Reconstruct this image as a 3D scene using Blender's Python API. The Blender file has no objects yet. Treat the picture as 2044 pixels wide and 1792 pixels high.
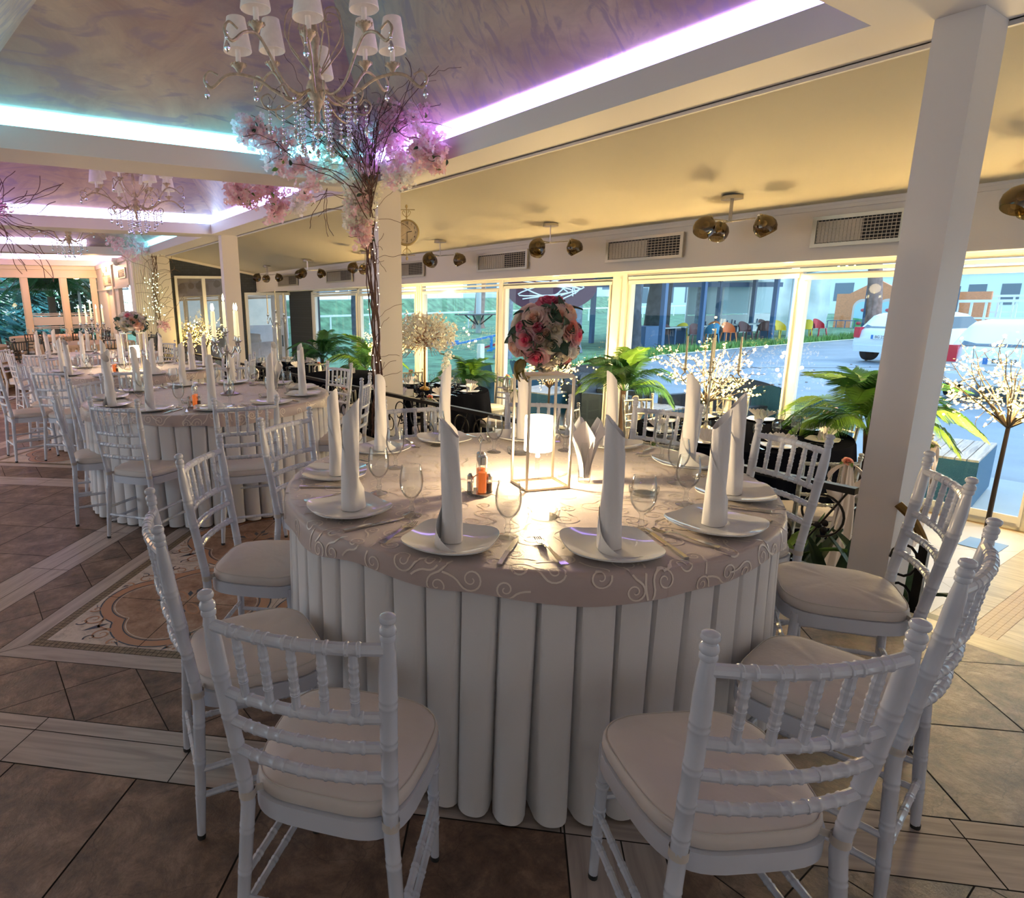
import bpy, bmesh, math, random
from mathutils import Vector, Matrix
PI = math.pi
random.seed(7)
S = bpy.context.scene
COL = S.collection

# ---------------------------------------------------------------- camera
cam_d = bpy.data.cameras.new('camera'); cam = bpy.data.objects.new('camera', cam_d); COL.objects.link(cam)
RX = Vector((0.83931, -0.54347, -0.014247)); UP = Vector((0.137295, 0.186531, 0.972808)); BK = Vector((-0.526031, -0.818444, 0.231172))
CAM = Vector((0, 0, 1.454))
cam.matrix_world = Matrix(((RX.x, UP.x, BK.x, CAM.x), (RX.y, UP.y, BK.y, CAM.y), (RX.z, UP.z, BK.z, CAM.z), (0, 0, 0, 1)))
cam_d.sensor_width = 36; cam_d.sensor_fit = 'HORIZONTAL'; cam_d.lens = 1266.3 / 2044 * 36
cam_d.shift_x = (1022 - 792.8) / 2044; cam_d.shift_y = (904.7 - 896) / 2044
cam_d.clip_start = .05; cam_d.clip_end = 400
S.camera = cam
# ---------------------------------------------------------------- world, sun, exposure
W = bpy.data.worlds.new('world'); S.world = W; W.use_nodes = True
nt = W.node_tree; bg = nt.nodes['Background']
tc = nt.nodes.new('ShaderNodeTexCoord'); sp = nt.nodes.new('ShaderNodeSeparateXYZ'); rp = nt.nodes.new('ShaderNodeValToRGB')
nt.links.new(tc.outputs['Generated'], sp.inputs[0]); nt.links.new(sp.outputs['Z'], rp.inputs[0]); nt.links.new(rp.outputs[0], bg.inputs[0])
rp.color_ramp.elements[0].position = 0; rp.color_ramp.elements[0].color = (.78, .93, 1, 1)
rp.color_ramp.elements[1].position = .6; rp.color_ramp.elements[1].color = (.42, .66, 1, 1)
bg.inputs[1].default_value = 1.45
sun_d = bpy.data.lights.new('sun', 'SUN'); sun_d.energy = .9; sun_d.angle = .25; sun_d.color = (1, .95, .9)
sun = bpy.data.objects.new('sun', sun_d); COL.objects.link(sun); sun.rotation_euler = (math.radians(38), math.radians(22), 0)
S.view_settings.view_transform = 'Standard'; S.view_settings.look = 'None'; S.view_settings.gamma = 1
S.view_settings.exposure = .95; S.view_settings.use_curve_mapping = False
S.cycles.max_bounces = 7; S.cycles.diffuse_bounces = 3; S.cycles.glossy_bounces = 3; S.cycles.transmission_bounces = 4
S.cycles.transparent_max_bounces = 24; S.cycles.caustics_reflective = False; S.cycles.caustics_refractive = False
S.cycles.sample_clamp_indirect = 4; S.cycles.use_denoising = True

# ---------------------------------------------------------------- materials
MATS = {}
def nodes(name):
    m = bpy.data.materials.new(name); m.use_nodes = True; MATS[name] = m
    return m, m.node_tree, m.node_tree.nodes['Principled BSDF']
def mat(name, col, rough=.5, metal=0, bump=0, bscale=60, var=0, vscale=8, emit=0, ecol=None, spec=.5, sheen=0, sss=0):
    m, t, b = nodes(name)
    b.inputs['Base Color'].default_value = (*col, 1); b.inputs['Roughness'].default_value = rough
    b.inputs['Metallic'].default_value = metal; b.inputs['Specular IOR Level'].default_value = spec
    if sheen: b.inputs['Sheen Weight'].default_value = sheen
    if emit:
        b.inputs['Emission Color'].default_value = (*(ecol or col), 1); b.inputs['Emission Strength'].default_value = emit
    if var or bump:
        tc = t.nodes.new('ShaderNodeTexCoord')
    if var:
        n = t.nodes.new('ShaderNodeTexNoise'); n.inputs['Scale'].default_value = vscale; n.inputs['Detail'].default_value = 4
        t.links.new(tc.outputs['Object'], n.inputs['Vector'])
        r = t.nodes.new('ShaderNodeValToRGB'); r.color_ramp.elements[0].position = .3; r.color_ramp.elements[1].position = .7
        r.color_ramp.elements[0].color = (*[max(0, c * (1 - var)) for c in col], 1); r.color_ramp.elements[1].color = (*[min(1, c * (1 + var)) for c in col], 1)
        t.links.new(n.outputs['Fac'], r.inputs[0]); t.links.new(r.outputs[0], b.inputs['Base Color'])
    if bump:
        n2 = t.nodes.new('ShaderNodeTexNoise'); n2.inputs['Scale'].default_value = bscale; n2.inputs['Detail'].default_value = 3
        bp = t.nodes.new('ShaderNodeBump'); bp.inputs['Strength'].default_value = bump; bp.inputs['Distance'].default_value = .01
        t.links.new(tc.outputs['Object'], n2.inputs['Vector']); t.links.new(n2.outputs['Fac'], bp.inputs['Height']); t.links.new(bp.outputs[0], b.inputs['Normal'])
    return m
def emis(name, col, s, sample=True):
    m, t, b = nodes(name); t.nodes.remove(b); e = t.nodes.new('ShaderNodeEmission'); e.inputs[0].default_value = (*col, 1); e.inputs[1].default_value = s
    t.links.new(e.outputs[0], t.nodes['Material Output'].inputs[0])
    if not sample: m.cycles.emission_sampling = 'NONE'
    return m
def glass(name, col=(1, 1, 1), refl=1.0, base=.04, rough=.02, edge=1.0):
    """thin clear glass: a see-through coat whose reflection grows at grazing angles"""
    m, t, b = nodes(name); t.nodes.remove(b)
    tr = t.nodes.new('ShaderNodeBsdfTransparent'); cr = t.nodes.new('ShaderNodeValToRGB'); e = cr.color_ramp.elements; e[0].position = .45; e[0].color = (*col, 1); e[1].position = .97; e[1].color = (*[c * edge for c in col], 1); t.links.new(cr.outputs[0], tr.inputs[0])
    gl = t.nodes.new('ShaderNodeBsdfGlossy'); gl.inputs[1].default_value = rough
    lw = t.nodes.new('ShaderNodeLayerWeight'); lw.inputs[0].default_value = .5
    mp = t.nodes.new('ShaderNodeMapRange'); mp.interpolation_type = 'LINEAR'; mp.inputs[3].default_value = base; mp.inputs[4].default_value = refl; pw = t.nodes.new('ShaderNodeMath'); pw.operation = 'POWER'; pw.inputs[1].default_value = 3.2
    mx = t.nodes.new('ShaderNodeMixShader')
    t.links.new(lw.outputs['Facing'], pw.inputs[0]); t.links.new(lw.outputs['Facing'], cr.inputs[0]); t.links.new(pw.outputs[0], mp.inputs[0]); t.links.new(mp.outputs[0], mx.inputs[0])
    t.links.new(tr.outputs[0], mx.inputs[1]); t.links.new(gl.outputs[0], mx.inputs[2]); t.links.new(mx.outputs[0], t.nodes['Material Output'].inputs[0])
    return m
def thinmat(name, col):
    m, t, b = nodes(name); b.inputs['Base Color'].default_value = (*col, 1); b.inputs['Roughness'].default_value = .7; tr = t.nodes.new('ShaderNodeBsdfTranslucent'); tr.inputs[0].default_value = (*col, 1); mx = t.nodes.new('ShaderNodeMixShader'); mx.inputs[0].default_value = .5
    t.links.new(b.outputs[0], mx.inputs[1]); t.links.new(tr.outputs[0], mx.inputs[2]); t.links.new(mx.outputs[0], t.nodes['Material Output'].inputs[0]); return m
WHITE = mat('white_chair_lacquer', (.61, .635, .735), .22, var=.05, vscale=5)
CUSH = mat('cushion_fabric', (.66, .60, .58), .62, bump=.15, bscale=30, var=.05, vscale=6)
PIPE = mat('cushion_piping', (.62, .58, .55), .7)
TIE = mat('cushion_tie_fabric', (.60, .55, .52), .8)
RUB = mat('black_rubber', (.02, .02, .02), .6)
SKIRT = mat('skirt_fabric', (.72, .695, .71), .75, sheen=.3, bump=.08, bscale=220)
CLOTH = mat('damask_cloth', (.50, .40, .385), .42, sheen=.4, bump=.1, bscale=300)
CURL = mat('damask_scroll_thread', (.80, .70, .62), .3, spec=.8)
NAP = mat('napkin_cotton', (.80, .78, .80), .8, sheen=.2, bump=.06, bscale=300)
PORC = mat('porcelain', (.74, .75, .76), .08, spec=.7)
STEEL = mat('cutlery_steel', (.62, .60, .57), .16, 1)
SILVER = mat('candelabra_silver', (.55, .54, .52), .25, 1)
BRASS = mat('satin_gold_metal', (.70, .62, .50), .32, 1)
IRON = mat('black_wrought_iron', (.018, .018, .02), .35, .6)
GLASS = glass('clear_glass', (.965, .975, .975), .85, .035, .0, .42)
PANE = glass('window_pane_glass', (.84, .97, 1.0), .5, .03, .0)
ACRYL = glass('acrylic', (.97, .97, .95), .8, .1, .08)
CREAM = mat('cream_wall_paint', (.87, .79, .66), .6, bump=.03, bscale=25)
LILAC = mat('off_white_paint', (.71, .665, .665), .55, bump=.04, bscale=30)
FRAME = mat('white_window_frame', (.82, .80, .74), .35)

def link(o, parent=None):
    COL.objects.link(o)
    if parent: o.parent = parent
    return o
def tag(o, label=None, cat=None, group=None, kind=None):
    if label: o['label'] = label
    if cat: o['category'] = cat
    if group: o['group'] = group
    if kind: o['kind'] = kind
    return o
def thing(name, label, cat, loc=(0, 0, 0), rz=0, group=None):
    o = bpy.data.objects.new(name, None); o.empty_display_size = .1; link(o); o.location = loc; o.rotation_euler = (0, 0, rz)
    return tag(o, label, cat, group)
ORD = ['first', 'second', 'third', 'fourth', 'fifth', 'sixth', 'seventh', 'eighth', 'ninth', 'tenth', 'eleventh', 'twelfth']
def rows(objs, c, what, where):
    """labels by what the picture shows: near and far row of a table, counted from the left"""
    dc = math.hypot(*c)
    for nm, sel in (('near', [o for o in objs if math.hypot(o.location.x, o.location.y) < dc]), ('far', [o for o in objs if math.hypot(o.location.x, o.location.y) >= dc])):
        sel.sort(key=lambda o: -math.atan2(o.location.y, o.location.x))
        for i, o in enumerate(sel): o['label'] = '%s, %s from the left, %s row, %s' % (what, ORD[i], nm, where)
def dup(root, loc=None, rz=None, label=None, group=None, scale=None):
    def cp(o, par):
        c = o.copy(); COL.objects.link(c); c.parent = par
        for k in o.children: cp(k, c)
        return c
    r = cp(root, None)
    if loc is not None: r.location = loc
    if rz is not None: r.rotation_euler = (0, 0, rz)
    if scale: r.scale = (scale,) * 3 if not hasattr(scale, '__len__') else scale
    if label: r['label'] = label
    if group: r['group'] = group
    return r

class MB:
    def __init__(s): s.v = []; s.f = []; s.m = []; s.cur = 0
    def add(s, vs, fs):
        n = len(s.v); s.v += [tuple(v) for v in vs]; s.f += [tuple(i + n for i in f) for f in fs]; s.m += [s.cur] * len(fs)
        return s
    def box(s, x0, x1, y0, y1, z0, z1):
        return s.add([(x0, y0, z0), (x1, y0, z0), (x1, y1, z0), (x0, y1, z0), (x0, y0, z1), (x1, y0, z1), (x1, y1, z1), (x0, y1, z1)],
                     [(0, 3, 2, 1), (4, 5, 6, 7), (0, 1, 5, 4), (1, 2, 6, 5), (2, 3, 7, 6), (3, 0, 4, 7)])
    def cb(s, c, sz): return s.box(c[0] - sz[0] / 2, c[0] + sz[0] / 2, c[1] - sz[1] / 2, c[1] + sz[1] / 2, c[2] - sz[2] / 2, c[2] + sz[2] / 2)
    def obox(s, p, q, w, h, up=(0, 0, 1)):
        """bar from p to q, w wide, h high"""
        p = Vector(p); q = Vector(q); d = (q - p).normalized(); u = Vector(up)
        if abs(d.dot(u)) > .98: u = Vector((1, 0, 0))
        a = d.cross(u).normalized() * w / 2; b = a.cross(d).normalized() * h / 2
        vs = [p - a - b, p + a - b, p + a + b, p - a + b, q - a - b, q + a - b, q + a + b, q - a + b]
        return s.add(vs, [(0, 1, 2, 3), (4, 7, 6, 5), (0, 4, 5, 1), (1, 5, 6, 2), (2, 6, 7, 3), (3, 7, 4, 0)])
    def tube(s, pts, r, n=8, cap=True, squash=None):
        pts = [Vector(p) for p in pts]; k = len(pts); rs = r if hasattr(r, '__len__') else [r] * k
        u = None; vs = []
        for i, p in enumerate(pts):
            d = (pts[min(i + 1, k - 1)] - pts[max(i - 1, 0)])
            d = d.normalized() if d.length > 1e-9 else Vector((0, 0, 1))
            if u is None: u = d.orthogonal().normalized()
            u = u - d * u.dot(d); u = u.normalized() if u.length > 1e-6 else d.orthogonal().normalized()
            w = d.cross(u)
            for j in range(n):
                a = 2 * PI * j / n; vs.append(p + (u * math.cos(a) + w * math.sin(a)) * rs[i])
        fs = [(i * n + j, i * n + (j + 1) % n, (i + 1) * n + (j + 1) % n, (i + 1) * n + j) for i in range(k - 1) for j in range(n)]
        if cap: fs += [tuple(range(n - 1, -1, -1)), tuple((k - 1) * n + j for j in range(n))]
        return s.add(vs, fs)
    def lathe(s, prof, n=20, c=(0, 0, 0), cap=False):
        k = len(prof); vs = [(c[0] + r * math.cos(2 * PI * j / n), c[1] + r * math.sin(2 * PI * j / n), c[2] + z) for r, z in prof for j in range(n)]
        fs = [(i * n + j, i * n + (j + 1) % n, (i + 1) * n + (j + 1) % n, (i + 1) * n + j) for i in range(k - 1) for j in range(n)]
        if cap: fs += [tuple(range(n - 1, -1, -1)), tuple((k - 1) * n + j for j in range(n))]
        return s.add(vs, fs)
    def grid(s, fn, nu, nv, wrap=False):
        vs = [fn(i / nu, j / nv) for j in range(nv + 1) for i in range(nu + (0 if wrap else 1))]; w = nu if wrap else nu + 1
        fs = [(j * w + i, j * w + (i + 1) % w, (j + 1) * w + (i + 1) % w, (j + 1) * w + i) for j in range(nv) for i in range(nu)]
        return s.add(vs, fs)
    def sphere(s, c, r, n=10, m=6, sc=(1, 1, 1)):
        return s.grid(lambda u, v: (c[0] + r * sc[0] * math.sin(PI * v) * math.cos(2 * PI * u), c[1] + r * sc[1] * math.sin(PI * v) * math.sin(2 * PI * u), c[2] - r * sc[2] * math.cos(PI * v)), n, m, True)
    def poly(s, pts): return s.add(pts, [tuple(range(len(pts)))])
    def xf(s, M, i0=0): s.v[i0:] = [tuple(M @ Vector(v)) for v in s.v[i0:]]; return s
    def join(s, o, M=None):
        n = len(s.v); s.v += [tuple(M @ Vector(v)) for v in o.v] if M is not None else o.v
        s.f += [tuple(i + n for i in f) for f in o.f]; s.m += o.m; return s
    def mesh(s, name, mats, smooth=35):
        me = bpy.data.meshes.new(name); me.from_pydata(s.v, [], s.f)
        for m in (mats if isinstance(mats, (list, tuple)) else [mats]): me.materials.append(m)
        if any(s.m): me.polygons.foreach_set('material_index', s.m)
        if smooth:
            me.polygons.foreach_set('use_smooth', [True] * len(s.f)); me.set_sharp_from_angle(angle=math.radians(smooth))
        me.update(); return me
    def build(s, name, mats, parent=None, smooth=35):
        return link(bpy.data.objects.new(name, s.mesh(name, mats, smooth)), parent)
def T(x=0, y=0, z=0): return Matrix.Translation((x, y, z))
def RZ(a): return Matrix.Rotation(a, 4, 'Z')
def RXm(a): return Matrix.Rotation(a, 4, 'X')
def RYm(a): return Matrix.Rotation(a, 4, 'Y')
def SC(a): return Matrix.Scale(a, 4)
def bez(pts, n=10):
    """smooth curve through points (Catmull-Rom)"""
    P = [Vector(p) for p in pts]; P = [P[0] * 2 - P[1]] + P + [P[-1] * 2 - P[-2]]; out = []
    for i in range(1, len(P) - 2):
        a, b, c, d = P[i - 1:i + 3]
        for k in range(n):
            t = k / n; out.append(.5 * ((2 * b) + (c - a) * t + (2 * a - 5 * b + 4 * c - d) * t * t + (-a + 3 * b - 3 * c + d) * t ** 3))
    return out + [P[-2]]
def struct(mb, name, mats, smooth=0): return tag(mb.build(name, mats, None, smooth), kind='structure')
# ================================================================ the room
# floor plan axes: s to the right, t ahead, turned 46.9 degrees from the walls
SA = Vector((.7303, -.6831)); TB = Vector((.6831, .7303))
def st(s, t, z=0): p = SA * s + TB * t; return (p.x, p.y, z)
def clip(poly, a, b, c):          # keep a*x+b*y<=c
    out = []
    for i in range(len(poly)):
        p, q = poly[i], poly[(i + 1) % len(poly)]; dp = a * p[0] + b * p[1] - c; dq = a * q[0] + b * q[1] - c
        if dp <= 0: out.append(p)
        if dp * dq < 0: k = dp / (dp - dq); out.append((p[0] + (q[0] - p[0]) * k, p[1] + (q[1] - p[1]) * k))
    return out
def crect(poly, s0, s1, t0, t1):
    for a in ((1, 0, s1), (-1, 0, -s0), (0, 1, t1), (0, -1, -t0)):
        if len(poly) < 3: return []
        poly = clip(poly, *a)
    return poly
def shrink(poly, g):
    if len(poly) < 3: return []
    A = sum(poly[i][0] * poly[(i + 1) % len(poly)][1] - poly[(i + 1) % len(poly)][0] * poly[i][1] for i in range(len(poly)))
    if A < 0: poly = poly[::-1]
    out = poly
    for i in range(len(poly)):
        p, q = poly[i], poly[(i + 1) % len(poly)]; d = math.hypot(q[0] - p[0], q[1] - p[1])
        if d < 1e-6: continue
        a, b = (q[1] - p[1]) / d, -(q[0] - p[0]) / d
        out = clip(out, a, b, a * p[0] + b * p[1] - g)
        if len(out) < 3: return []
    return out
def stone(name, c1, c2, c3, rough=.42, sc=1.0):
    m, t, b = nodes(name); N = t.nodes.new; L = t.links.new
    g = N('ShaderNodeNewGeometry'); tc = N('ShaderNodeTexCoord')
    mp = N('ShaderNodeVectorMath'); mp.operation = 'ADD'; cm = N('ShaderNodeCombineXYZ')
    ml = N('ShaderNodeMath'); ml.operation = 'MULTIPLY'; ml.inputs[1].default_value = 37
    L(g.outputs['Random Per Island'], ml.inputs[0]); L(ml.outputs[0], cm.inputs[2]); L(tc.outputs['Object'], mp.inputs[0]); L(cm.outputs[0], mp.inputs[1])
    n1 = N('ShaderNodeTexNoise'); n1.inputs['Scale'].default_value = 3.2 * sc; n1.inputs['Detail'].default_value = 12; n1.inputs['Roughness'].default_value = .76; n1.inputs['Distortion'].default_value = .25
    L(mp.outputs[0], n1.inputs['Vector'])
    r = N('ShaderNodeValToRGB'); e = r.color_ramp.elements; e[0].position = .32; e[0].color = (*c1, 1); e[1].position = .72; e[1].color = (*c3, 1)
    k = e.new(.5); k.color = (*c2, 1); L(n1.outputs['Fac'], r.inputs[0])
    v = N('ShaderNodeTexVoronoi'); v.feature = 'DISTANCE_TO_EDGE'; v.inputs['Scale'].default_value = 1.6 * sc
    dn = N('ShaderNodeTexNoise'); dn.inputs['Scale'].default_value = 5; dn.inputs['Detail'].default_value = 5; L(mp.outputs[0], dn.inputs['Vector'])
    mx0 = N('ShaderNodeMix'); mx0.data_type = 'VECTOR'; mx0.inputs[0].default_value = .16; L(mp.outputs[0], mx0.inputs[4]); L(dn.outputs['Color'], mx0.inputs[5]); L(mx0.outputs[1], v.inputs['Vector'])
    cr = N('ShaderNodeMapRange'); cr.inputs[1].default_value = 0; cr.inputs[2].default_value = .006; cr.inputs[3].default_value = .55; cr.inputs[4].default_value = 1; L(v.outputs['Distance'], cr.inputs[0])
    mx = N('ShaderNodeMix'); mx.data_type = 'RGBA'; mx.blend_type = 'MULTIPLY'; mx.inputs[0].default_value = .8; L(r.outputs[0], mx.inputs[6])
    L(cr.outputs[0], mx.inputs[7]); L(mx.outputs[2], b.inputs['Base Color'])
    b.inputs['Roughness'].default_value = rough
    bp = N('ShaderNodeBump'); bp.inputs['Strength'].default_value = .6; bp.inputs['Distance'].default_value = .012; L(n1.outputs['Fac'], bp.inputs['Height']); L(bp.outputs[0], b.inputs['Normal'])
    return m
def woodmat(name, c1, c2, rough=.4, ang=0, sc=1):
    m, t, b = nodes(name); N = t.nodes.new; L = t.links.new
    g = N('ShaderNodeNewGeometry'); tc = N('ShaderNodeTexCoord'); mp = N('ShaderNodeMapping'); mp.vector_type = 'TEXTURE'; mp.inputs['Rotation'].default_value = (0, 0, ang); mp.inputs['Scale'].default_value = (.5 / sc, .045 / sc, 1)
    ad = N('ShaderNodeVectorMath'); ad.operation = 'ADD'; cm = N('ShaderNodeCombineXYZ'); ml = N('ShaderNodeMath'); ml.operation = 'MULTIPLY'; ml.inputs[1].default_value = 29
    L(g.outputs['Random Per Island'], ml.inputs[0]); L(ml.outputs[0], cm.inputs[2]); L(tc.outputs['Object'], mp.inputs[0]); L(mp.outputs[0], ad.inputs[0]); L(cm.outputs[0], ad.inputs[1])
    n = N('ShaderNodeTexNoise'); n.inputs['Scale'].default_value = 1; n.inputs['Detail'].default_value = 6; n.inputs['Distortion'].default_value = 1.5; L(ad.outputs[0], n.inputs['Vector'])
    r = N('ShaderNodeValToRGB'); e = r.color_ramp.elements; e[0].position = .3; e[0].color = (*c1, 1); e[1].position = .62; e[1].color = (*c2, 1); L(n.outputs['Fac'], r.inputs[0]); L(r.outputs[0], b.inputs['Base Color'])
    b.inputs['Roughness'].default_value = rough; return m
STONE = stone('brown_stone_tile', (.045, .027, .02), (.165, .10, .07), (.40, .27, .20), .36, 1.9)
GROUT = mat('dark_grout', (.03, .025, .022), .9)
WOODA = woodmat('pale_wood_tile_across', (.33, .27, .25), (.50, .43, .40), ang=math.radians(-43.1))
WOODB = woodmat('pale_wood_tile_along', (.33, .27, .25), (.50, .43, .40), ang=math.radians(46.9))
WOODY = woodmat('pale_wood_tile_edge', (.36, .32, .24), (.55, .50, .38), ang=math.radians(90))
MEDST = stone('marbled_terracotta_tile', (.13, .05, .03), (.36, .21, .14), (.55, .42, .33), .35, 2.2)
MEDBG = stone('veined_ivory_tile', (.30, .24, .22), (.62, .53, .48), (.72, .63, .57), .35, 2.5)
MOSA = mat('gold_brown_mosaic', (.22, .16, .10), .45, var=.35, vscale=60)
TERRA = mat('terracotta_band', (.46, .24, .14), .4)
NAVY = mat('dark_blue_tile_paint', (.035, .045, .08), .4)
SMASH = [GROUT, STONE, WOODA, WOODB, MEDBG, MEDST, MOSA, TERRA, NAVY, WOODY]
F = MB()
def put(poly, mi, z, g=.002):
    poly = shrink(poly, g) if g else poly
    if len(poly) < 3: return
    w = [tuple(SA * p[0] + TB * p[1]) for p in poly]
    w = clip(w, 1, 0, 3.36)
    for a in ((-1, 0, 5.0), (0, 1, 21.2), (0, -1, 2.5)):
        if len(w) >= 3: w = clip(w, *a)
    if len(w) < 3: return
    A = sum(w[i][0] * w[(i + 1) % len(w)][1] - w[(i + 1) % len(w)][0] * w[i][1] for i in range(len(w)))
    if A < 0: w = w[::-1]
    F.cur = mi; F.add([(x, y, z) for x, y in w], [tuple(range(len(w)))])
def rect(s0, s1, t0, t1): return [(s0, t0), (s1, t0), (s1, t1), (s0, t1)]
F.cur = 0; F.box(-5, 3.5, -2.5, 21.2, -.5, -.004)
def ribbon(pts, w, mi, z, closed=False):
    n = len(pts); L = []; R = []
    for i in range(n):
        if closed: p, q = pts[i - 1], pts[(i + 1) % n]
        else: p, q = pts[max(0, i - 1)], pts[min(n - 1, i + 1)]
        dx, dy = q[0] - p[0], q[1] - p[1]; d = math.hypot(dx, dy) or 1; ww = w(i / (n - 1)) if callable(w) else w
        nx, ny = -dy / d * ww / 2, dx / d * ww / 2
        L.append((pts[i][0] + nx, pts[i][1] + ny)); R.append((pts[i][0] - nx, pts[i][1] - ny))
    for i in range(n if closed else n - 1):
        j = (i + 1) % n; put([R[i], R[j], L[j], L[i]], mi, z, 0)
def curl2(c, r0, a0, turns, sg, n=22, r1=.15):
    return [(c[0] + r0 * (1 - (1 - r1) * i / n) * math.cos(a0 + sg * 2 * PI * turns * i / n), c[1] + r0 * (1 - (1 - r1) * i / n) * math.sin(a0 + sg * 2 * PI * turns * i / n)) for i in range(n + 1)]
PS, PT = 2.89, 2.97
def medallion(cs, ct, detail):
    z = .0004
    # outline of four lobes
    def quat(R, off):
        pts = []; xx = (off + math.sqrt(2 * R * R - off * off)) / 2; aw = math.atan2(xx, xx - off) - .02
        for k in range(4):
            a0 = k * PI / 2; c = (cs + off * math.cos(a0), ct + off * math.sin(a0))
            for i in range(25):
                a = a0 - aw + 2 * aw * i / 24; pts.append((c[0] + R * math.cos(a), c[1] + R * math.sin(a)))
        return pts
    put(quat(.235, .165), 5, z, 0); ribbon(quat(.235, .165), .045, 7, z + .0003, True)
    ribbon(quat(.262, .165), .007, 8, z + .0005, True); ribbon(quat(.208, .165), .006, 8, z + .0005, True); ribbon(quat(.196, .165), .005, 4, z + .0005, True)
    for i in (0, 1):   # cross joint of four tiles
        ribbon([(cs - .44, ct), (cs + .44, ct)] if i else [(cs, ct - .44), (cs, ct + .44)], .004, 0, z + .0004)
    if not detail: return
    for k in range(4):
        a = k * PI / 2 + PI / 4
        for w in (0, 1):
            lo = [(cs + math.cos(a + (u - .5) * .9 * (1 if w else 1)) * (.03 + .115 * math.sin(PI * u)), ct + math.sin(a + (u - .5) * .9) * (.03 + .115 * math.sin(PI * u))) for u in [i / 16 for i in range(17)]]
        ribbon(lo, .009, 7, z + .0006)
        for b in (-.3, 0, .3):
            c = (cs + math.cos(a + PI / 4 + b) * (.135 if b == 0 else .10), ct + math.sin(a + PI / 4 + b) * (.135 if b == 0 else .10))
            d = (math.cos(a + PI / 4 + b * 1.5), math.sin(a + PI / 4 + b * 1.5))
            put([(c[0] - d[0] * .035, c[1] - d[1] * .035), (c[0] + d[1] * .014, c[1] - d[0] * .014), (c[0] + d[0] * .035, c[1] + d[1] * .035), (c[0] - d[1] * .014, c[1] + d[0] * .014)], 8, z + .0006, 0)
    for k in range(4):
        a = k * PI / 2 + PI / 4; c = (cs + .36 * math.cos(a) * 1.15, ct + .36 * math.sin(a) * 1.15)
        for sg in (-1, 1):
            d = (-math.sin(a) * sg, math.cos(a) * sg); q = (c[0] + d[0] * .09, c[1] + d[1] * .09)
            ribbon(curl2(q, .055, a + PI, 1.4, sg), lambda u: .013 * (1 - u * .7), 7, z + .0006)
            ribbon([(c[0] + d[0] * .02 * i - math.cos(a) * .012 * i, c[1] + d[1] * .02 * i - math.sin(a) * .012 * i * (1 - i * .08)) for i in range(9)], lambda u: .012 * (1 - u), 7, z + .0006)
            ribbon(curl2((q[0] + math.cos(a) * .05, q[1] + math.sin(a) * .05), .03, a, .9, -sg), lambda u: .008 * (1 - u * .7), 8, z + .0006)
            q2 = (c[0] + d[0] * .19 - math.cos(a) * .03, c[1] + d[1] * .19 - math.sin(a) * .03)
            ribbon(curl2(q2, .03, a, 1.2, -sg), lambda u: .01 * (1 - u * .7), 7, z + .0006)
            put([(q2[0], q2[1]), (q2[0] + d[0] * .05 + .01, q2[1] + d[1] * .05), (q2[0] + d[0] * .03, q2[1] + d[1] * .03 + .018)], 8, z + .0006, 0)
        put([(c[0] - math.cos(a) * .05, c[1] - math.sin(a) * .05), (c[0] + math.sin(a) * .016, c[1] - math.cos(a) * .016), (c[0] + math.cos(a) * .07, c[1] + math.sin(a) * .07), (c[0] - math.sin(a) * .016, c[1] + math.cos(a) * .016)], 8, z + .0006, 0)
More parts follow.
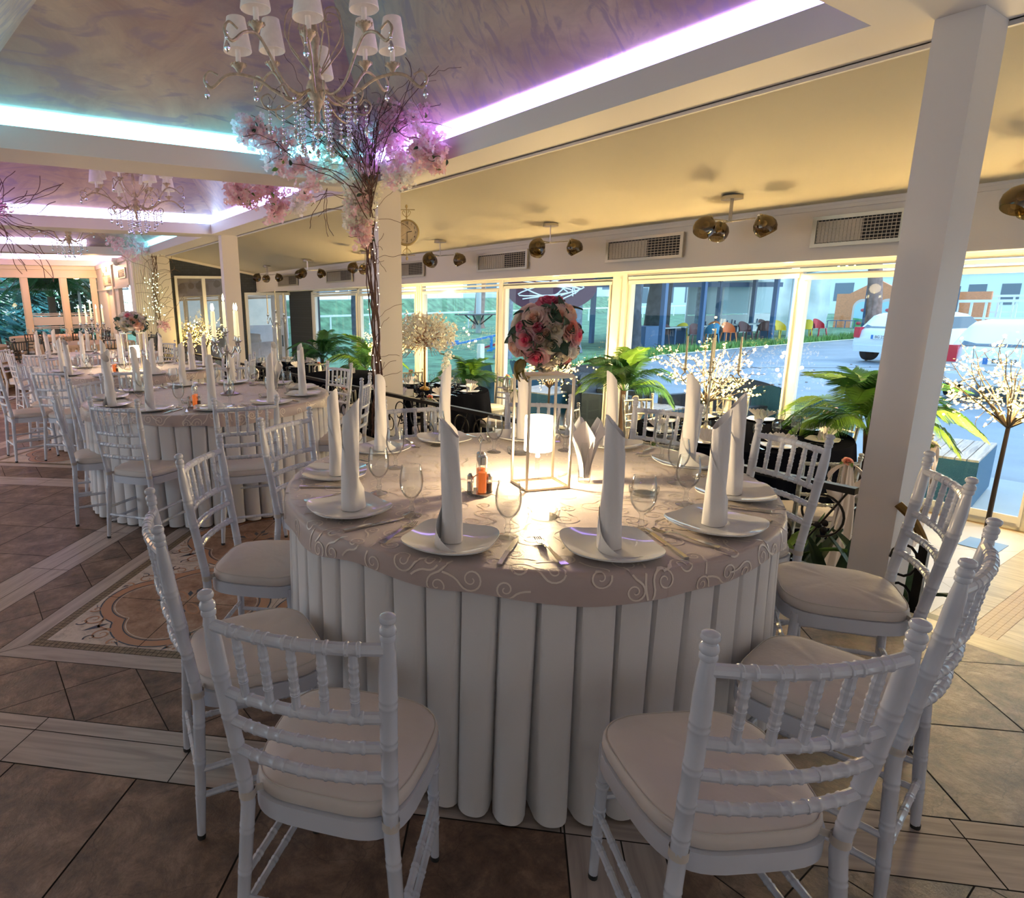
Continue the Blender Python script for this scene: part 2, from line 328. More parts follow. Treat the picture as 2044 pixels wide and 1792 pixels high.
for ci in range(-7, 5):
    for cj in range(-3, 9):
        s0 = -2.45 + ci * PS; s1 = s0 + 2.63; t0 = 1.77 + cj * PT; t1 = t0 + 2.74
        c = st((s0 + s1) / 2, (t0 + t1) / 2)
        if c[0] < -6.5 or c[0] > 5.3 or c[1] < -4.5 or c[1] > 23: continue
        med = (ci + cj) % 2 == 0
        # strips left of and below the cell
        for k in range(-1, 6):
            sa = s0 + .82 + (k - 1) * .6
            a, b = max(sa, s0 - .26), min(sa + .6, s1)
            if b - a > .01: put(rect(a, b, t0 - .23, t0 - .07), 2, 0); put(rect(a, b, t0 - .07, t0), 2, 0)
            ta = t0 + k * .6; a, b = max(ta, t0), min(ta + .6, t1)
            if b - a > .01: put(rect(s0 - .26, s0 - .11, a, b), 3, 0); put(rect(s0 - .11, s0, a, b), 3, 0)
        if med:
            f = .33; p0, p1, q0, q1 = s0 + f - .06, s1 - f + .06, t0 + f + .01, t1 - f - .01
            ring = [(s0, s1, t0, q0), (s0, s1, q1, t1), (s0, p0, q0, q1), (p1, s1, q0, q1)]
            d = .37
            for i in range(-6, 7):
                for j in range(-4, 20):
                    cx = (s0 + s1) / 2 + i * d + (j % 2) * d / 2; cy = t0 + f / 2 + j * d / 2
                    dia = [(cx - d / 2, cy), (cx, cy - d / 2), (cx + d / 2, cy), (cx, cy + d / 2)]
                    for r in ring: put(crect(dia, *r), 1, 0)
            fw = .1
            put([(p0, q0), (p1, q0), (p1 - fw, q0 + fw), (p0 + fw, q0 + fw)], 2, 0); put([(p0, q1), (p0 + fw, q1 - fw), (p1 - fw, q1 - fw), (p1, q1)], 2, 0)
            put([(p0, q0), (p0 + fw, q0 + fw), (p0 + fw, q1 - fw), (p0, q1)], 3, 0); put([(p1, q0), (p1, q1), (p1 - fw, q1 - fw), (p1 - fw, q0 + fw)], 3, 0)
            near = math.hypot(c[0], c[1]) < 5.5
            a0, a1, b0, b1 = p0 + fw, p1 - fw, q0 + fw, q1 - fw; mw = .05; k = .0245 if near else .2
            n = int((a1 - a0) / k)
            for i in range(n):
                x0 = a0 + (a1 - a0) * i / n; x1 = a0 + (a1 - a0) * (i + 1) / n
                for h in ((0, .5), (.5, 1)):
                    put(rect(x0, x1, b0 + mw * h[0], b0 + mw * h[1]), 6, 0, .0012); put(rect(x0, x1, b1 - mw * h[1], b1 - mw * h[0]), 6, 0, .0012)
            n = int((b1 - b0 - 2 * mw) / k)
            for i in range(n):
                x0 = b0 + mw + (b1 - b0 - 2 * mw) * i / n; x1 = b0 + mw + (b1 - b0 - 2 * mw) * (i + 1) / n
                for h in ((0, .5), (.5, 1)):
                    put(rect(a0 + mw * h[0], a0 + mw * h[1], x0, x1), 6, 0, .0012); put(rect(a1 - mw * h[1], a1 - mw * h[0], x0, x1), 6, 0, .0012)
            a0 += mw; a1 -= mw; b0 += mw; b1 -= mw; ha, hb = (a1 - a0) / 2, (b1 - b0) / 2
            for i in (0, 1):
                for j in (0, 1):
                    put(rect(a0 + ha * i, a0 + ha * (i + 1), b0 + hb * j, b0 + hb * (j + 1)), 4, 0, .001); medallion(a0 + ha * (i + .5), b0 + hb * (j + .5), near)
        else:
            n = 6; ds = (s1 - s0) / n
            for i in range(n):
                for j in range(n): put(rect(s0 + ds * i, s0 + ds * (i + 1), t0 + (t1 - t0) / n * j, t0 + (t1 - t0) / n * (j + 1)), 1, 0, .0028)
F.cur = 9
for k in range(24): F.box(3.362, 3.5, -2.5 + k * 1.0 + .001, -2.5 + (k + 1) * 1.0 - .001, -.003, 0)
struct(F, 'floor', SMASH)
# lower floor by the windows
LT = mat('light_stone_tile', (.62, .58, .54), .3, var=.1, vscale=3)
F2 = MB(); F2.cur = 0; F2.box(3.5, 7.5, -2.5, 16.3, -.6, -.503)
def put2(poly, mi, g=.0015):
    w = shrink(poly, g)
    for a in ((1, 0, 7.1), (-1, 0, -3.5), (0, 1, 16.3), (0, -1, 2.5)):
        if len(w) >= 3: w = clip(w, *a)
    if len(w) >= 3: F2.cur = mi; F2.add([(x, y, -.5) for x, y in w], [tuple(range(len(w)))])
bandsY = [(.92, 1.06), (5.1, 5.24), (9.3, 9.44), (13.5, 13.64), (-3.3, -3.16)]
for i in range(-24, 24):
    for j in range(-24, 40):
        q = [(p[0], p[1]) for p in (st(i * .6, j * .6), st((i + 1) * .6, j * .6), st((i + 1) * .6, (j + 1) * .6), st(i * .6, (j + 1) * .6))]
        if min(p[0] for p in q) > 7.1 or max(p[0] for p in q) < 3.5: continue
        for a, b in zip(bandsY, bandsY[1:] + [(16.3, 17)]):
            pass
        for lo, hi in ((-2.5, .72), (1.26, 4.9), (5.44, 9.1), (9.64, 13.3), (13.84, 16.3)):
            w = clip(clip(q, 0, 1, hi), 0, -1, -lo)
            if len(w) >= 3: put2(w, 1)
for lo in (.72, 4.9, 9.1, 13.3):
    for k in range(8):
        x = 3.5 + k * .6; put2([(x, lo), (x + .6, lo), (x + .6, lo + .2), (x, lo + .2)], 2); put2([(x, lo + .34), (x + .6, lo + .34), (x + .6, lo + .54), (x, lo + .54)], 2)
    for k in range(72):
        for j in range(4): x = 3.5 + k * .05; y = lo + .2 + j * .035; put2([(x, y), (x + .05, y), (x + .05, y + .035), (x, y + .035)], 3, .001)
struct(F2, 'floor', [mat('warm_grout', (.30, .22, .15), .9), LT, WOODY, mat('sand_mosaic', (.50, .40, .30), .5)])

# ---- coffered ceiling over the main hall
def plaster():
    m, t, b = nodes('venetian_plaster'); N = t.nodes.new; L = t.links.new
    tc = N('ShaderNodeTexCoord'); mp = N('ShaderNodeMapping'); mp.inputs['Scale'].default_value = (1, 1, 1.6); mp.inputs['Rotation'].default_value = (.5, .4, .7)
    n1 = N('ShaderNodeTexNoise'); n1.inputs['Scale'].default_value = 1.3; n1.inputs['Detail'].default_value = 7; n1.inputs['Roughness'].default_value = .62; n1.inputs['Distortion'].default_value = 1.2
    m2 = N('ShaderNodeMapping'); m2.inputs['Scale'].default_value = (2.2, 9, 5); m2.inputs['Rotation'].default_value = (0, .5, .8)
    n2 = N('ShaderNodeTexNoise'); n2.inputs['Scale'].default_value = .8; n2.inputs['Detail'].default_value = 6; n2.inputs['Distortion'].default_value = 2.2
    L(tc.outputs['Object'], mp.inputs[0]); L(mp.outputs[0], n1.inputs['Vector']); L(tc.outputs['Object'], m2.inputs[0]); L(m2.outputs[0], n2.inputs['Vector'])
    r1 = N('ShaderNodeValToRGB'); e = r1.color_ramp.elements; e[0].position = .35; e[0].color = (.44, .33, .30, 1); e[1].position = .65; e[1].color = (.66, .53, .43, 1)
    r2 = N('ShaderNodeValToRGB'); e = r2.color_ramp.elements; e[0].position = .50; e[0].color = (0, 0, 0, 1); e[1].position = .62; e[1].color = (1, 1, 1, 1)
    L(n1.outputs['Fac'], r1.inputs[0]); L(n2.outputs['Fac'], r2.inputs[0])
    mx = N('ShaderNodeMix'); mx.data_type = 'RGBA'; L(r2.outputs[0], mx.inputs[0]); L(r1.outputs[0], mx.inputs[6]); mx.inputs[7].default_value = (.38, .30, .36, 1)
    mu = N('ShaderNodeMath'); mu.operation = 'MULTIPLY'; mu.inputs[1].default_value = .75; L(r2.outputs[0], mu.inputs[0]); L(mu.outputs[0], mx.inputs[0])
    L(mx.outputs[2], b.inputs['Base Color']); b.inputs['Roughness'].default_value = .38
    return m
PLAST = plaster()
XL, XR = .2, 3.45
beams = [(-3.2, -3.7), (1.49, .97), (6.33, 5.81), (11.5, 10.97), (16.5, 16.02), (21.2, 20.7)]
B = MB()
for a, b in beams: B.box(-4.6, XR + .0, b, a, 2.6, 2.76)
B.box(XR, 3.9, -3.7, 21.2, 2.6, 2.76)          # beam along the pillars
B.box(-.3, XL, -3.7, 21.2, 2.6, 2.76)
struct(B, 'ceiling_beams', LILAC)['label'] = 'white painted ceiling beams'
CY = (.16, .80, 1.0); VI = (.46, .30, 1.0); WV = (.62, .55, 1.0); PK = (.85, .5, .95); LV = (.45, .62, 1.0)
LEDM = {}
def led(p, q, nrm, col, s):
    """LED strip widened into the bright band its light makes on the plaster foot"""
    if (col, s) not in LEDM: LEDM[(col, s)] = emis('led_strip_light', col, s)
    m = MB(); p = Vector(p); q = Vector(q); n = Vector(nrm); h = Vector((0, 0, .135)); n2 = n * (.135 / 1.18)
    m.add([p, q, q + h + n2, p + h + n2], [(0, 1, 2, 3), (3, 2, 1, 0)])
    o = m.build('led_glow_band', LEDM[(col, s)], None, 0); return tag(o, kind='structure')
SL = 1.18
def bay(y0, y1, leds):
    P = MB(); o = .17; x0, x1, ya, yb = XL - o, XR + o, y0 - o, y1 + o; zb = 2.765; hx = (x1 - x0) / 2; xm = (x0 + x1) / 2; za = zb + hx * SL
    r0, r1 = (xm, ya + hx, za), (xm, yb - hx, za)
    A, Bq, Cq, D = (x0, ya, zb), (x1, ya, zb), (x1, yb, zb), (x0, yb, zb)
    for f in ((Bq, Cq, r1, r0), (Cq, D, r1), (D, A, r0, r1), (A, Bq, r0)): P.add(f, [tuple(range(len(f)))])
    struct(P, 'ceiling', PLAST)
    for e, f0, f1, col, s in leds:
        i = .158
        if e == 'far': led((XL - i + (XR - XL + 2 * i) * f0, y1 + i, 2.762), (XL - i + (XR - XL + 2 * i) * f1, y1 + i, 2.762), (0, -1, 0), col, s)
        if e == 'right': led((XR + i, y0 - i + (y1 - y0 + 2 * i) * f0, 2.762), (XR + i, y0 - i + (y1 - y0 + 2 * i) * f1, 2.762), (-1, 0, 0), col, s)
        if e == 'left': led((XL - i, y0 - i + (y1 - y0 + 2 * i) * f0, 2.762), (XL - i, y0 - i + (y1 - y0 + 2 * i) * f1, 2.762), (1, 0, 0), col, s)
bay(-3.2, .97, [('right', 0, 1, VI, 1.5), ('far', 0, 1, CY, 1.5)])
bay(1.49, 5.81, [('far', 0, .97, CY, 6), ('right', .07, .97, VI, 6), ('right', 0, .07, LV, 6), ('left', 0, 1, CY, 1.5)])
bay(6.33, 10.97, [('far', .0, .74, WV, 6), ('far', .74, 1, LV, 5), ('right', .82, 1, LV, 5), ('right', 0, .82, VI, 6), ('left', 0, 1, VI, 4)])
bay(11.5, 16.02, [('far', 0, .62, WV, 6), ('right', .45, 1, CY, 5), ('left', 0, 1, PK, 4)])
bay(16.5, 20.7, [('far', 0, 1, PK, 8), ('right', 0, 1, PK, 8), ('left', 0, 1, PK, 5)])
# neighbouring hall to the left (only its ceiling)
Bl = MB(); Bl.box(-4.6, -.3, -3.7, 21.2, 2.76, 2.85); struct(Bl, 'ceiling', CREAM)
m = MB(); m.box(-4.7, 7.24, -3.8, -3.7, -.5, 5.2); struct(m, 'wall_rear', LILAC)
m = MB(); m.box(-4.7, -4.6, -3.7, 21.2, 2.2, 5.2); m.box(-4.7, -4.6, -3.7, 21.2, 0, .25)
for y in (-3.7, -.6, 2.5, 5.6, 8.7, 11.8, 14.9, 18, 21): m.box(-4.7, -4.6, y - .12, y + .12, .25, 2.2)
m.box(-4.7, -4.6, -3.6, 3.4, .25, 2.2); struct(m, 'wall_left', LILAC)
# ---- sloping ceiling of the window bay, its mouldings, fascia and soffit
k = .44 / 2.4
C2 = MB(); C2.add([(3.88, -3.7, 2.645), (6.2, -3.7, 2.645 - 2.32 * k), (6.2, 16.3, 2.645 - 2.32 * k), (3.88, 16.3, 2.645)], [(0, 1, 2, 3), (3, 2, 1, 0)])
struct(C2, 'ceiling', CREAM)
zf = 2.645 - 2.32 * k
M_ = MB(); M_.box(3.9, 3.955, -3.7, 16.3, 2.595, 2.635); M_.box(3.9, 3.925, -3.7, 16.3, 2.575, 2.6); struct(M_, 'trim_2', LILAC)
FA = MB(); FA.box(6.2, 6.26, -3.7, 16.3, 1.78, zf + .03); FA.box(6.18, 6.2, -3.7, 16.3, zf - .05, zf); FA.box(6.185, 6.2, -3.7, 16.3, 1.76, 1.80); FA.box(6.175, 6.2, -3.7, 16.3, zf - .02, zf + .005)
struct(FA, 'wall_fascia', LILAC)
SO = MB(); SO.box(6.26, 7.15, -3.7, 16.3, 1.79, 1.81)
for i in range(13): y = -3.0 + i * 1.52; SO.box(6.26, 7.15, y, y + .05, 1.78, 1.791)
SO.box(6.26, 6.32, -3.7, 16.3, 1.78, 1.791); SO.box(7.06, 7.15, -3.7, 16.3, 1.775, 1.791)
struct(SO, 'ceiling', FRAME)
RF = MB(); RF.box(-4.6, 7.6, -3.7, 21.6, 5.2, 5.3); RF.box(7.2, 7.6, -3.7, 16.5, 1.81, 2.6); struct(RF, 'roof', LILAC)
RF = MB(); RF.box(3.9, 7.6, -3.7, 16.5, 2.8, 2.9); struct(RF, 'roof', LILAC)
# ---- pillars
for i, (x0, x1, y0, y1, zb) in enumerate([(3.62, 3.9, 1.15, 1.32, -.5), (3.62, 3.9, 5.93, 6.1, -.5), (3.62, 3.9, 11.0, 11.15, -.5)]):
    m = MB(); m.box(x0, x1, y0, y1, zb, 2.61)
    struct(m, 'pillar', LILAC)
# grooved column and wide pillar at the end of the rail
m = MB(); m.box(3.58, 3.98, 16.0, 16.4, -.5, 2.61); struct(m, 'pillar', CREAM)
m = MB(); m.box(3.13, 3.58, 16.05, 16.4, -.5, 2.61)
for i in range(9): m.tube([(3.155 + i * .049, 16.05, 0), (3.155 + i * .049, 16.05, 2.6)], .02, 8)
struct(m, 'pillar', CREAM, 35)
# ---- window wall
def frame_rect(m, x, y0, y1, z0, z1, w=.06, d=.07):
    m.box(x, x + d, y0, y1, z1 - w, z1); m.box(x, x + d, y0, y1, z0, z0 + w); m.box(x, x + d, y0, y0 + w, z0 + w, z1 - w); m.box(x, x + d, y1 - w, y1, z0 + w, z1 - w)
WIN = [(-.9, 1.28, 1.63), (1.38, 3.40, 1.62), (3.40, 5.52, 1.64), (5.74, 7.90, 1.64), (7.98, 10.16, 1.60), (10.34, 11.7, 1.60), (11.7, 12.6, 1.60), (12.66, 14.9, 1.62)]
wi = 0
for y0, y1, zt in WIN:
    wi += 1; m = MB(); frame_rect(m, 7.15, y0, y1, -.5, zt + .06, .055, .08); m.box(7.13, 7.15, y0 + .02, y1 - .02, zt + .0, zt + .045)
    m.box(7.12, 7.16, y0 + .03, y0 + .05, -.46, zt); m.box(7.13, 7.15, y0 + .05, y1 - .05, -.44, -.38)
    o = struct(m, 'window_%d' % wi, FRAME)
    g = MB(); g.add([(7.19, y0 + .055, -.445), (7.19, y1 - .055, -.445), (7.19, y1 - .055, zt + .005), (7.19, y0 + .055, zt + .005)], [(0, 1, 2, 3)]); g.build('pane', PANE, o, 0)
m = MB(); m.box(7.14, 7.24, -3.7, -.9, -.5, 1.8)
m.box(7.13, 7.24, 1.28, 1.38, -.5, 1.8); m.box(7.12, 7.24, 5.52, 5.74, -.5, 1.8); m.box(7.1, 7.12, 5.60, 5.63, -.5, 1.72); m.box(7.13, 7.24, 7.90, 7.98, -.5, 1.8); m.box(7.12, 7.24, 10.16, 10.34, -.5, 1.8)
for a in (10.20, 10.26): m.box(7.1, 7.12, a, a + .02, -.5, 1.75)
m.box(7.14, 7.24, 12.6, 12.66, -.5, 1.8); m.box(7.14, 7.24, 14.9, 15.02, -.5, 1.8); m.box(7.14, 7.24, -3.7, 16.3, 1.745, 1.8); m.box(7.12, 7.24, -3.7, 5.5, 1.70, 1.735)
m.box(7.15, 7.24, 5.7, 16.3, 1.69, 1.72); m.box(7.16, 7.22, -.9, 16.3, -.55, -.5)
struct(m, 'wall_windows', FRAME)
# dark brick end wall with a picture window and a sliding door
def brick(name, c, mortar, ang=0):
    m, t, b = nodes(name); N = t.nodes.new; L = t.links.new
    tc = N('ShaderNodeTexCoord'); mp = N('ShaderNodeMapping'); mp.inputs['Rotation'].default_value = (PI / 2, 0, 0); br = N('ShaderNodeTexBrick')
    br.inputs['Scale'].default_value = 4.2; br.inputs['Color1'].default_value = (*c, 1); br.inputs['Color2'].default_value = (*[k * .75 for k in c], 1); br.inputs['Mortar'].default_value = (*mortar, 1); br.inputs['Mortar Size'].default_value = .012
    L(tc.outputs['Object'], mp.inputs[0]); L(mp.outputs[0], br.inputs[0]); L(br.outputs['Color'], b.inputs['Base Color']); b.inputs['Roughness'].default_value = .6
    bp = N('ShaderNodeBump'); bp.inputs['Strength'].default_value = .6; bp.invert = True; L(br.outputs['Fac'], bp.inputs['Height']); L(bp.outputs[0], b.inputs['Normal']); return m
BRK = brick('charcoal_painted_brick', (.045, .055, .07), (.02, .022, .028))
m = MB(); y0, y1 = 16.3, 16.45
m.box(3.98, 4.12, y0, y1, -.5, 2.62); m.box(4.12, 5.72, y0, y1, 2.16, 2.62); m.box(5.72, 5.86, y0, y1, -.5, 2.62); m.box(5.86, 7.6, y0, y1, 1.76, 2.62); m.box(7.66, 8.0, y0, y1, -.5, 1.8); m.box(7.1, 7.24, 15.02, 16.3, -.5, 1.8)
struct(m, 'wall_back', BRK)
m = MB(); m.box(3.98, 4.6, 16.24, 16.3, 2.56, 2.66); m.box(4.6, 6.2, 16.24, 16.3, 2.40, 2.50)
m.xf(Matrix.Identity(4)); m = MB(); m.obox((3.98, 16.27, 2.6), (6.2, 16.27, 2.20), .06, .05); struct(m, 'trim_3', CREAM)
def xz_frame(m, y, x0, x1, z0, z1, w=.07, d=.08):
    m.box(x0, x1, y, y + d, z1 - w, z1); m.box(x0, x1, y, y + d, z0, z0 + w); m.box(x0, x0 + w, y, y + d, z0 + w, z1 - w); m.box(x1 - w, x1, y, y + d, z0 + w, z1 - w)
m = MB(); xz_frame(m, 16.24, 4.12, 5.72, -.5, 2.16, .06); m.box(4.78, 4.86, 16.25, 16.3, -.4, 2.1); o = struct(m, 'window_9', FRAME)
g = MB(); g.add([(4.18, 16.29, -.44), (5.66, 16.29, -.44), (5.66, 16.29, 2.1), (4.18, 16.29, 2.1)], [(0, 1, 2, 3)]); g.build('pane', glass('reflecting_pane_glass', (.80, .84, .86), .7, .22, .0), o, 0)
m = MB(); xz_frame(m, 16.24, 5.86, 7.6, -.5, 1.76, .07); m.box(6.70, 6.78, 16.22, 16.3, -.45, 1.7); m.box(6.9, 6.95, 16.25, 16.3, -.45, 1.7); o = struct(m, 'door_1', FRAME)
g = MB(); g.add([(5.93, 16.29, -.44), (7.53, 16.29, -.44), (7.53, 16.29, 1.69), (5.93, 16.29, 1.69)], [(0, 1, 2, 3)]); g.build('pane', glass('sliding_door_glass', (.72, .80, .86), .75, .25, .0), o, 0)
h_ = MB(); h_.box(6.80, 6.83, 16.2, 16.24, .35, .65); h_.build('door_handle', SILVER, o, 0)
# room behind the picture window
m = MB(); m.box(3.98, 8, 18.6, 18.7, -.5, 2.7); m.box(3.9, 4.0, 16.45, 18.6, -.5, 2.7); m.box(3.98, 8, 16.45, 18.7, 2.62, 2.7); struct(m, 'wall_annex', mat('sand_plaster', (.50, .36, .27), .6, var=.25, vscale=2.5))
m = MB(); m.box(3.98, 8, 16.45, 18.7, -.55, -.5); struct(m, 'floor', LT)
# far end wall with tall windows, side wall with doors
ORF = mat('cream_end_wall_paint', (.80, .70, .56), .5)
m = MB(); m.box(-4.6, 3.1, 21.0, 21.1, 2.30, 2.62)
for x in (-3.9, -1.5, -.2, 1.22, 2.2, 3.0): m.box(x - .07, x + .07, 20.98, 21.08, 0, 2.3)
m.box(-4.6, 3.1, 20.98, 21.08, 0, .3); m.box(-4.6, 3.1, 20.9, 21.0, 2.5, 2.6); m.box(-4.6, 3.1, 20.94, 21.0, 2.28, 2.36)
struct(m, 'wall_end', ORF)
wi = 9
for a, b in ((-3.83, -1.57), (-1.43, -.27), (-.13, 1.15), (1.29, 2.13), (2.27, 2.93)):
    wi += 1; m = MB(); xz_frame(m, 21.0, a, b, .3, 2.3, .03, .05); o = struct(m, 'window_%d' % wi, ORF)
    g = MB(); g.add([(a + .03, 21.03, .33), (b - .03, 21.03, .33), (b - .03, 21.03, 2.27), (a + .03, 21.03, 2.27)], [(0, 1, 2, 3)]); g.build('pane', PANE, o, 0)
    if a > 0:
        g = MB()
        for z0, z1 in ((.86, .88), (.90, .93), (.96, 1.20), (1.23, 1.26), (1.28, 1.30)): g.box(a + .04, b - .04, 21.018, 21.024, z0, z1)
        g.build('frosted_stripes', mat('frosted_film', (.62, .62, .62), .6), o, 0)
m = MB(); m.box(3.1, 3.2, 20.2, 21.1, 0, 2.62); m.box(3.1, 3.2, 19.7, 20.2, 1.95, 2.62); m.box(3.1, 3.2, 18.3, 18.6, 0, 2.62); m.box(3.1, 3.2, 16.4, 18.6, 1.95, 2.62); m.box(3.1, 3.2, 18.6, 19.8, 1.95, 2.62); m.box(3.1, 3.2, 17.8, 18.3, 0, 1.95); m.box(3.1, 3.2, 19.6, 20.2, 0, 1.95)
m.box(3.06, 3.1, 16.4, 21, 2.5, 2.6); m.box(3.06, 3.1, 18.3, 18.45, 0, 2.5); m.box(3.07, 3.1, 16.4, 21, 1.9, 1.95)
struct(m, 'wall_right', ORF)
m = MB(); m.box(3.16, 3.2, 18.65, 19.55, 0, 1.9); m.box(3.145, 3.16, 18.75, 19.45, .15, 1.75); o = struct(m, 'door_2', ORF)
h_ = MB(); h_.box(3.1, 3.14, 18.8, 18.85, .95, 1.1); h_.build('door_handle', SILVER, o, 0)
m = MB(); m.box(5.2, 5.3, 18.9, 21.2, -.5, 2.7); struct(m, 'wall_annex', CREAM)
# ================================================================ banquet chair
def bamboo(p, q, r, rings, n=10, bow=(0, 0, 0), pair=.011, r1=None):
    """turned rod with pairs of raised rings, bowed in the middle"""
    p = Vector(p); q = Vector(q); L = (q - p).length; bow = Vector(bow); r1 = r1 or r
    ts = {0: 1.0, 1: 1.0}
    for i in range(1, 8): ts.setdefault(i / 8, 1.0)
    for f in rings:
        for o in (-pair, pair):
            for d, k in ((-.0045, 1.0), (-.0022, 1.15), (.0022, 1.15), (.0045, 1.0)): ts[f + (o + d) / L] = k
    ks = sorted(t for t in ts if 0 <= t <= 1)
    return [p.lerp(q, t) + bow * 4 * t * (1 - t) for t in ks], [(r + (r1 - r) * t) * ts[t] for t in ks]
def pt(z, sx, kind='back'):
    if z >= .414: f = (z - .414) / .506; return Vector((sx * (.162 + .021 * f), -.059 * f * (1 + .15 * math.sin(PI * f)), z))
    f = (.414 - z) / .414; return Vector((sx * (.162 + .034 * f), -.03 * f, z))
def post_mesh(sx, n=12):
    m = MB(); pts = []; rs = []
    zs = [0.012, .03]; base = .0155
    seg = [(.012, .0115), (.05, .0125), (.12, .0145), (.25, .0155), (.40, .0165), (.46, .0165), (.6, .0165), (.72, .0175), (.80, .0175), (.84, .0155), (.865, .0125), (.872, .0118)]
    ringz = [.13, .235, .34, .47, .555, .645, .74]
    S_ = {z: r for z, r in seg}
    def rad(z):
        for (a, ra), (b, rb) in zip(seg, seg[1:]):
            if a <= z <= b: return ra + (rb - ra) * (z - a) / (b - a)
        return seg[-1][1]
    for z in ringz:
        for o in (-.0075, .0075):
            for d, k in ((-.004, 1), (-.002, 1.055), (.002, 1.055), (.004, 1)): S_[z + o + d] = rad(z) * k
    for z, r in ((.874, .0145), (.879, .0155), (.884, .0145), (.886, .0135), (.889, .0158), (.895, .0162), (.9, .0142), (.903, .0112), (.907, .0112), (.910, .015), (.915, .0165), (.921, .0145), (.925, .008), (.926, .001)): S_[z] = r
    ks = sorted(S_); m.tube([pt(z, sx) for z in ks], [S_[z] for z in ks], n); return m
def seat_outline(y0=-.005, y1=.375, wb=.165, wf=.195, n=44, off=0):
    pts = []
    for i in range(n):
        a = 2 * PI * i / n; c, s_ = math.cos(a), math.sin(a)
        e = 2 / 4.2; x = math.copysign(abs(c) ** e, c); y = math.copysign(abs(s_) ** e, s_)
        t = (y + 1) / 2; w = wb + (wf - wb) * math.sin(min(1, t * 1.25) * PI / 2); w = w * (1 if t < .75 else 1 - .10 * ((t - .75) / .25) ** 2)
        pts.append((x * (w + off), (y0 + y1) / 2 + y * ((y1 - y0) / 2 + off)))
    return pts
def cushion_mesh(seed=0):
    m = MB(); R = random.Random(seed); O = seat_outline(.0, .375); n = len(O); c = (0, .19)
    lay = [(-.02, .418, .96), (0, .421, 1), (.0, .428, 1.015), (0, .445, 1.01), (0, .453, .985), (0, .460, .93), (0, .466, .8), (0, .470, .55), (0, .472, .25)]
    vs = []
    for j, (_, z, k) in enumerate(lay):
        for i, (x, y) in enumerate(O):
            wob = .0015 * math.sin(i * 1.3 + j * .7 + seed) if 4 < j < 8 else 0
            vs.append((c[0] + (x - c[0]) * k, c[1] + (y - c[1]) * k, z + wob))
    fs = [(j * n + i, j * n + (i + 1) % n, (j + 1) * n + (i + 1) % n, (j + 1) * n + i) for j in range(len(lay) - 1) for i in range(n)]
    vs.append((0, .19, .4725)); t = (len(lay) - 1) * n; fs += [(t + i, t + (i + 1) % n, len(vs) - 1) for i in range(n)]; fs.append(tuple(range(n - 1, -1, -1)))
    m.add(vs, fs); return m
def piping_mesh():
    m = MB(); O = seat_outline(.0, .375); P = [((x) * .985, .19 + (y - .19) * .985, .4545) for x, y in O]; m.tube(P + [P[0]], .0018, 5, False); return m
CH = {}
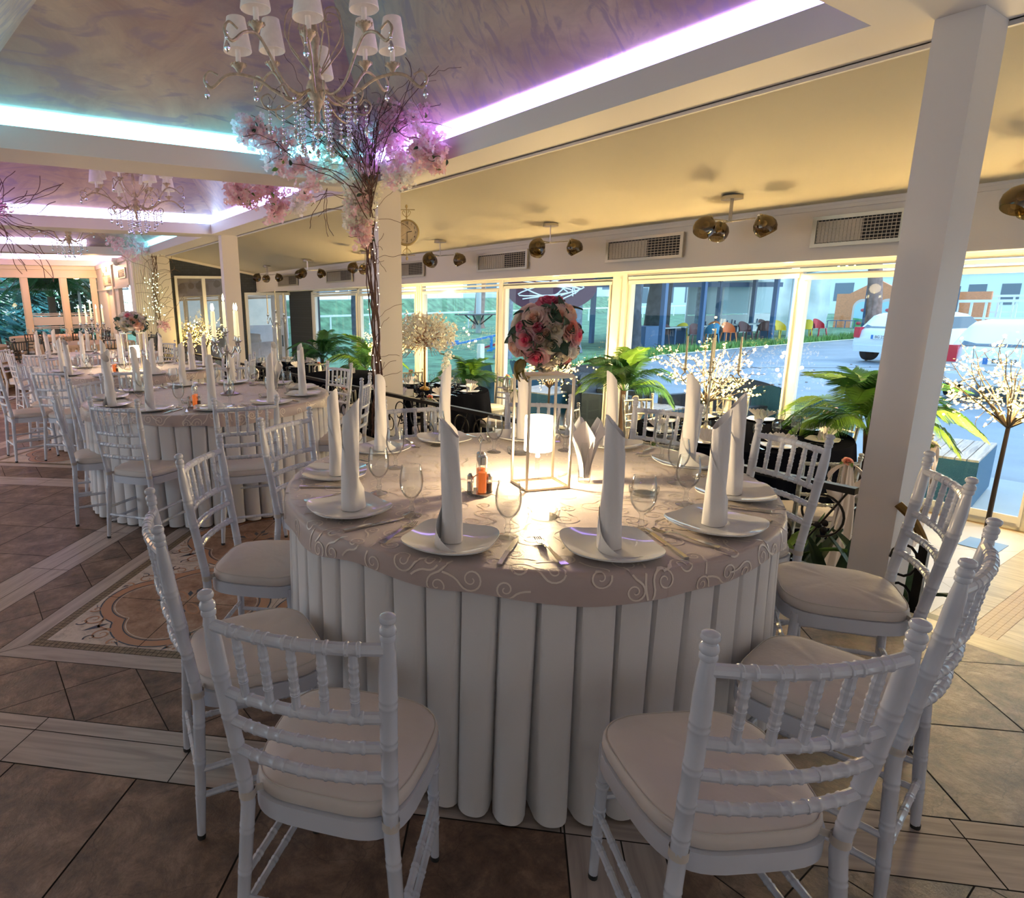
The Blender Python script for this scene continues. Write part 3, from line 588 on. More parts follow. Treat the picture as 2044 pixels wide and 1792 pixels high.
def chair_meshes(key, wm):
    if key in CH: return CH[key]
    D = []
    for sx in (-1, 1): D.append(('back_post', post_mesh(sx).mesh('back_post', wm), None))
    for sx in (-1, 1):
        m = MB(); p, r = bamboo((sx * .172, .345, .012), (sx * .168, .33, .405), .0115, (.3, .5, .72), 12, r1=.0155, pair=.009); m.tube(p, r, 12); D.append(('leg', m.mesh('leg', wm), None))
    for z, rg, br in ((.852, (.17, .335, .5, .665, .83), .0125), (.70, (.17, .335, .5, .665, .83), .0118), (.628, (.17, .335, .5, .665, .83), .0115), (.552, (.17, .335, .5, .665, .83), .0115)):
        a, b = pt(z, -1), pt(z, 1); m = MB(); p, r = bamboo(a, b, br, rg, bow=(0, -.026, 0)); m.tube(p, r, 10)
        D.append(('crest_rail' if z > .8 else 'back_rail', m.mesh('back_rail', wm), None))
    for f in (.17, .335, .5, .665, .83):
        bw = Vector((0, -.026, 0)) * 4 * f * (1 - f); a = pt(.705, -1).lerp(pt(.705, 1), f) + bw; b = pt(.848, -1).lerp(pt(.848, 1), f) + bw
        m = MB(); p, r = bamboo(a, b, .0088, (.3, .52, .75), pair=.006); m.tube(p, r, 9); D.append(('spindle', m.mesh('spindle', wm), None))
    O = seat_outline(-.004, .372, off=.006); I = seat_outline(-.004, .372, off=-.012); n = len(O); vs = []
    for (P, z0, z1) in ((O, .374, .419), (I, .374, .419)):
        for z in (z0, z1): vs += [(x, y, z - (.012 if z == z0 and abs(x) < .1 else 0) * 0) for x, y in P]
    fs = []
    for i in range(n):
        j = (i + 1) % n; fs += [(i, j, n + j, n + i), (2 * n + j, 2 * n + i, 3 * n + i, 3 * n + j), (j, i, 2 * n + i, 2 * n + j), (n + i, n + j, 3 * n + j, 3 * n + i)]
    m = MB(); m.add(vs, fs); D.append(('seat_frame', m.mesh('seat_frame', wm), None))
    for a, b, bw in (((-.185, -.018, .16), (.185, -.018, .16), 0), ((-.183, -.012, .205), (-.172, .342, .205), 0), ((.183, -.012, .205), (.172, .342, .205), 0), ((-.17, .343, .25), (.17, .343, .25), 0), ((-.184, -.016, .125), (-.173, .344, .125), 0), ((.184, -.016, .125), (.173, .344, .125), 0)):
        m = MB(); p, r = bamboo(a, b, .0088, (.18, .36, .54, .72, .88), pair=.007); m.tube(p, r, 8); D.append(('stretcher', m.mesh('stretcher', wm), None))
    D.append(('seat_cushion', cushion_mesh().mesh('seat_cushion', CUSH), None))
    D.append(('piping', piping_mesh().mesh('piping', PIPE), 'seat_cushion'))
    for sx in (-1, 1):
        m = MB(); c = pt(.43, sx)
        for dz in (-.006, 0, .006): m.grid(lambda u, v: (c.x + .0185 * math.cos(2 * PI * u), c.y + .0185 * math.sin(2 * PI * u), c.z + dz + .008 * (v - .5)), 14, 1, True)
        m.obox((c.x - sx * .01, c.y + .012, c.z), (c.x - sx * .045, .03, c.z + .004), .003, .016); D.append(('cushion_tie', m.mesh('cushion_tie', TIE), None))
    for sx in (-1, 1):
        for p in (pt(0, sx), Vector((sx * .172, .345, 0))):
            m = MB(); m.lathe([(0.001, 0), (.0118, 0), (.0122, .008), (.0118, .014)], 12, (p.x, p.y, 0)); D.append(('foot_cap', m.mesh('foot_cap', RUB), None))
    CH[key] = D; return D
def chair(x, y, deg, label, group, key='white', z=0, name='banquet_chair'):
    t = thing(name, label, 'chair', (x, y, z), math.radians(deg - 90), group); last = {}
    for nm, me, par in chair_meshes(key, {'white': WHITE, 'silver': SILV2, 'dark': DARKM}[key]):
        o = link(bpy.data.objects.new(nm, me), last[par] if par else t); last[nm] = o
    return t
def far_chair(x, y, deg, label, group, key='white', z=0):
    """a chair too far off to show its small parts"""
    k = 'far' + key
    if k not in CH:
        mats = {'white': WHITE, 'silver': SILV2, 'dark': DARKM}[key]; A = []
        m = MB()
        for sx in (-1, 1): m.tube([pt(z_, sx) for z_ in (0, .2, .414, .6, .8, .87)], .0155, 6); m.sphere(pt(.905, sx), .016, 6, 4); m.tube([(sx * .172, .345, 0), (sx * .168, .33, .41)], .014, 6)
        for z_ in (.852, .70, .628, .552): m.tube([pt(z_, -1), (pt(z_, -1) + pt(z_, 1)) / 2 + Vector((0, -.026, 0)), pt(z_, 1)], .011, 6)
        for f in (.17, .335, .5, .665, .83):
            bw = Vector((0, -.026, 0)) * 4 * f * (1 - f); m.tube([pt(.705, -1).lerp(pt(.705, 1), f) + bw, pt(.848, -1).lerp(pt(.848, 1), f) + bw], .009, 5)
        A.append(('chair_frame', m.mesh('chair_frame', mats)))
        m = MB(); O = seat_outline(-.004, .372, n=20); m.add([(a, b, .38) for a, b in O] + [(a, b, .42) for a, b in O], [(i, (i + 1) % 20, 20 + (i + 1) % 20, 20 + i) for i in range(20)] + [tuple(range(20, 40))])
        for a, b in (((-.185, -.018, .16), (.185, -.018, .16)), ((-.183, -.012, .205), (-.172, .342, .205)), ((.183, -.012, .205), (.172, .342, .205))): m.tube([a, b], .009, 5)
        A.append(('seat_frame', m.mesh('seat_frame', mats)))
        m = MB(); O = seat_outline(0, .375, n=20); m.add([(a, b, z_) for z_, q in ((.421, 1), (.455, 1), (.468, .8)) for a, b in [(a * q, .19 + (b - .19) * q) for a, b in O]], [(j * 20 + i, j * 20 + (i + 1) % 20, (j + 1) * 20 + (i + 1) % 20, (j + 1) * 20 + i) for j in (0, 1) for i in range(20)] + [tuple(range(40, 60))])
        A.append(('seat_cushion', m.mesh('seat_cushion', CUSH))); CH[k] = A
    t = thing('banquet_chair', label, 'chair', (x, y, z), math.radians(deg - 90), group)
    for nm, me in CH[k]: link(bpy.data.objects.new(nm, me), t)
    return t
SILV2 = mat('silver_chair_lacquer', (.42, .42, .38), .3, .75)
DARKM = mat('dark_chair_lacquer', (.05, .04, .035), .3)

# ================================================================ tables and cloths
def ov(th, d, seed, R=.905):
    """point on the hanging edge of a round cloth, d down from the rim"""
    w = math.sin(11 * th + seed) * .5 + math.sin(17 * th + 2.1 * seed) * .35 + math.sin(29 * th + seed * 3) * .15
    r = R + .004 + .016 * (1 - math.exp(-d / .02)) + w * .011 * d / .08
    return (r * math.cos(th), r * math.sin(th), .768 - max(0, d - .004))
def hang(th, seed): return .078 + .012 * math.sin(5 * th + seed) + .007 * math.sin(13 * th + seed * 2)
def topper(seed, curls=True, R=.905):
    m = MB(); n = 180; vs = [(0, 0, .768)]; rings = [.3, .6, .8, .88, .9]
    for r in rings: vs += [(r * math.cos(2 * PI * i / n), r * math.sin(2 * PI * i / n), .768) for i in range(n)]
    for k in (.08, .25, .5, .75, 1): vs += [ov(2 * PI * i / n, hang(2 * PI * i / n, seed) * k, seed, R) for i in range(n)]
    L = len(rings) + 5; fs = [(0, 1 + i, 1 + (i + 1) % n) for i in range(n)]
    fs += [(1 + j * n + i, 1 + (j + 1) * n + i, 1 + (j + 1) * n + (i + 1) % n, 1 + j * n + (i + 1) % n) for j in range(L - 1) for i in range(n)]
    m.add(vs, fs)
    if curls:
        m.cur = 1; Rn = random.Random(seed); done = []
        def P(x, y):
            r = math.hypot(x, y)
            if r < .902: return (x, y, .7689)
            th = math.atan2(y, x); d = min(r - .9, hang(th, seed) * .97); a = ov(th, d, seed, R); return (a[0] * 1.0016, a[1] * 1.0016, a[2] + .0002)
        def rib(pts, w):
            vs = []
            for i, p in enumerate(pts):
                a, b = pts[max(0, i - 1)], pts[min(len(pts) - 1, i + 1)]; dx, dy = b[0] - a[0], b[1] - a[1]; d = math.hypot(dx, dy) or 1; ww = w * (1 - .5 * i / len(pts)) / 2
                vs += [P(p[0] - dy / d * ww, p[1] + dx / d * ww), P(p[0] + dy / d * ww, p[1] - dx / d * ww)]
            m.add(vs, [(2 * i, 2 * i + 1, 2 * i + 3, 2 * i + 2) for i in range(len(pts) - 1)])
        for _ in range(2600):
            a = Rn.random() * 2 * PI; r = .965 * math.sqrt(Rn.random()); s_ = Rn.uniform(.024, .05)
            if r > .87: s_ = min(s_, .034)
            if any(math.hypot(r * math.cos(a) - q[0], r * math.sin(a) - q[1]) < (s_ + q[2]) * 1.05 for q in done): continue
            c = (r * math.cos(a), r * math.sin(a)); done.append((*c, s_)); a0 = Rn.random() * 2 * PI; sg = Rn.choice((-1, 1))
            pts = curl2(c, s_, a0, 1.55, sg, 26); tx, ty = math.sin(a0) * sg, -math.cos(a0) * sg
            tail = [(pts[0][0] + tx * s_ * 1.5 * u + math.cos(a0) * s_ * .9 * u * u, pts[0][1] + ty * s_ * 1.5 * u + math.sin(a0) * s_ * .9 * u * u) for u in (1, .75, .5, .25)]
            rib(tail + pts, .0058)
    return m
def skirt(seed, n=54, R=.902, zt=.755, zb=.012):
    m = MB(); Rn = random.Random(seed); ph = [Rn.uniform(-.12, .12) for _ in range(n)]; amp = [Rn.uniform(.7, 1.3) for _ in range(n)]
    per = 14; N = n * per; lev = [0, .04, .12, .25, .45, .65, .82, .92, 1]
    vs = []
    for l in lev:
        for i in range(N):
            k = i // per; u = (i % per) / per + 0; th = 2 * PI * (k + u + ph[k] * 0) / n
            notch = math.exp(-((u - .93) / .055) ** 2) * (.022 + .012 * l) * amp[k]
            uu = (u + .07) % 1; wave = (1 - abs(2 * uu - 1) ** 2.6) ** .8
            r = R + .004 + .012 * l - notch + (wave - .6) * .052 * l ** 1.6 * amp[k] + .006 * l * math.sin(7 * th + seed)
            th += .012 * l * math.sin(3 * th + seed + k)
            vs.append((r * math.cos(th), r * math.sin(th), zt + (zb - zt) * l))
    m.add(vs, [(j * N + (i + 1) % N, j * N + i, (j + 1) * N + i, (j + 1) * N + (i + 1) % N) for j in range(len(lev) - 1) for i in range(N)])
    hem = MB()
    for e in (0, .0015):
        pass
    return m
TOPW = mat('plywood_tabletop', (.35, .26, .18), .6)
TAB = {}
def table(x, y, seed, where, cloths=(SKIRT, CLOTH), z=0, names=('white pleated', 'dusty pink damask'), curls=True, rz=0, n=54):
    t = thing('round_table', 'round banquet table hidden under its cloths, %s' % where, 'table', (x, y, z), rz, 'round banquet tables')
    m = MB(); m.lathe([(.001, .73), (.895, .73), (.895, .755), (.001, .755)], 64); m.build('tabletop', TOPW, t)
    for a in range(4): m = MB(); c = (.5 * math.cos(a * PI / 2 + .7), .5 * math.sin(a * PI / 2 + .7)); m.tube([(c[0], c[1], 0), (c[0] * .9, c[1] * .9, .73)], .016, 8); m.build('leg', IRON, t)
    k = (seed if seed == 1 else 2, cloths[0].name, n)
    if k not in TAB: TAB[k] = skirt(seed, n).mesh('table_skirt', cloths[0], 60)
    o = link(bpy.data.objects.new('table_skirt', TAB[k])); o.location = (x, y, z); o.rotation_euler.z = rz
    tag(o, '%s floor-length skirt of the table %s' % (names[0], where), 'table skirt', 'table skirts')
    k = (seed if seed == 1 else 2, cloths[1].name, curls)
    if k not in TAB: TAB[k] = topper(seed, curls).mesh('tablecloth', [cloths[1], CURL], 60)
    o = link(bpy.data.objects.new('tablecloth', TAB[k])); o.location = (x, y, z); o.rotation_euler.z = rz
    tag(o, '%s overlay cloth on the table %s' % (names[1], where), 'tablecloth', 'overlay tablecloths')
def plate_mesh(a=.128, n=56, e=3.6):
    m = MB()
    def out(u, r):
        th = 2 * PI * u; c, s_ = math.cos(th), math.sin(th); R = (abs(c) ** e + abs(s_) ** e) ** (-1 / e); k = (R - 1) / .25
        return (a * r * R * c, a * r * R * s_, (.004 + .018 * max(0, r - .45) ** 1.6 * 2.0 + k * .012 * r ** 4))
    rr = [.02, .3, .45, .55, .65, .75, .85, .93, .98, 1.0]
    vs = [out(i / n, r) for r in rr for i in range(n)]; k = len(rr)
    vs += [(lambda p: (p[0], p[1], p[2] - .004 + (0 if r > .5 else 0)))(out(i / n, r)) for r in (1.0, .93, .8, .65, .5, .45) for i in range(n)]
    vs = [(x, y, max(z, .0005)) for x, y, z in vs]; K = k + 6
    m.add(vs, [(j * n + i, j * n + (i + 1) % n, (j + 1) * n + (i + 1) % n, (j + 1) * n + i) for j in range(K - 1) for i in range(n)] + [tuple(range(n - 1, -1, -1)), tuple((K - 1) * n + i for i in range(n))][::1])
    return m
def napkin_mesh(seed, h=.365):
    """tall rolled candle fold: a slanted rim, a diagonal wrap and a loose tail at the foot"""
    R = random.Random(seed); m = MB(); nu, nv = 84, 18; turns = 2.35; tip = R.uniform(-.6, .6); tail = R.uniform(.05, .085)
    def S_(u, v):
        ph = 2 * PI * turns * u; z1 = h * (.92 + .08 * math.cos(ph - tip)) if u < .52 else h * (.92 + .08 * math.cos(2 * PI * turns * .52 - tip)) - (u - .52) / .48 * h * .97
        z1 = max(z1, .004); z = z1 * v; zz = z / h
        r = .0225 + .0055 * u + .006 * (1 - zz) ** 2
        r += .004 * math.sin(2 * ph + seed) * zz * .5 + .0012 * math.sin(5 * ph + 9 * zz + seed)
        if u > .86: k = (u - .86) / .14; r += tail * k ** 1.2 * (1 - zz) ** 1.5 * .9
        lean = .012 * zz * zz
        return (r * math.cos(ph) + lean * math.cos(seed), r * math.sin(ph) + lean * math.sin(seed), z + .0005)
    m.grid(S_, nu, nv); return m
GOB = [(.0005, .001), (.031, .001), (.0325, .003), (.028, .006), (.013, .009), (.007, .014), (.0085, .021), (.0105, .026), (.0078, .031), (.0062, .042), (.0068, .052), (.012, .060), (.024, .072), (.0335, .088), (.0378, .105), (.0388, .120), (.0372, .140), (.0338, .160), (.0318, .172), (.0312, .1735), (.0305, .172), (.0325, .159), (.0360, .139), (.0376, .120), (.0366, .105), (.0322, .089), (.0230, .074), (.010, .0635), (.0005, .061)]
def goblet_mesh(n=26): return MB().lathe(GOB, n)
def knife_mesh():
    m = MB(); m.obox((0, -.115, .003), (0, -.02, .0045), .0125, .0055); m.obox((0, -.116, .003), (0, -.108, .003), .0145, .0065)
    P = [(-.006, -.02), (.006, -.02), (.0075, -.005), (.0095, .03), (.009, .075), (.004, .102), (-.004, .108), (-.0065, .07), (-.0065, .0)]
    n = len(P); m.add([(x, y, .0025) for x, y in P] + [(x * .9, y, .004) for x, y in P], [tuple(range(n - 1, -1, -1)), tuple(range(n, 2 * n))] + [(i, (i + 1) % n, n + (i + 1) % n, n + i) for i in range(n)]); return m
def fork_mesh():
    m = MB(); V = [(0, -.10, .004, .0085), (0, -.098, .005, .0115), (0, -.06, .006, .008), (0, -.01, .008, .0045), (0, .03, .012, .0042), (0, .045, .010, .008), (0, .055, .0065, .0118), (0, .062, .004, .0122)]
    vs = []
    for x, y, z, w in V: vs += [(-w, y, z), (w, y, z), (w, y, z - .0022), (-w, y, z - .0022)]
    m.add(vs, [(i * 4 + j, i * 4 + (j + 1) % 4, i * 4 + 4 + (j + 1) % 4, i * 4 + 4 + j) for i in range(len(V) - 1) for j in range(4)] + [(3, 2, 1, 0)])
    for k in range(4): x = -.0095 + k * .00633; m.obox((x, .058, .0035), (x * .95, .085, .0035), .0026, .002); m.obox((x * .95, .085, .0035), (x * .9, .101, .0085), .0022, .0018)
    return m
PM = plate_mesh().mesh('plate', PORC, 50); NM = [napkin_mesh(i).mesh('napkin', NAP, 50) for i in range(5)]; GM = goblet_mesh().mesh('goblet', GLASS, 40)
KM = knife_mesh().mesh('knife', STEEL, 40); FM = fork_mesh().mesh('fork', STEEL, 40); GMF = goblet_mesh(10).mesh('goblet', GLASS, 40)
def put_obj(name, me, loc, rz, label, cat, group, sc=1):
    o = link(bpy.data.objects.new(name, me)); o.location = loc; o.rotation_euler = (0, 0, rz); o.scale = (sc,) * 3; return tag(o, label, cat, group)
# ---- the main table
X1, Y1 = 1.72, 1.785
table(X1, Y1, 1, 'in the foreground under the rose centrepiece', rz=.3)
SET = [(-.698, -.432, 'nearest the camera on the left half'), (-.33, -.735, 'nearest the camera on the right half'), (.101, -.765, 'at the right, second before the pillar'), (.465, -.615, 'at the right edge nearest the pillar'), (.72, -.27, 'at the far right before the railing'), (.76, .16, 'at the back right of the small vase'), (.53, .53, 'straight behind the flower stand'), (.18, .73, 'at the back beside the tree-wrapped pillar'), (-.2, .73, 'at the back left before the vine trunk'), (-.58, .46, 'at the left edge, farther one'), (-.75, .03, 'at the left edge, nearer one')]
NR = [2.0, 2.6, -1.2, -.6, 3.0, 2.4, 1.5, 4.6, 4.2, 5.5, 5.3]
for i, ((dx, dy, w), nr) in enumerate(zip(SET, NR)):
    a = math.atan2(dy, dx); r = min(math.hypot(dx, dy), .765); dx, dy = r * math.cos(a), r * math.sin(a)
    put_obj('plate', PM, (X1 + dx, Y1 + dy, .7695), a + random.uniform(-.12, .12), 'white square coupe plate on the main table, %s' % w, 'plate', 'plates on the main table')
    put_obj('napkin', NM[i % 5], (X1 + dx * .99, Y1 + dy * .99, .7745), nr, 'tall white rolled napkin standing on the plate %s' % w, 'napkin', 'rolled napkins on the main table', 1.0 + .04 * math.sin(i * 2))
    for s_, nm, me in ((1, 'fork', FM), (-1, 'knife', KM)):
        # seen from the diner: fork on the left, knife on the right
        tx, ty = -math.sin(a), math.cos(a); o_ = -s_ * .172; q = (X1 + dx * .985 + tx * o_, Y1 + dy * .985 + ty * o_)
        put_obj(nm, me, (q[0], q[1], .7695), a + PI / 2 + random.uniform(-.15, .15), 'steel %s lying beside the plate %s' % (nm, w), nm, ('forks' if nm == 'fork' else 'knives') + ' on the main table')
for i, (x, y, w) in enumerate([(1.237, 1.323, 'in front of the ashtray'), (1.111, 1.646, 'left of the nearest left napkin'), (1.156, 1.925, 'second from the left edge'), (1.402, 2.195, 'behind the cruet set on the left'), (1.93, 2.17, 'just left of the flower stand'), (2.215, 2.0, 'behind the napkin vase'), (2.145, 1.377, 'in the back pair on the right'), (1.936, 1.202, 'in the front pair on the right'), (1.60, 1.13, 'behind the right front napkin'), (1.80, 2.44, 'at the back near the pillar'), (2.40, 1.62, 'at the far right before the railing')]):
    put_obj('goblet', GM, (x, y, .7695), 0, 'clear stemmed water goblet %s' % w, 'glass', 'goblets on the main table')
def ashtray(x, y, w, z=.7695):
    m = MB().lathe([(.001, .006), (.035, .006), (.040, .012), (.046, .026), (.052, .028), (.053, .024), (.050, .004), (.047, 0), (.001, 0)], 28); o = m.build('ashtray', GLASS); o.location = (x, y, z); tag(o, 'clear round glass ashtray %s' % w, 'ashtray', 'glass ashtrays'); return o
ashtray(1.462, 1.397, 'in front of the flower stand on the main table'); ashtray(1.936, 1.367, 'beside the front right napkin on the main table'); ashtray(2.008, 2.09, 'left behind the flower stand on the main table')
# cruet set
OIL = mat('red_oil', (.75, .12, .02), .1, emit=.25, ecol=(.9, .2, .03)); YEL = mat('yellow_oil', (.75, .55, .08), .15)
def cruet(x, y, z, label, rz=0.3):
    t = thing('cruet_set', label, 'cruet set', (x, y, z), rz)
    m = MB().lathe([(.001, 0), (.045, 0), (.047, .01), (.001, .01)], 24); m.build('tray', SILVER, t)
    m = MB(); m.tube(bez([(-.04, 0, .01), (-.042, 0, .06), (0, 0, .075), (.042, 0, .06), (.04, 0, .01)], 6), .002, 6); m.tube([(0, 0, .01), (0, 0, .19), (.012, 0, .205), (0, 0, .22), (-.012, 0, .205), (0, 0, .19)], .002, 6); m.build('handle', SILVER, t)
    for px, py, hh, c in ((-.012, -.024, .13, OIL), (.024, .018, .13, OIL)):
        m = MB().lathe([(.001, .012), (.017, .012), (.0175, .10), (.013, .118), (.010, .122)], 16, (px, py, 0)); b = m.build('bottle', GLASS, t)
        m = MB().lathe([(.001, .014), (.0155, .014), (.0155, .088), (.001, .088)], 14, (px, py, 0)); m.build('oil', c, b)
        m = MB().lathe([(.0165, .118), (.0165, .145), (.012, .150), (.001, .151)], 16, (px, py, 0)); m.build('cap', SILVER, b)
    for px, py, c in ((-.030, .018, mat('salt', (.85, .85, .82), .8)), (.016, -.03, mat('pepper', (.12, .08, .06), .8))):
        m = MB().lathe([(.001, .012), (.0125, .012), (.0125, .055), (.010, .06)], 12, (px, py, 0)); b = m.build('shaker', GLASS, t)
        m = MB().lathe([(.001, .014), (.011, .014), (.011, .045), (.001, .045)], 12, (px, py, 0)); m.build('filling', c, b)
        m = MB().lathe([(.0122, .058), (.0122, .07), (.006, .078), (.001, .078)], 12, (px, py, 0)); m.build('cap', SILVER, b)
    return t
cruet(1.455, 1.71, .7695, 'chrome cruet stand with red oil bottles, salt and pepper beside the flower stand', .1)
# vase with paper napkins
def nvase(x, y, z, label):
    t = thing('napkin_vase', label, 'vase', (x, y, z)); m = MB().lathe([(.001, 0), (.022, 0), (.023, .01), (.026, .12), (.031, .16), (.029, .16), (.024, .12), (.02, .02), (.001, .018)], 22); m.build('vase', GLASS, t)
    for k in range(5):
        a = k * 1.25; m = MB()
        def Q(u, v): w = (u - .5) * (.03 + .05 * v); r = .006 + .05 * v * v; return (math.cos(a) * r - math.sin(a) * w + .4 * w * w * 8 * math.cos(a), math.sin(a) * r + math.cos(a) * w, .02 + v * (.235 - abs(u - .45) * .12))
        m.grid(Q, 6, 6); m.build('paper_napkin', NAP, t)
    return t
nvase(1.88, 1.594, .7695, 'small glass vase holding fanned white paper napkins right of the flower stand')
# flower stand, lamp, roses
def flower_stand(x, y, z, h=.46, rz=0, label='', w=.10):
    t = thing('flower_stand', label, 'flower stand', (x, y, z), rz)
    for sx in (-1, 1):
        for sy in (-1, 1): m = MB(); m.box(sx * w - .004, sx * w + .004, sy * w * .8 - .004, sy * w * .8 + .004, 0, h); m.build('post', BRASS, t)
    for zz in (0, h - .008):
        m = MB()
        for sx in (-1, 1): m.box(sx * w - .004, sx * w + .004, -w * .8, w * .8, zz, zz + .008)
        for sy in (-1, 1): m.box(-w, w, sy * w * .8 - .004, sy * w * .8 + .004, zz, zz + .008)
        m.build('frame_ring', BRASS, t)
    m = MB(); m.box(-w, w, -w * .8, w * .8, h, h + .004); m.build('top_plate', BRASS, t); return t
flower_stand(1.715, 1.665, .7695, .42, math.radians(-20), 'square gold wire flower stand in the middle of the main table', .085)
SHADE = mat('lit_fluted_crystal', (.95, .9, .8), .15, emit=9, ecol=(1, .80, .50))
def table_lamp(x, y, z, label, power, col=(1, .72, .38)):
    t = thing('table_lamp', label, 'lamp', (x, y, z)); m = MB().lathe([(.001, 0), (.045, 0), (.045, .008), (.012, .012), (.008, .02), (.008, .13), (.001, .13)], 24); m.build('base', ACRYL, t)
    m = MB(); n = 72; m.grid(lambda u, v: ((.050 + (.0022 if int(u * n) % 2 else 0)) * math.cos(2 * PI * u), (.050 + (.0022 if int(u * n) % 2 else 0)) * math.sin(2 * PI * u), .13 + .13 * v), n, 1, True); m.build('lamp_shade', SHADE, t, 0)
    m = MB().lathe([(.046, .245), (.050, .262), (.053, .262), (.053, .255)], 40); m.build('shade_rim', ACRYL, t)
    ld = bpy.data.lights.new('lamp_bulb', 'POINT'); ld.energy = power; ld.color = col; ld.shadow_soft_size = .02; lo = bpy.data.objects.new('lamp_bulb', ld); link(lo, t); lo.location = (0, 0, .105)
    return t
table_lamp(1.724, 1.69, .7695, 'glowing fluted crystal table lamp standing inside the gold flower stand', 12)

def petal(m, M, w, h, curlk, cup, n=6):
    def Q(u, v):
        x = (u - .5) * 2; ww = w * math.sin(PI * (.12 + .80 * v) ** .9) ** .7; y = h * v
        z = cup * (x * x) * w * .8 + curlk * h * max(0, v - .55) ** 2 * 2.2 - .22 * h * math.sin(PI * v)
        return M @ Vector((x * ww, -z, y + .06 * h * (1 - x * x) * v))
    m.grid(Q, n, n)
def cup_petal(m, a0, span, r0, rt, z0, zt, flare, R, n=7, tip=.0):
    wv = R.uniform(0, 6)
    def Q(u, v):
        x = 2 * u - 1; a = a0 + x * span / 2 * (.55 + .45 * min(1, v * 1.6)); hv = v * (1 - .16 * x * x * v)
        r = r0 + (rt - r0) * math.sin(min(1, hv * 1.05) * PI / 2) ** .8 + flare * hv ** 5 * (1 - .25 * x * x) + .02 * rt * math.sin(3 * x + wv) * v
        z = z0 + (zt - z0) * hv - flare * .65 * hv ** 7 + .03 * math.sin(4 * x + wv) * v * rt
        r += tip * max(0, v - .8) * (1 - abs(x))
        return (r * math.cos(a), r * math.sin(a), z)
    m.grid(Q, n, n)
def rose_mesh(seed, n=24, full=1.0):
    """unit rose, radius about 1, opening towards +z"""
    R = random.Random(seed); m = MB(); a = 0
    for k, (cnt, rt, zt, fl, sp, mi) in enumerate(((2, .10, .36, .0, 3.6, 2), (3, .19, .38, .02, 2.9, 2), (3, .30, .37, .05, 2.6, 1), (4, .43, .34, .10, 2.2, 1), (4, .57, .27, .20, 2.0, 0), (5, .72, .14, .26, 1.75, 0), (5, .84, -.08, .24, 1.6, 0))):
        for i in range(cnt): m.cur = mi; cup_petal(m, a + i * 2 * PI / cnt + R.uniform(-.12, .12), sp, .03, rt, -.55, zt + R.uniform(-.02, .02), fl, R, 7, .05)
        a += 1.1
    m.cur = 1; m.sphere((0, 0, -.35), .3, 8, 6); return m
def bud_mesh(seed):
    R = random.Random(seed + 5); m = MB()
    for k, (cnt, rt, zt, fl, mi) in enumerate(((2, .2, .9, 0, 1), (3, .42, .95, -.12, 1), (3, .62, .85, -.1, 0), (4, .78, .55, .08, 0))):
        for i in range(cnt): m.cur = mi; cup_petal(m, k + i * 2 * PI / cnt, 2.7, .05, rt, -.8, zt, fl, R, 6)
    m.cur = 1; m.sphere((0, 0, -.3), .45, 8, 6); return m
def peony_mesh(seed):
    R = random.Random(seed + 9); m = MB(); a = 0
    for k, (cnt, rt, zt, fl, mi) in enumerate(((5, .14, .42, .0, 1), (6, .26, .45, .02, 1), (7, .38, .44, .03, 1), (7, .50, .40, .04, 0), (7, .63, .30, .06, 0), (7, .76, .14, .10, 0), (7, .86, -.08, .12, 0))):
        for i in range(cnt): m.cur = mi; cup_petal(m, a + i * 2 * PI / cnt + R.uniform(-.2, .2), 1.25 - .02 * k, .04, rt * R.uniform(.92, 1.06), -.5, zt + R.uniform(-.05, .05), fl, R, 5)
        a += .7
    m.cur = 0; m.sphere((0, 0, -.2), .35, 8, 6); return m
def leaf_mesh():
    m = MB(); m.grid(lambda u, v: ((u - .5) * .62 * math.sin(PI * min(1, v * 1.02)) ** .75 * (1 - .25 * v), v, .18 * abs(u - .5) + .12 * math.sin(PI * v) - .18 * v * v), 4, 8); return m
PC = {'peach': ((.86, .66, .62), (.90, .68, .56), (.92, .55, .42)), 'pink': ((.86, .58, .60), (.88, .36, .42), (.82, .14, .26)), 'cream': ((.86, .80, .70), (.82, .74, .58), (.78, .68, .48)), 'hot': ((.72, .26, .36), (.75, .18, .30), (.66, .10, .2)), 'white': ((.86, .84, .80), (.84, .80, .72), (.80, .74, .62)), 'coral': ((.86, .50, .42), (.86, .40, .32), (.8, .3, .25))}
PMATS = {k: [thinmat('%s_petal_%d' % (k, i), tuple(min(1, q * 1.12) for q in c)) for i, c in enumerate(v)] for k, v in PC.items()}
LEAF = mat('dark_green_leaf', (.035, .075, .04), .4, var=.3, vscale=20); LEAFL = mat('fresh_green_leaf', (.12, .24, .04), .45, var=.3, vscale=15); LEAFO = mat('olive_leaf', (.24, .18, .04), .45)
BASEM = {}
def bmesh_of(kind, col, seed=0):
    k = (kind, col, seed)
    if k not in BASEM: BASEM[k] = {'rose': lambda: rose_mesh(seed), 'bud': lambda: bud_mesh(seed), 'peony': lambda: peony_mesh(seed), 'leaf': leaf_mesh}[kind]().mesh(kind, PMATS[col] if col in PMATS else {'dark': LEAF, 'fresh': LEAFL, 'olive': LEAFO}[col], 70)
    return BASEM[k]
def aim(d, spin=0):
    return Vector(d).to_track_quat('Z', 'Y').to_matrix().to_4x4() @ RZ(spin)
def put_flower(parent, kind, col, d, R, size, name, seed=0, spin=0, lab=None, sq=1.0):
    o = link(bpy.data.objects.new(name, bmesh_of(kind, col, seed)), parent); d = Vector(d).normalized()
    o.matrix_local = T(*(Vector((d.x, d.y, d.z * sq)) * R)) @ aim(d, spin) @ SC(size)
    if lab: o['label'] = lab
    return o
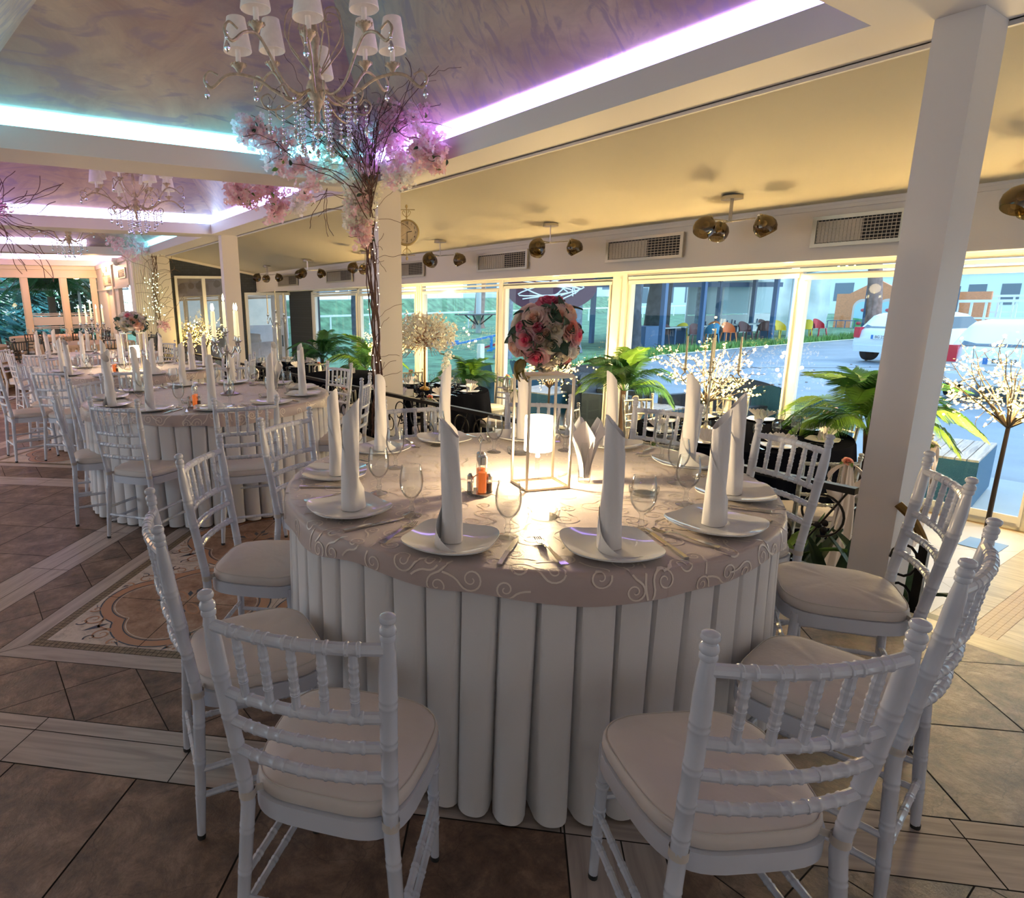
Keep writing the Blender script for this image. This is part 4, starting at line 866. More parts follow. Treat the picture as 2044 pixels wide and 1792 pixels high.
def leaf_on(parent, d, R, size, spin, col='dark', tilt=.9):
    d = Vector(d).normalized(); o = link(bpy.data.objects.new('leaf', bmesh_of('leaf', col)), parent); o.matrix_local = T(*(d * R)) @ aim(d, spin) @ RXm(tilt) @ SC(size); return o
bq = thing('rose_bouquet', 'round bouquet of pink, peach and cream roses on the gold stand, main table', 'flowers', (1.70, 1.66, 1.338))
# directions: r = to the right in the photo, u = up, n = towards the viewer
VR, VN = Vector((.839, -.543, 0)).normalized(), Vector((-.60, -.80, 0)).normalized()
def dd(r, u, n=None):
    n = math.sqrt(max(.02, 1 - r * r - u * u)) if n is None else n; return VR * r + Vector((0, 0, 1)) * u + VN * n
for kind, col, r, u, s_, nm in (('rose', 'peach', -.42, .47, .056, 'rose'), ('rose', 'peach', .26, .52, .060, 'rose'), ('rose', 'pink', -.62, -.12, .054, 'rose'), ('rose', 'pink', -.30, -.60, .056, 'rose'), ('rose', 'pink', .78, -.02, .052, 'rose'), ('peony', 'cream', .16, .16, .042, 'peony'), ('peony', 'cream', .06, -.26, .048, 'peony'), ('bud', 'peach', -.10, .06, .024, 'rosebud'), ('bud', 'peach', -.26, -.06, .026, 'rosebud'), ('bud', 'hot', -.30, .20, .026, 'rosebud'), ('bud', 'hot', -.72, .22, .028, 'rosebud'), ('peony', 'cream', .42, -.56, .048, 'peony'), ('peony', 'white', .74, -.50, .050, 'peony'), ('bud', 'white', .48, -.42, .026, 'rosebud'), ('rose', 'peach', -.88, -.36, .048, 'rose'), ('rose', 'hot', .05, .90, .050, 'rose'), ('bud', 'hot', .30, .86, .024, 'rosebud'), ('rose', 'peach', .55, .62, .050, 'rose'), ('rose', 'coral', .58, .20, .050, 'rose'), ('rose', 'coral', .60, -.66, .045, 'rose'), ('peony', 'cream', .02, -.88, .050, 'peony')):
    put_flower(bq, kind, col, dd(r, u), .126, s_ * .86, nm, int(abs(r) * 10) % 3, r * 7, {'peach': 'pale peach %s', 'pink': 'pink %s with a deeper heart', 'cream': 'cream %s', 'hot': 'deep pink %s', 'white': 'white %s', 'coral': 'coral pink %s'}[col] % nm)
rr = random.Random(3)
for i in range(16): put_flower(bq, 'rose', rr.choice(['peach', 'cream', 'pink']), dd(math.cos(i * .8) * .8, rr.uniform(-.7, .8), -.6 - .3 * rr.random()), .115, .05, 'rose', i % 3, i)
for i in range(40): a = i * 2.4; leaf_on(bq, dd(math.cos(a) * .99 * math.sqrt((i + .5) / 40), math.sin(a) * .99 * math.sqrt((i + .5) / 40)), .102, rr.uniform(.05, .07), rr.uniform(0, 6.3), 'dark', rr.uniform(.5, 1.1))
for i in range(10): leaf_on(bq, dd(-.6 + rr.uniform(-.1, .1), -.75 + rr.uniform(-.1, .05)), .12, rr.uniform(.05, .08), rr.uniform(2, 4), 'olive', 1.2)
m = MB().sphere((0, 0, 0), .09, 16, 10); m.build('foam_core', LEAF, bq)
# ================================================================ chairs around the white tables
g1 = 'white chairs around the main table'
for x, y, a, l in ((.457, 1.042, 40.5, 'white lacquered bamboo-style chair with pink-white cushion, lower left foreground, back to the camera'),
                   (1.124, .479, 61.4, 'white lacquered bamboo-style chair, lower right foreground, back to the camera'),
                   (.39, 1.745, -9.3, 'white chair seen edge-on at the left of the main table'),
                   (.714, 2.441, -40.8, 'white chair turned sideways beyond the edge-on chair, over the patterned floor'),
                   (1.27, 2.92, -65, 'white chair at the back left of the main table touching the cloth'),
                   (1.815, .473, 98.4, 'white chair at far lower right, seen edge-on behind the right foreground chair'),
                   (2.534, .749, 123.3, 'white chair right of the square pillar, beige cushion lit warm'),
                   (2.76, 1.32, 160, 'white chair just left of the square pillar before the railing'),
                   (2.98, 2.04, 186, 'white chair behind the back right napkins of the main table'),
                   (2.66, 2.62, 222, 'white chair hidden behind the rose stand'),
                   (2.01, 2.90, 250, 'white chair in front of the vine-wrapped pillar')):
    chair(x, y, a, l, g1)
X2, Y2 = 1.45, 4.95
table(X2, Y2, 2, 'with the lit candelabra, second nearest', rz=.9)
g2 = 'white chairs around the candelabra table'
for x, y, a, l in ((.43, 4.83, -6, 'white chair seen edge-on at the far left of the candelabra table'), (.66, 4.13, 36, 'white chair at the front left of the candelabra table, back to the camera'), (1.29, 3.70, 75, 'white chair at the front of the candelabra table, back to the camera'), (.70, 5.55, -45, 'white chair at the back left of the candelabra table'),
                   (2.72, 5.29, 189, 'white chair right of the candelabra table by the vine pillar'), (2.36, 4.2, 140, 'white chair at the right of the candelabra table'), (1.95, 6.05, -112, 'white chair at the back right of the candelabra table')):
    chair(x, y, a, l, g2)
X3, Y3 = 1.42, 7.6
table(X3, Y3, 2, 'with the white rose centrepiece', rz=2.0)
for x, y, a, l in ((.53, 6.80, 45, 'white chair at the front left of the white rose table'), (1.10, 6.36, 72, 'white chair at the front of the white rose table'), (.13, 7.21, 8, 'white chair edge-on at the outer left of the white rose table'), (.37, 7.85, -15, 'white chair at the left of the white rose table'), (.72, 8.55, -50, 'white chair at the back left of the white rose table'), (2.6, 8.0, 195, 'white chair right of the white rose table'), (2.5, 7.0, 152, 'white chair at the front right of the white rose table'), (1.7, 8.85, -105, 'white chair at the back of the white rose table')):
    chair(x, y, a, l, 'white chairs around the white rose table')
X4, Y4 = 1.4, 10.4
table(X4, Y4, 2, 'fourth from the camera', curls=False, rz=1.2)
for x, y, a, l in ((.35, 10.0, 10, 'white chair at the far table, left side'), (.6, 9.55, 45, 'white chair at the far table, front left'), (1.2, 9.2, 80, 'white chair at the far table, front'), (2.4, 9.8, 150, 'white chair at the far table, right front'), (.3, 10.9, -25, 'white chair at the far table, back left'), (2.5, 10.8, 200, 'white chair at the far table, right back')):
    far_chair(x, y, a, l, 'white chairs around the fourth table')
GLDC = mat('peach_cloth', (.72, .50, .34), .7)
for i, (x, y) in enumerate(((-.4, 14.4), (1.75, 14.2), (1.5, 18.4), (-1.6, 18.2))):
    w = ('nearer left', 'nearer right', 'farther right', 'farther left')[i]; CS = []; GS = []
    table(x, y, 2, 'at the hall end, %s' % w, (GLDC, GLDC), 0, ('peach', 'peach'), False)
    for k in range(5):
        a = 190 + k * 42 + i * 9; CS += [1]; CS[-1] = far_chair(x + 1.32 * math.cos(math.radians(a)), y + 1.32 * math.sin(math.radians(a)), a + 180, 'dark chair', 'dark chairs at the end tables', 'dark')
    for k in range(8):
        a = k * PI / 4 + i; r = .68; q = (x + r * math.cos(a), y + r * math.sin(a), .772)
        GS += [0]; GS[-1] = put_obj('goblet', GMF, (x + .5 * math.cos(a + .3), y + .5 * math.sin(a + .3), .769), 0, 'clear goblet', 'glass', 'goblets on the end tables')
    rows(CS, (x, y), 'dark chair', '%s peach table' % w); rows(GS, (x, y), 'clear goblet', '%s peach table' % w)
def setting(X, Y, n, ph, lab, far=False, r=.745, skip=()):
    L_ = {}
    def keep(kind, o): L_.setdefault(kind, []).append(o); return o
    for k in range(n):
        if k in skip: continue
        a = ph + 2 * PI * k / n; dx, dy = r * math.cos(a), r * math.sin(a)
        w = ''
        keep('white square plate', put_obj('plate', PM, (X + dx, Y + dy, .7695), a, '', 'plate', 'plates on the %s table' % lab))
        keep('rolled white napkin', put_obj('napkin', NM[(k * 2 + 1) % 5], (X + dx, Y + dy, .7745), a * 1.7 + 1, '', 'napkin', 'rolled napkins on the %s table' % lab))
        keep('clear goblet', put_obj('goblet', GM if not far else GMF, (X + .60 * math.cos(a + .2), Y + .60 * math.sin(a + .2), .7695), 0, '', 'glass', 'goblets on the %s table' % lab))
        if not far:
            for s_, nm, me in ((1, 'fork', FM), (-1, 'knife', KM)):
                keep('steel ' + nm, put_obj(nm, me, (X + dx * .98 + math.sin(a) * s_ * .17, Y + dy * .98 - math.cos(a) * s_ * .17, .7695), a + PI / 2, '', nm, '%s on the %s table' % ('forks' if nm == 'fork' else 'knives', lab)))
    for q, os_ in L_.items(): rows(os_, (X, Y), q, '%s table' % lab)
setting(X2, Y2, 11, math.radians(-171), 'candelabra'); setting(X3, Y3, 10, math.radians(-160), 'white rose', True); setting(X4, Y4, 9, math.radians(-150), 'fourth', True)
ashtray(1.75, 4.55, 'right of the candelabra on the second table'); ashtray(1.2, 4.65, 'left of the candelabra on the second table'); cruet(1.18, 4.42, .7695, 'chrome cruet stand with red oil on the candelabra table'); nvase(1.95, 4.85, .7695, 'small glass vase of paper napkins on the candelabra table')
cruet(1.15, 7.35, .7695, 'chrome cruet stand with red oil on the white rose table')
flower_stand(X3, Y3, .7695, .40, .2, 'gold wire flower stand on the third table', .10); table_lamp(X3, Y3, .7695, 'glowing crystal lamp inside the stand on the third table', 4)
bq3 = thing('rose_bouquet', 'round bouquet of white and blush roses on the third table stand', 'flowers', (X3, Y3, 1.28))
for i in range(34):
    a = i * 2.4; z = 1 - 1.55 * (i + .5) / 34; q = math.sqrt(1 - z * z); put_flower(bq3, ['rose', 'peony', 'rose'][i % 3], ['white', 'cream', 'white', 'peach'][i % 4] if i != 7 else 'pink', (q * math.cos(a), q * math.sin(a), z), .14, .058, 'rose', i % 2, i, sq=.75)
for i in range(40): a = i * 2.4; z = rr.uniform(-.8, .6); q = math.sqrt(1 - z * z); leaf_on(bq3, (q * math.cos(a), q * math.sin(a), z * .7), .13, .07, rr.uniform(0, 6), 'dark')
# candelabra
FLAME = emis('candle_flame', (1, .80, .38), 22, False); WAX = mat('ivory_wax', (.82, .80, .62), .5, emit=.35, ecol=(1, .85, .45)); WAXC = mat('unlit_ivory_candle', (.72, .66, .48), .5)
def candelabra(x, y, z, label, h=.42, arms=4, lit=True, met=None, armr=.13, ch=.20, power=2.0, cr=.0125, rz=.3):
    met = met or SILVER; t = thing('candelabra', label, 'candelabra', (x, y, z), rz)
    m = MB().lathe([(.001, 0), (.075, 0), (.078, .008), (.06, .014), (.045, .02), (.02, .035), (.012, .06), (.018, .08), (.010, .10), (.009, h * .5), (.016, h * .55), (.010, h * .6), (.010, h * .85), (.022, h * .9), (.012, h * .95), (.009, h)], 20); m.build('stem', met, t)
    def cup(c, par):
        m = MB().lathe([(.006, -.03), (.012, -.02), (.008, -.012), (.02, 0), (.032, .005), (.030, .009), (.015, .008), (.014, .035), (.018, .04), (.013, .04)], 14, c); m.build('candle_cup', met, par)
        m = MB().lathe([(cr * 1.15, 0), (cr, .02), (cr * .85, ch), (.001, ch)], 12, (c[0], c[1], c[2] + .03)); cd = m.build('candle', WAX if lit else WAXC, par)
        if lit: m = MB().lathe([(.001, 0), (.006, .008), (.0085, .02), (.006, .035), (.001, .055)], 10, (c[0], c[1], c[2] + .033 + ch)); m.build('flame', FLAME, cd)
    hh = h + .10; m = MB().tube([(0, 0, h - .01), (0, 0, hh)], .006, 8); m.build('spindle', met, t); cup((0, 0, hh), t)
    for k in range(arms):
        a = 2 * PI * k / arms; c, s_ = math.cos(a), math.sin(a); m = MB()
        P = bez([(0, 0, h * .9), (armr * .35, 0, h * .82), (armr * .6, 0, h * .9), (armr * .75, 0, h * .98), (armr, 0, h * .86), (armr * 1.12, 0, h * .93), (armr, 0, h * 1.0)], 6); m.tube([(p.x * c, p.x * s_, p.z) for p in P], [.006] * len(P), 7)
        P = bez([(armr * .3, 0, h * .85), (armr * .42, 0, h * .76), (armr * .55, 0, h * .80), (armr * .48, 0, h * .86)], 5); m.tube([(p.x * c, p.x * s_, p.z) for p in P], .004, 6)
        ar = m.build('arm', met, t); cup((armr * c, armr * s_, h * 1.0 + .03), ar)
    if lit:
        ld = bpy.data.lights.new('candle_light', 'POINT'); ld.energy = power; ld.color = (1, .75, .4); ld.shadow_soft_size = .08; lo = bpy.data.objects.new('candle_light', ld); link(lo, t); lo.location = (0, 0, hh + ch + .12)
    return t
candelabra(1.59, 4.90, .7695, 'silver candelabra with lit ivory candles on the second table', .38, 4, True, armr=.12, ch=.20, power=2.5, rz=.55)
candelabra(X4 + .0, Y4, .7695, 'silver candelabra with lit candles on the fourth table', .40, 4, True, armr=.17, ch=.2, power=3)
# ================================================================ chandeliers
IVORY = mat('antiqued_ivory_metal', (.58, .46, .34), .45, .2, var=.25, vscale=40); SHADEF = mat('cream_fabric_shade', (.70, .64, .60), .8, var=.06, vscale=30, emit=.06, ecol=(1, .8, .7))
CRYS = mat('cut_crystal', (.78, .80, .86), .12, .85)
def shift(P, a, r0=0, z0=0):
    c, s_ = math.cos(a), math.sin(a); return [((p[0] + r0) * c - p[1] * s_, (p[0] + r0) * s_ + p[1] * c, p[2] + z0) for p in P]
def strand(n, zlen, size=.011):
    m = MB(); z = 0
    for i in range(n): m.sphere((0, 0, z - size), size * (.75 if i % 3 else 1), 7, 5); z -= size * 2.15
    m.tube([(0, 0, 0), (0, 0, z)], .001, 4, False)
    m.lathe([(.001, 0), (.006, -.006), (.016, -.03), (.013, -.044), (.001, -.058)], 7, (0, 0, z)); return m
def chandelier(x, y, z, label, rz=0, full=True):
    t = thing('chandelier', label, 'chandelier', (x, y, z), rz)
    m = MB().lathe([(.001, -.20), (.012, -.19), (.02, -.165), (.012, -.14), (.03, -.10), (.055, -.05), (.062, -.01), (.05, .02), (.03, .03), (.025, .06), (.034, .085), (.02, .11), (.012, .16), (.020, .20), (.030, .24), (.018, .28), (.010, .34), (.010, .50)], 18); m.build('hub', IVORY, t)
    m = MB()
    for i in range(26): m.tube([(.012 * math.cos(a), .0 if i % 2 else .012 * math.cos(a), .5 + i * .035 + .022 * math.sin(a)) if 0 else ((.012 * math.cos(a) if i % 2 else 0), (0 if i % 2 else .012 * math.cos(a)), .5 + i * .035 + .024 * math.sin(a)) for a in [k * PI / 4 for k in range(9)]], .003, 5, False)
    m.build('chain', IVORY, t)
    for k in range(8):
        a = k * PI / 4; up = .10 if k % 2 == 0 else .0; R_ = .40 if k % 2 == 0 else .44
        m = MB(); P = bez([(.05, 0, -.03), (.14, 0, -.07), (.24, 0, -.03), (.33, 0, .03 + up * .6), (R_, 0, .06 + up), (R_ + .08, 0, .05 + up), (R_ + .16, 0, -.01 + up), (R_ + .20, 0, .03 + up), (R_ + .17, 0, .075 + up), (R_ + .12, 0, .055 + up)], 5)
        m.tube(shift(P, a), [.0085] * (len(P) - 8) + [.006] * 8, 7); arm = m.build('arm', IVORY, t)
        m = MB(); P = bez([(.1, 0, -.06), (.18, 0, -.12), (.28, 0, -.14), (.32, 0, -.09), (.28, 0, -.06), (.25, 0, -.09)], 5); m.tube(shift(P, a + .2), .005, 6)
        P = bez([(.03, 0, .06), (.10, 0, .14), (.17, 0, .24), (.15, 0, .36), (.08, 0, .38), (.07, 0, .32), (.11, 0, .31)], 5); m.tube(shift(P, a + .35), .0045, 6); m.build('scroll', IVORY, arm)
        c = (R_ * math.cos(a), R_ * math.sin(a), .07 + up)
        m = MB(); m.lathe([(.004, -.012), (.012, 0), (.022, .018), (.040, .034), (.042, .04), (.018, .042), (.016, .05)], 16, c)
        for q in range(12): m.sphere((c[0] + .041 * math.cos(q * PI / 6), c[1] + .041 * math.sin(q * PI / 6), c[2] + .038), .007, 5, 4)
        m.build('drip_cup', IVORY, arm)
        m = MB().lathe([(.015, .045), (.014, .115), (.001, .115)], 12, c); m.build('candle_sleeve', SHADEF, arm)
        m = MB().lathe([(.078, .105), (.080, .108), (.052, .275), (.050, .275), (.0765, .108), (.078, .105)], 26, c); sh = m.build('lamp_shade', SHADEF, arm)
        s_ = strand(2, 0, .010); tip = Vector(shift([(R_ + .19, 0, .03 + up)], a)[0]); s_.xf(T(*tip)); s_.build('crystal_drop', CRYS, arm)
    for k in range(16 if full else 10):
        a = k * 2.4; r = [.10, .20, .29][k % 3]; n = [9, 7, 5][k % 3]; s_ = strand(n, 0); s_.xf(T(r * math.cos(a), r * math.sin(a), -.10 + (.02 if k % 3 == 2 else 0))); s_.build('crystal_strand', CRYS, t)
    m = MB().sphere((0, 0, -.25), .03, 10, 8); m.build('crystal_ball', CRYS, t); return t
c1 = chandelier(1.83, 3.65, 2.68, 'ivory chandelier with cream shades and crystal strands at the upper left, nearest one', .25)
dup(c1, (1.80, 8.6, 2.68), 1.0, 'smaller-looking ivory chandelier with cream shades in the second ceiling bay', None)
dup(c1, (1.62, 13.7, 2.72), .6, 'farthest ivory chandelier, only crystals visible in the third ceiling bay', None)

# ================================================================ ceiling spot clusters, vents, clock
CHROME = mat('brushed_nickel', (.50, .47, .42), .25, 1); SMOKE = glass('smoked_glass', (.55, .47, .32), .5, .08, .03); BULB = mat('lamp_bulb_glass', (.7, .65, .5), .2)
def spot3(x, y, z, rz, label):
    t = thing('ceiling_lamp', label, 'ceiling lamp', (x, y, z), rz, 'three-shade lamps on the sloping ceiling')
    m = MB().lathe([(.001, .01), (.085, .01), (.088, -.02), (.001, -.02)], 26); m.build('ceiling_plate', CHROME, t)
    for dx in (-.05, 0, .05): m = MB(); m.tube([(dx, 0, -.02), (dx, 0, -.20)], .005, 6); m.build('rod', CHROME, t)
    m = MB(); m.obox((-.05, 0, -.2), (.05, 0, -.2), .02, .012)
    for a in (2.6, -1.57, .5): m.tube([(0, 0, -.2), (.2 * math.cos(a), .2 * math.sin(a), -.19)], .006, 6)
    m.build('crossbar', CHROME, t)
    for a, tl in ((2.6, .7), (-1.57, .5), (.5, .6)):
        d = Vector((math.cos(a) * tl, math.sin(a) * tl, -1)).normalized(); M = T(.24 * math.cos(a), .24 * math.sin(a), -.19) @ aim(-d)
        m = MB().lathe([(.02, .02), (.045, .0), (.078, -.035), (.092, -.075), (.088, -.115), (.070, -.150), (.067, -.150), (.085, -.114), (.089, -.075), (.075, -.037), (.04, -.004)], 22); m.xf(M); sh = m.build('glass_shade', SMOKE, t)
        m = MB().lathe([(.001, .035), (.018, .03), (.02, .0), (.014, -.03), (.001, -.03)], 12); m.xf(M); m.build('socket', CHROME, sh); m = MB().sphere((0, 0, -.055), .027, 10, 8); m.xf(M); m.build('bulb', BULB, sh)
    return t
for i, (x, y, w) in enumerate(((5.80, 1.30, 'cut by the right picture edge'), (5.66, 3.35, 'first left of the square pillar'), (5.68, 5.50, 'second left of the square pillar'), (5.70, 7.65, 'right of the hanging clock'), (5.72, 9.8, 'behind the vine trunk'), (5.68, 12.05, 'second from the brick wall'), (5.68, 14.2, 'nearest the brick wall'))):
    spot3(x, y, 2.64 - (x - 3.88) * (.44 / 2.32) * .99, [2.2, .35, .8, .9, .7, 1.3, .8][i], 'nickel ceiling lamp with three smoked glass shades, %s' % w)
GRM = mat('grille_metal', (.45, .42, .36), .4, .6); DARK = mat('dark_duct', (.02, .02, .025), .8); GRL = mat('grille_louvre', (.38, .34, .30), .5, .3)
def vent(y0, y1, label, x=6.17, z0=1.865, z1=2.115):
    t = thing('air_vent', label, 'air vent', (x, (y0 + y1) / 2, (z0 + z1) / 2), 0, 'air vents along the fascia'); w = (y1 - y0) / 2; h = (z1 - z0) / 2
    m = MB(); m.box(-.015, .01, -w, w, h - .03, h); m.box(-.015, .01, -w, w, -h, -h + .03); m.box(-.015, .01, -w, -w + .035, -h + .03, h - .03); m.box(-.015, .01, w - .035, w, -h + .03, h - .03); m.build('vent_frame', GRM, t, 0)
    m = MB(); m.box(.006, .012, -w + .03, w - .03, -h + .03, h - .03); m.build('duct_back', DARK, t, 0)
    m = MB()
    for i in range(7): z = -h + .045 + i * (2 * h - .09) / 6; m.box(-.006, -.002, -w + .03, w - .03, z - .003, z + .003)
    for i in range(22): y = -w + .04 + i * (2 * w - .08) / 21; m.box(-.004, .0, y - .002, y + .002, -h + .03, h - .03)
    m.build('grille', GRL, t, 0)
    m = MB(); m.box(.0, .004, -w * .1, w - .04, -h + .035, h - .045); m.build('louvre_panel', GRL, t, 0); return t
for i, (a, b, w) in enumerate(((-.05, .6, 'at the right picture edge'), (2.22, 2.90, 'partly hidden by the square pillar'), (4.12, 5.09, 'right of the rose bouquet, largest whole one'), (6.36, 7.38, 'above the window left of the bouquet'), (8.71, 9.73, 'touching the vine-wrapped pillar on its right'), (11.1, 12.2, 'just left of the vine trunk'), (13.65, 14.76, 'nearest the brick wall'))):
    vent(a, b, 'metal air vent grille on the fascia, %s' % w)
for i, (a, b) in enumerate(((18.6, 19.8), (16.6, 17.5))): o = vent(a, b, 'small square vent on the cream side wall, %s' % ('farther one' if i == 0 else 'nearer one'), 3.09, 2.02 + .1 * i, 2.30 + .06 * i)
DL = emis('recessed_lamp_glow', (1, .85, .6), 14)
for i, y in enumerate((.6, 3.45, 6.6, 9.3)):
    t = thing('recessed_spotlight', 'small round recessed spotlight in the soffit %s' % ('right of the square pillar', 'above the window post right of the bouquet', 'behind the rose bouquet', 'by the white blossom tree')[i], 'spotlight', (6.95, y, 1.78), 0, 'recessed soffit spotlights')
    m = MB().lathe([(.03, 0), (.045, -.004), (.048, 0)], 18); m.build('trim_ring', FRAME, t); m = MB().lathe([(.001, -.001), (.03, -.001)], 18); m.build('lens', DL, t)
    ld = bpy.data.lights.new('spot_beam', 'SPOT'); ld.energy = 14; ld.color = (1, .76, .42); ld.spot_size = 2.6; ld.spot_blend = 1; ld.shadow_soft_size = .03; lo = bpy.data.objects.new('spot_beam', ld); link(lo, t); lo.location = (0, 0, -.02)
# clock
AGED = mat('aged_gold_metal', (.46, .36, .18), .4, .6); DIAL = mat('aged_clock_dial', (.70, .58, .42), .6, var=.12, vscale=12); INK = mat('black_ink', (.02, .02, .02), .6)
t = thing('hanging_clock', 'double-sided antique gold station clock hanging on scroll brackets from the vine-wrapped pillar', 'clock', (4.04, 6.03, 2.19), math.radians(-28))
m = MB().lathe([(.118, -.045), (.132, -.04), (.136, -.028), (.128, -.02), (.128, .02), (.136, .028), (.132, .04), (.118, .045)], 40); m.xf(RXm(PI / 2)); m.build('clock_case', AGED, t)
m = MB().lathe([(.001, .036), (.119, .036)], 36); m.xf(RXm(PI / 2)); dl = m.build('dial', DIAL, t)
m = MB().lathe([(.001, -.036), (.119, -.036)], 36); m.xf(RXm(PI / 2)); m.build('dial', DIAL, t)
def text(s, size, M, mt, par, name='lettering', ext=.001, bold=0):
    cu = bpy.data.curves.new(name, 'FONT'); cu.body = s; cu.size = size; cu.align_x = 'CENTER'; cu.align_y = 'CENTER'; cu.extrude = ext; cu.offset = bold; tmp = bpy.data.objects.new('tmp', cu); COL.objects.link(tmp)
    bpy.context.view_layer.update(); me = bpy.data.meshes.new_from_object(tmp); bpy.data.objects.remove(tmp); me.materials.clear(); me.materials.append(mt)
    o = link(bpy.data.objects.new(name, me), par); o.matrix_local = M; return o
FR = RXm(PI / 2)
for n in range(1, 13): a = PI / 2 - n * PI / 6; text(str(n), .030, T(.093 * math.cos(a), -.038, .093 * math.sin(a)) @ FR, INK, dl, 'numeral')
for a, L, w in ((PI / 2 - 2.62 * PI / 6, .055, .006), (PI / 2 - PI, .085, .004), (PI / 2 + 2.15, .08, .0015)): m = MB(); m.obox((0, -.04, 0), (L * math.cos(a), -.04, L * math.sin(a)), .001, w, up=(0, 1, 0)); m.obox((0, -.041, 0), (L * math.cos(a), -.041, L * math.sin(a)), w, .001, up=(0, 1, 0)); m.build('clock_hand', INK, dl)
m = MB()
for s_ in (1, -1):
    m.tube([(-.17, 0, .235 * s_), (.09, 0, .235 * s_)], .004, 6); m.tube([(0, 0, .13 * s_), (0, 0, .25 * s_)], .006, 8); m.sphere((0, 0, .268 * s_), .014, 8, 6, (1, 1, 1.5)); m.sphere((0, 0, .165 * s_), .012, 8, 6)
    for sx in (1, -1): m.tube(bez([(0, 0, .16 * s_), (.03 * sx, 0, .18 * s_), (.045 * sx, 0, .21 * s_), (.025 * sx, 0, .225 * s_), (.02 * sx, 0, .205 * s_)], 5), .003, 6)
m.tube(bez([(-.15, 0, .23), (-.165, 0, .12), (-.14, 0, 0), (-.165, 0, -.12), (-.15, 0, -.23)], 5), .004, 6)
m.build('scroll_bracket', AGED, t)

# ================================================================ wrought iron railing
def railing(y0, y1, label, posts, x=3.62, zt=.49, zb=.03):
    t = thing('iron_railing', label, 'railing', (x, (y0 + y1) / 2, 0)); o = -(y0 + y1) / 2
    m = MB(); m.obox((0, y0 + o, zt), (0, y1 + o, zt), .045, .034); m.build('handrail', IRON, t)
    m = MB(); m.obox((0, y0 + o, zb), (0, y1 + o, zb), .022, .016); m.build('bottom_rail', IRON, t)
    for p in posts:
        m = MB(); m.box(-.016, .016, p + o - .016, p + o + .016, -.5, zt + .03); m.lathe([(.001, .03), (.02, .035), (.012, .05), (.024, .07), (.018, .09), (.001, .10)], 12, (0, p + o, zt)); m.build('post', IRON, t)
    n = max(1, round((y1 - y0) / .52)); w = (y1 - y0) / n; h = zt - zb
    for i in range(n):
        c = y0 + o + (i + .5) * w; s_ = 1 if i % 2 else -1; m = MB()
        m.tube([(0, p[0], p[1]) for p in [(c + s_ * (w * .48 * (1 - u)) - s_ * .02, zb + h * (.5 + .46 * math.cos(PI * u)) if 0 else zb + h * (1 - u)) for u in (0, 1)]], .006, 6)
        for sg in (1, -1):
            cc = (c + sg * s_ * w * .20, zb + h * (.66 if sg > 0 else .34)); P = []
            for q in range(26):
                a = -PI / 2 * sg + s_ * sg * 2 * PI * 1.05 * q / 25 * sg; r = (.13 if sg > 0 else .11) * (1 - .45 * q / 25) * h / .46; P.append((0, cc[0] + r * math.cos(a), cc[1] + r * math.sin(a)))
            m.tube(P, .0065, 6)
            e = P[-1]
            for ang in (0, 2.1, 4.2): m.sphere((0, e[1] + .022 * math.cos(ang), e[2] + .022 * math.sin(ang)), .018, 7, 5, (.5, 1, 1.1))
        m.build('scrollwork', IRON, t)
    return t
railing(1.33, 5.92, 'black wrought iron railing with scrolls between the square pillar and the vine-wrapped pillar', (3.1, 5.15))
railing(6.11, 10.99, 'black wrought iron railing with scrolls behind the candelabra table', (6.2, 8.5, 10.9))
railing(11.16, 15.98, 'black wrought iron railing at the far end of the raised floor', (11.3, 13.5, 15.9))
t = thing('iron_railing', 'short end of black iron railing with curved bronze handrail right of the square pillar', 'railing', (3.62, 1.0, 0))
m = MB(); m.box(-.018, .018, .0, .036, -.5, .30); m.build('post', IRON, t); m = MB(); m.tube(bez([(0, .15, .47), (0, .09, .42), (0, .05, .36), (0, .02, .30)], 6), .02, 8); m.build('handrail', mat('worn_bronze', (.20, .12, .04), .35, .8), t)
m = MB()
for cz in (.2, .0, -.2): m.tube([(0, .09 + .055 * math.cos(a), cz + .08 * math.sin(a)) for a in [q * .5 for q in range(12)]], .007, 6)
m.build('scrollwork', IRON, t)

# ================================================================ vine and blossoms on the pillar
BARK = mat('dark_willow_bark', (.10, .045, .035), .75, var=.3, vscale=30); BARKG = mat('brown_bark', (.16, .10, .06), .8, var=.3, vscale=25)
PPET = thinmat('pink_blossom_petal', (.95, .66, .71)); PPET2 = thinmat('pale_pink_blossom_petal', (.97, .80, .82)); WPET = thinmat('white_blossom_petal', (.94, .93, .85)); YEL2 = mat('blossom_heart', (.75, .65, .2), .6)
def twig(R, p, d, L, n=9, wob=.35, droop=0):
    P = [Vector(p)]; d = Vector(d).normalized()
    for i in range(n):
        d = (d + Vector((R.uniform(-1, 1), R.uniform(-1, 1), R.uniform(-1, 1))) * wob + Vector((0, 0, -droop))).normalized(); P.append(P[-1] + d * L / n)
    return bez(P, 3)
def blossom(m, R, c, s_, mats=(0, 1)):
    M = T(*c) @ Matrix.Rotation(R.uniform(0, 6.28), 4, Vector((R.uniform(-1, 1), R.uniform(-1, 1), R.uniform(-1, 1))).normalized())
    for q in range(5):
        m.cur = mats[0] if R.random() < .6 else mats[1]; a = q * 2 * PI / 5
        P = [(.10, 0, 0), (.55, -.42, .18), (1.0, -.22, .32), (.92, 0, .22), (1.0, .22, .32), (.55, .42, .18)]
        m.add([M @ (RZ(a) @ Vector((x * s_, y * s_, z * s_))) for x, y, z in P], [(0, 1, 3), (1, 2, 3), (0, 3, 5), (3, 4, 5)])
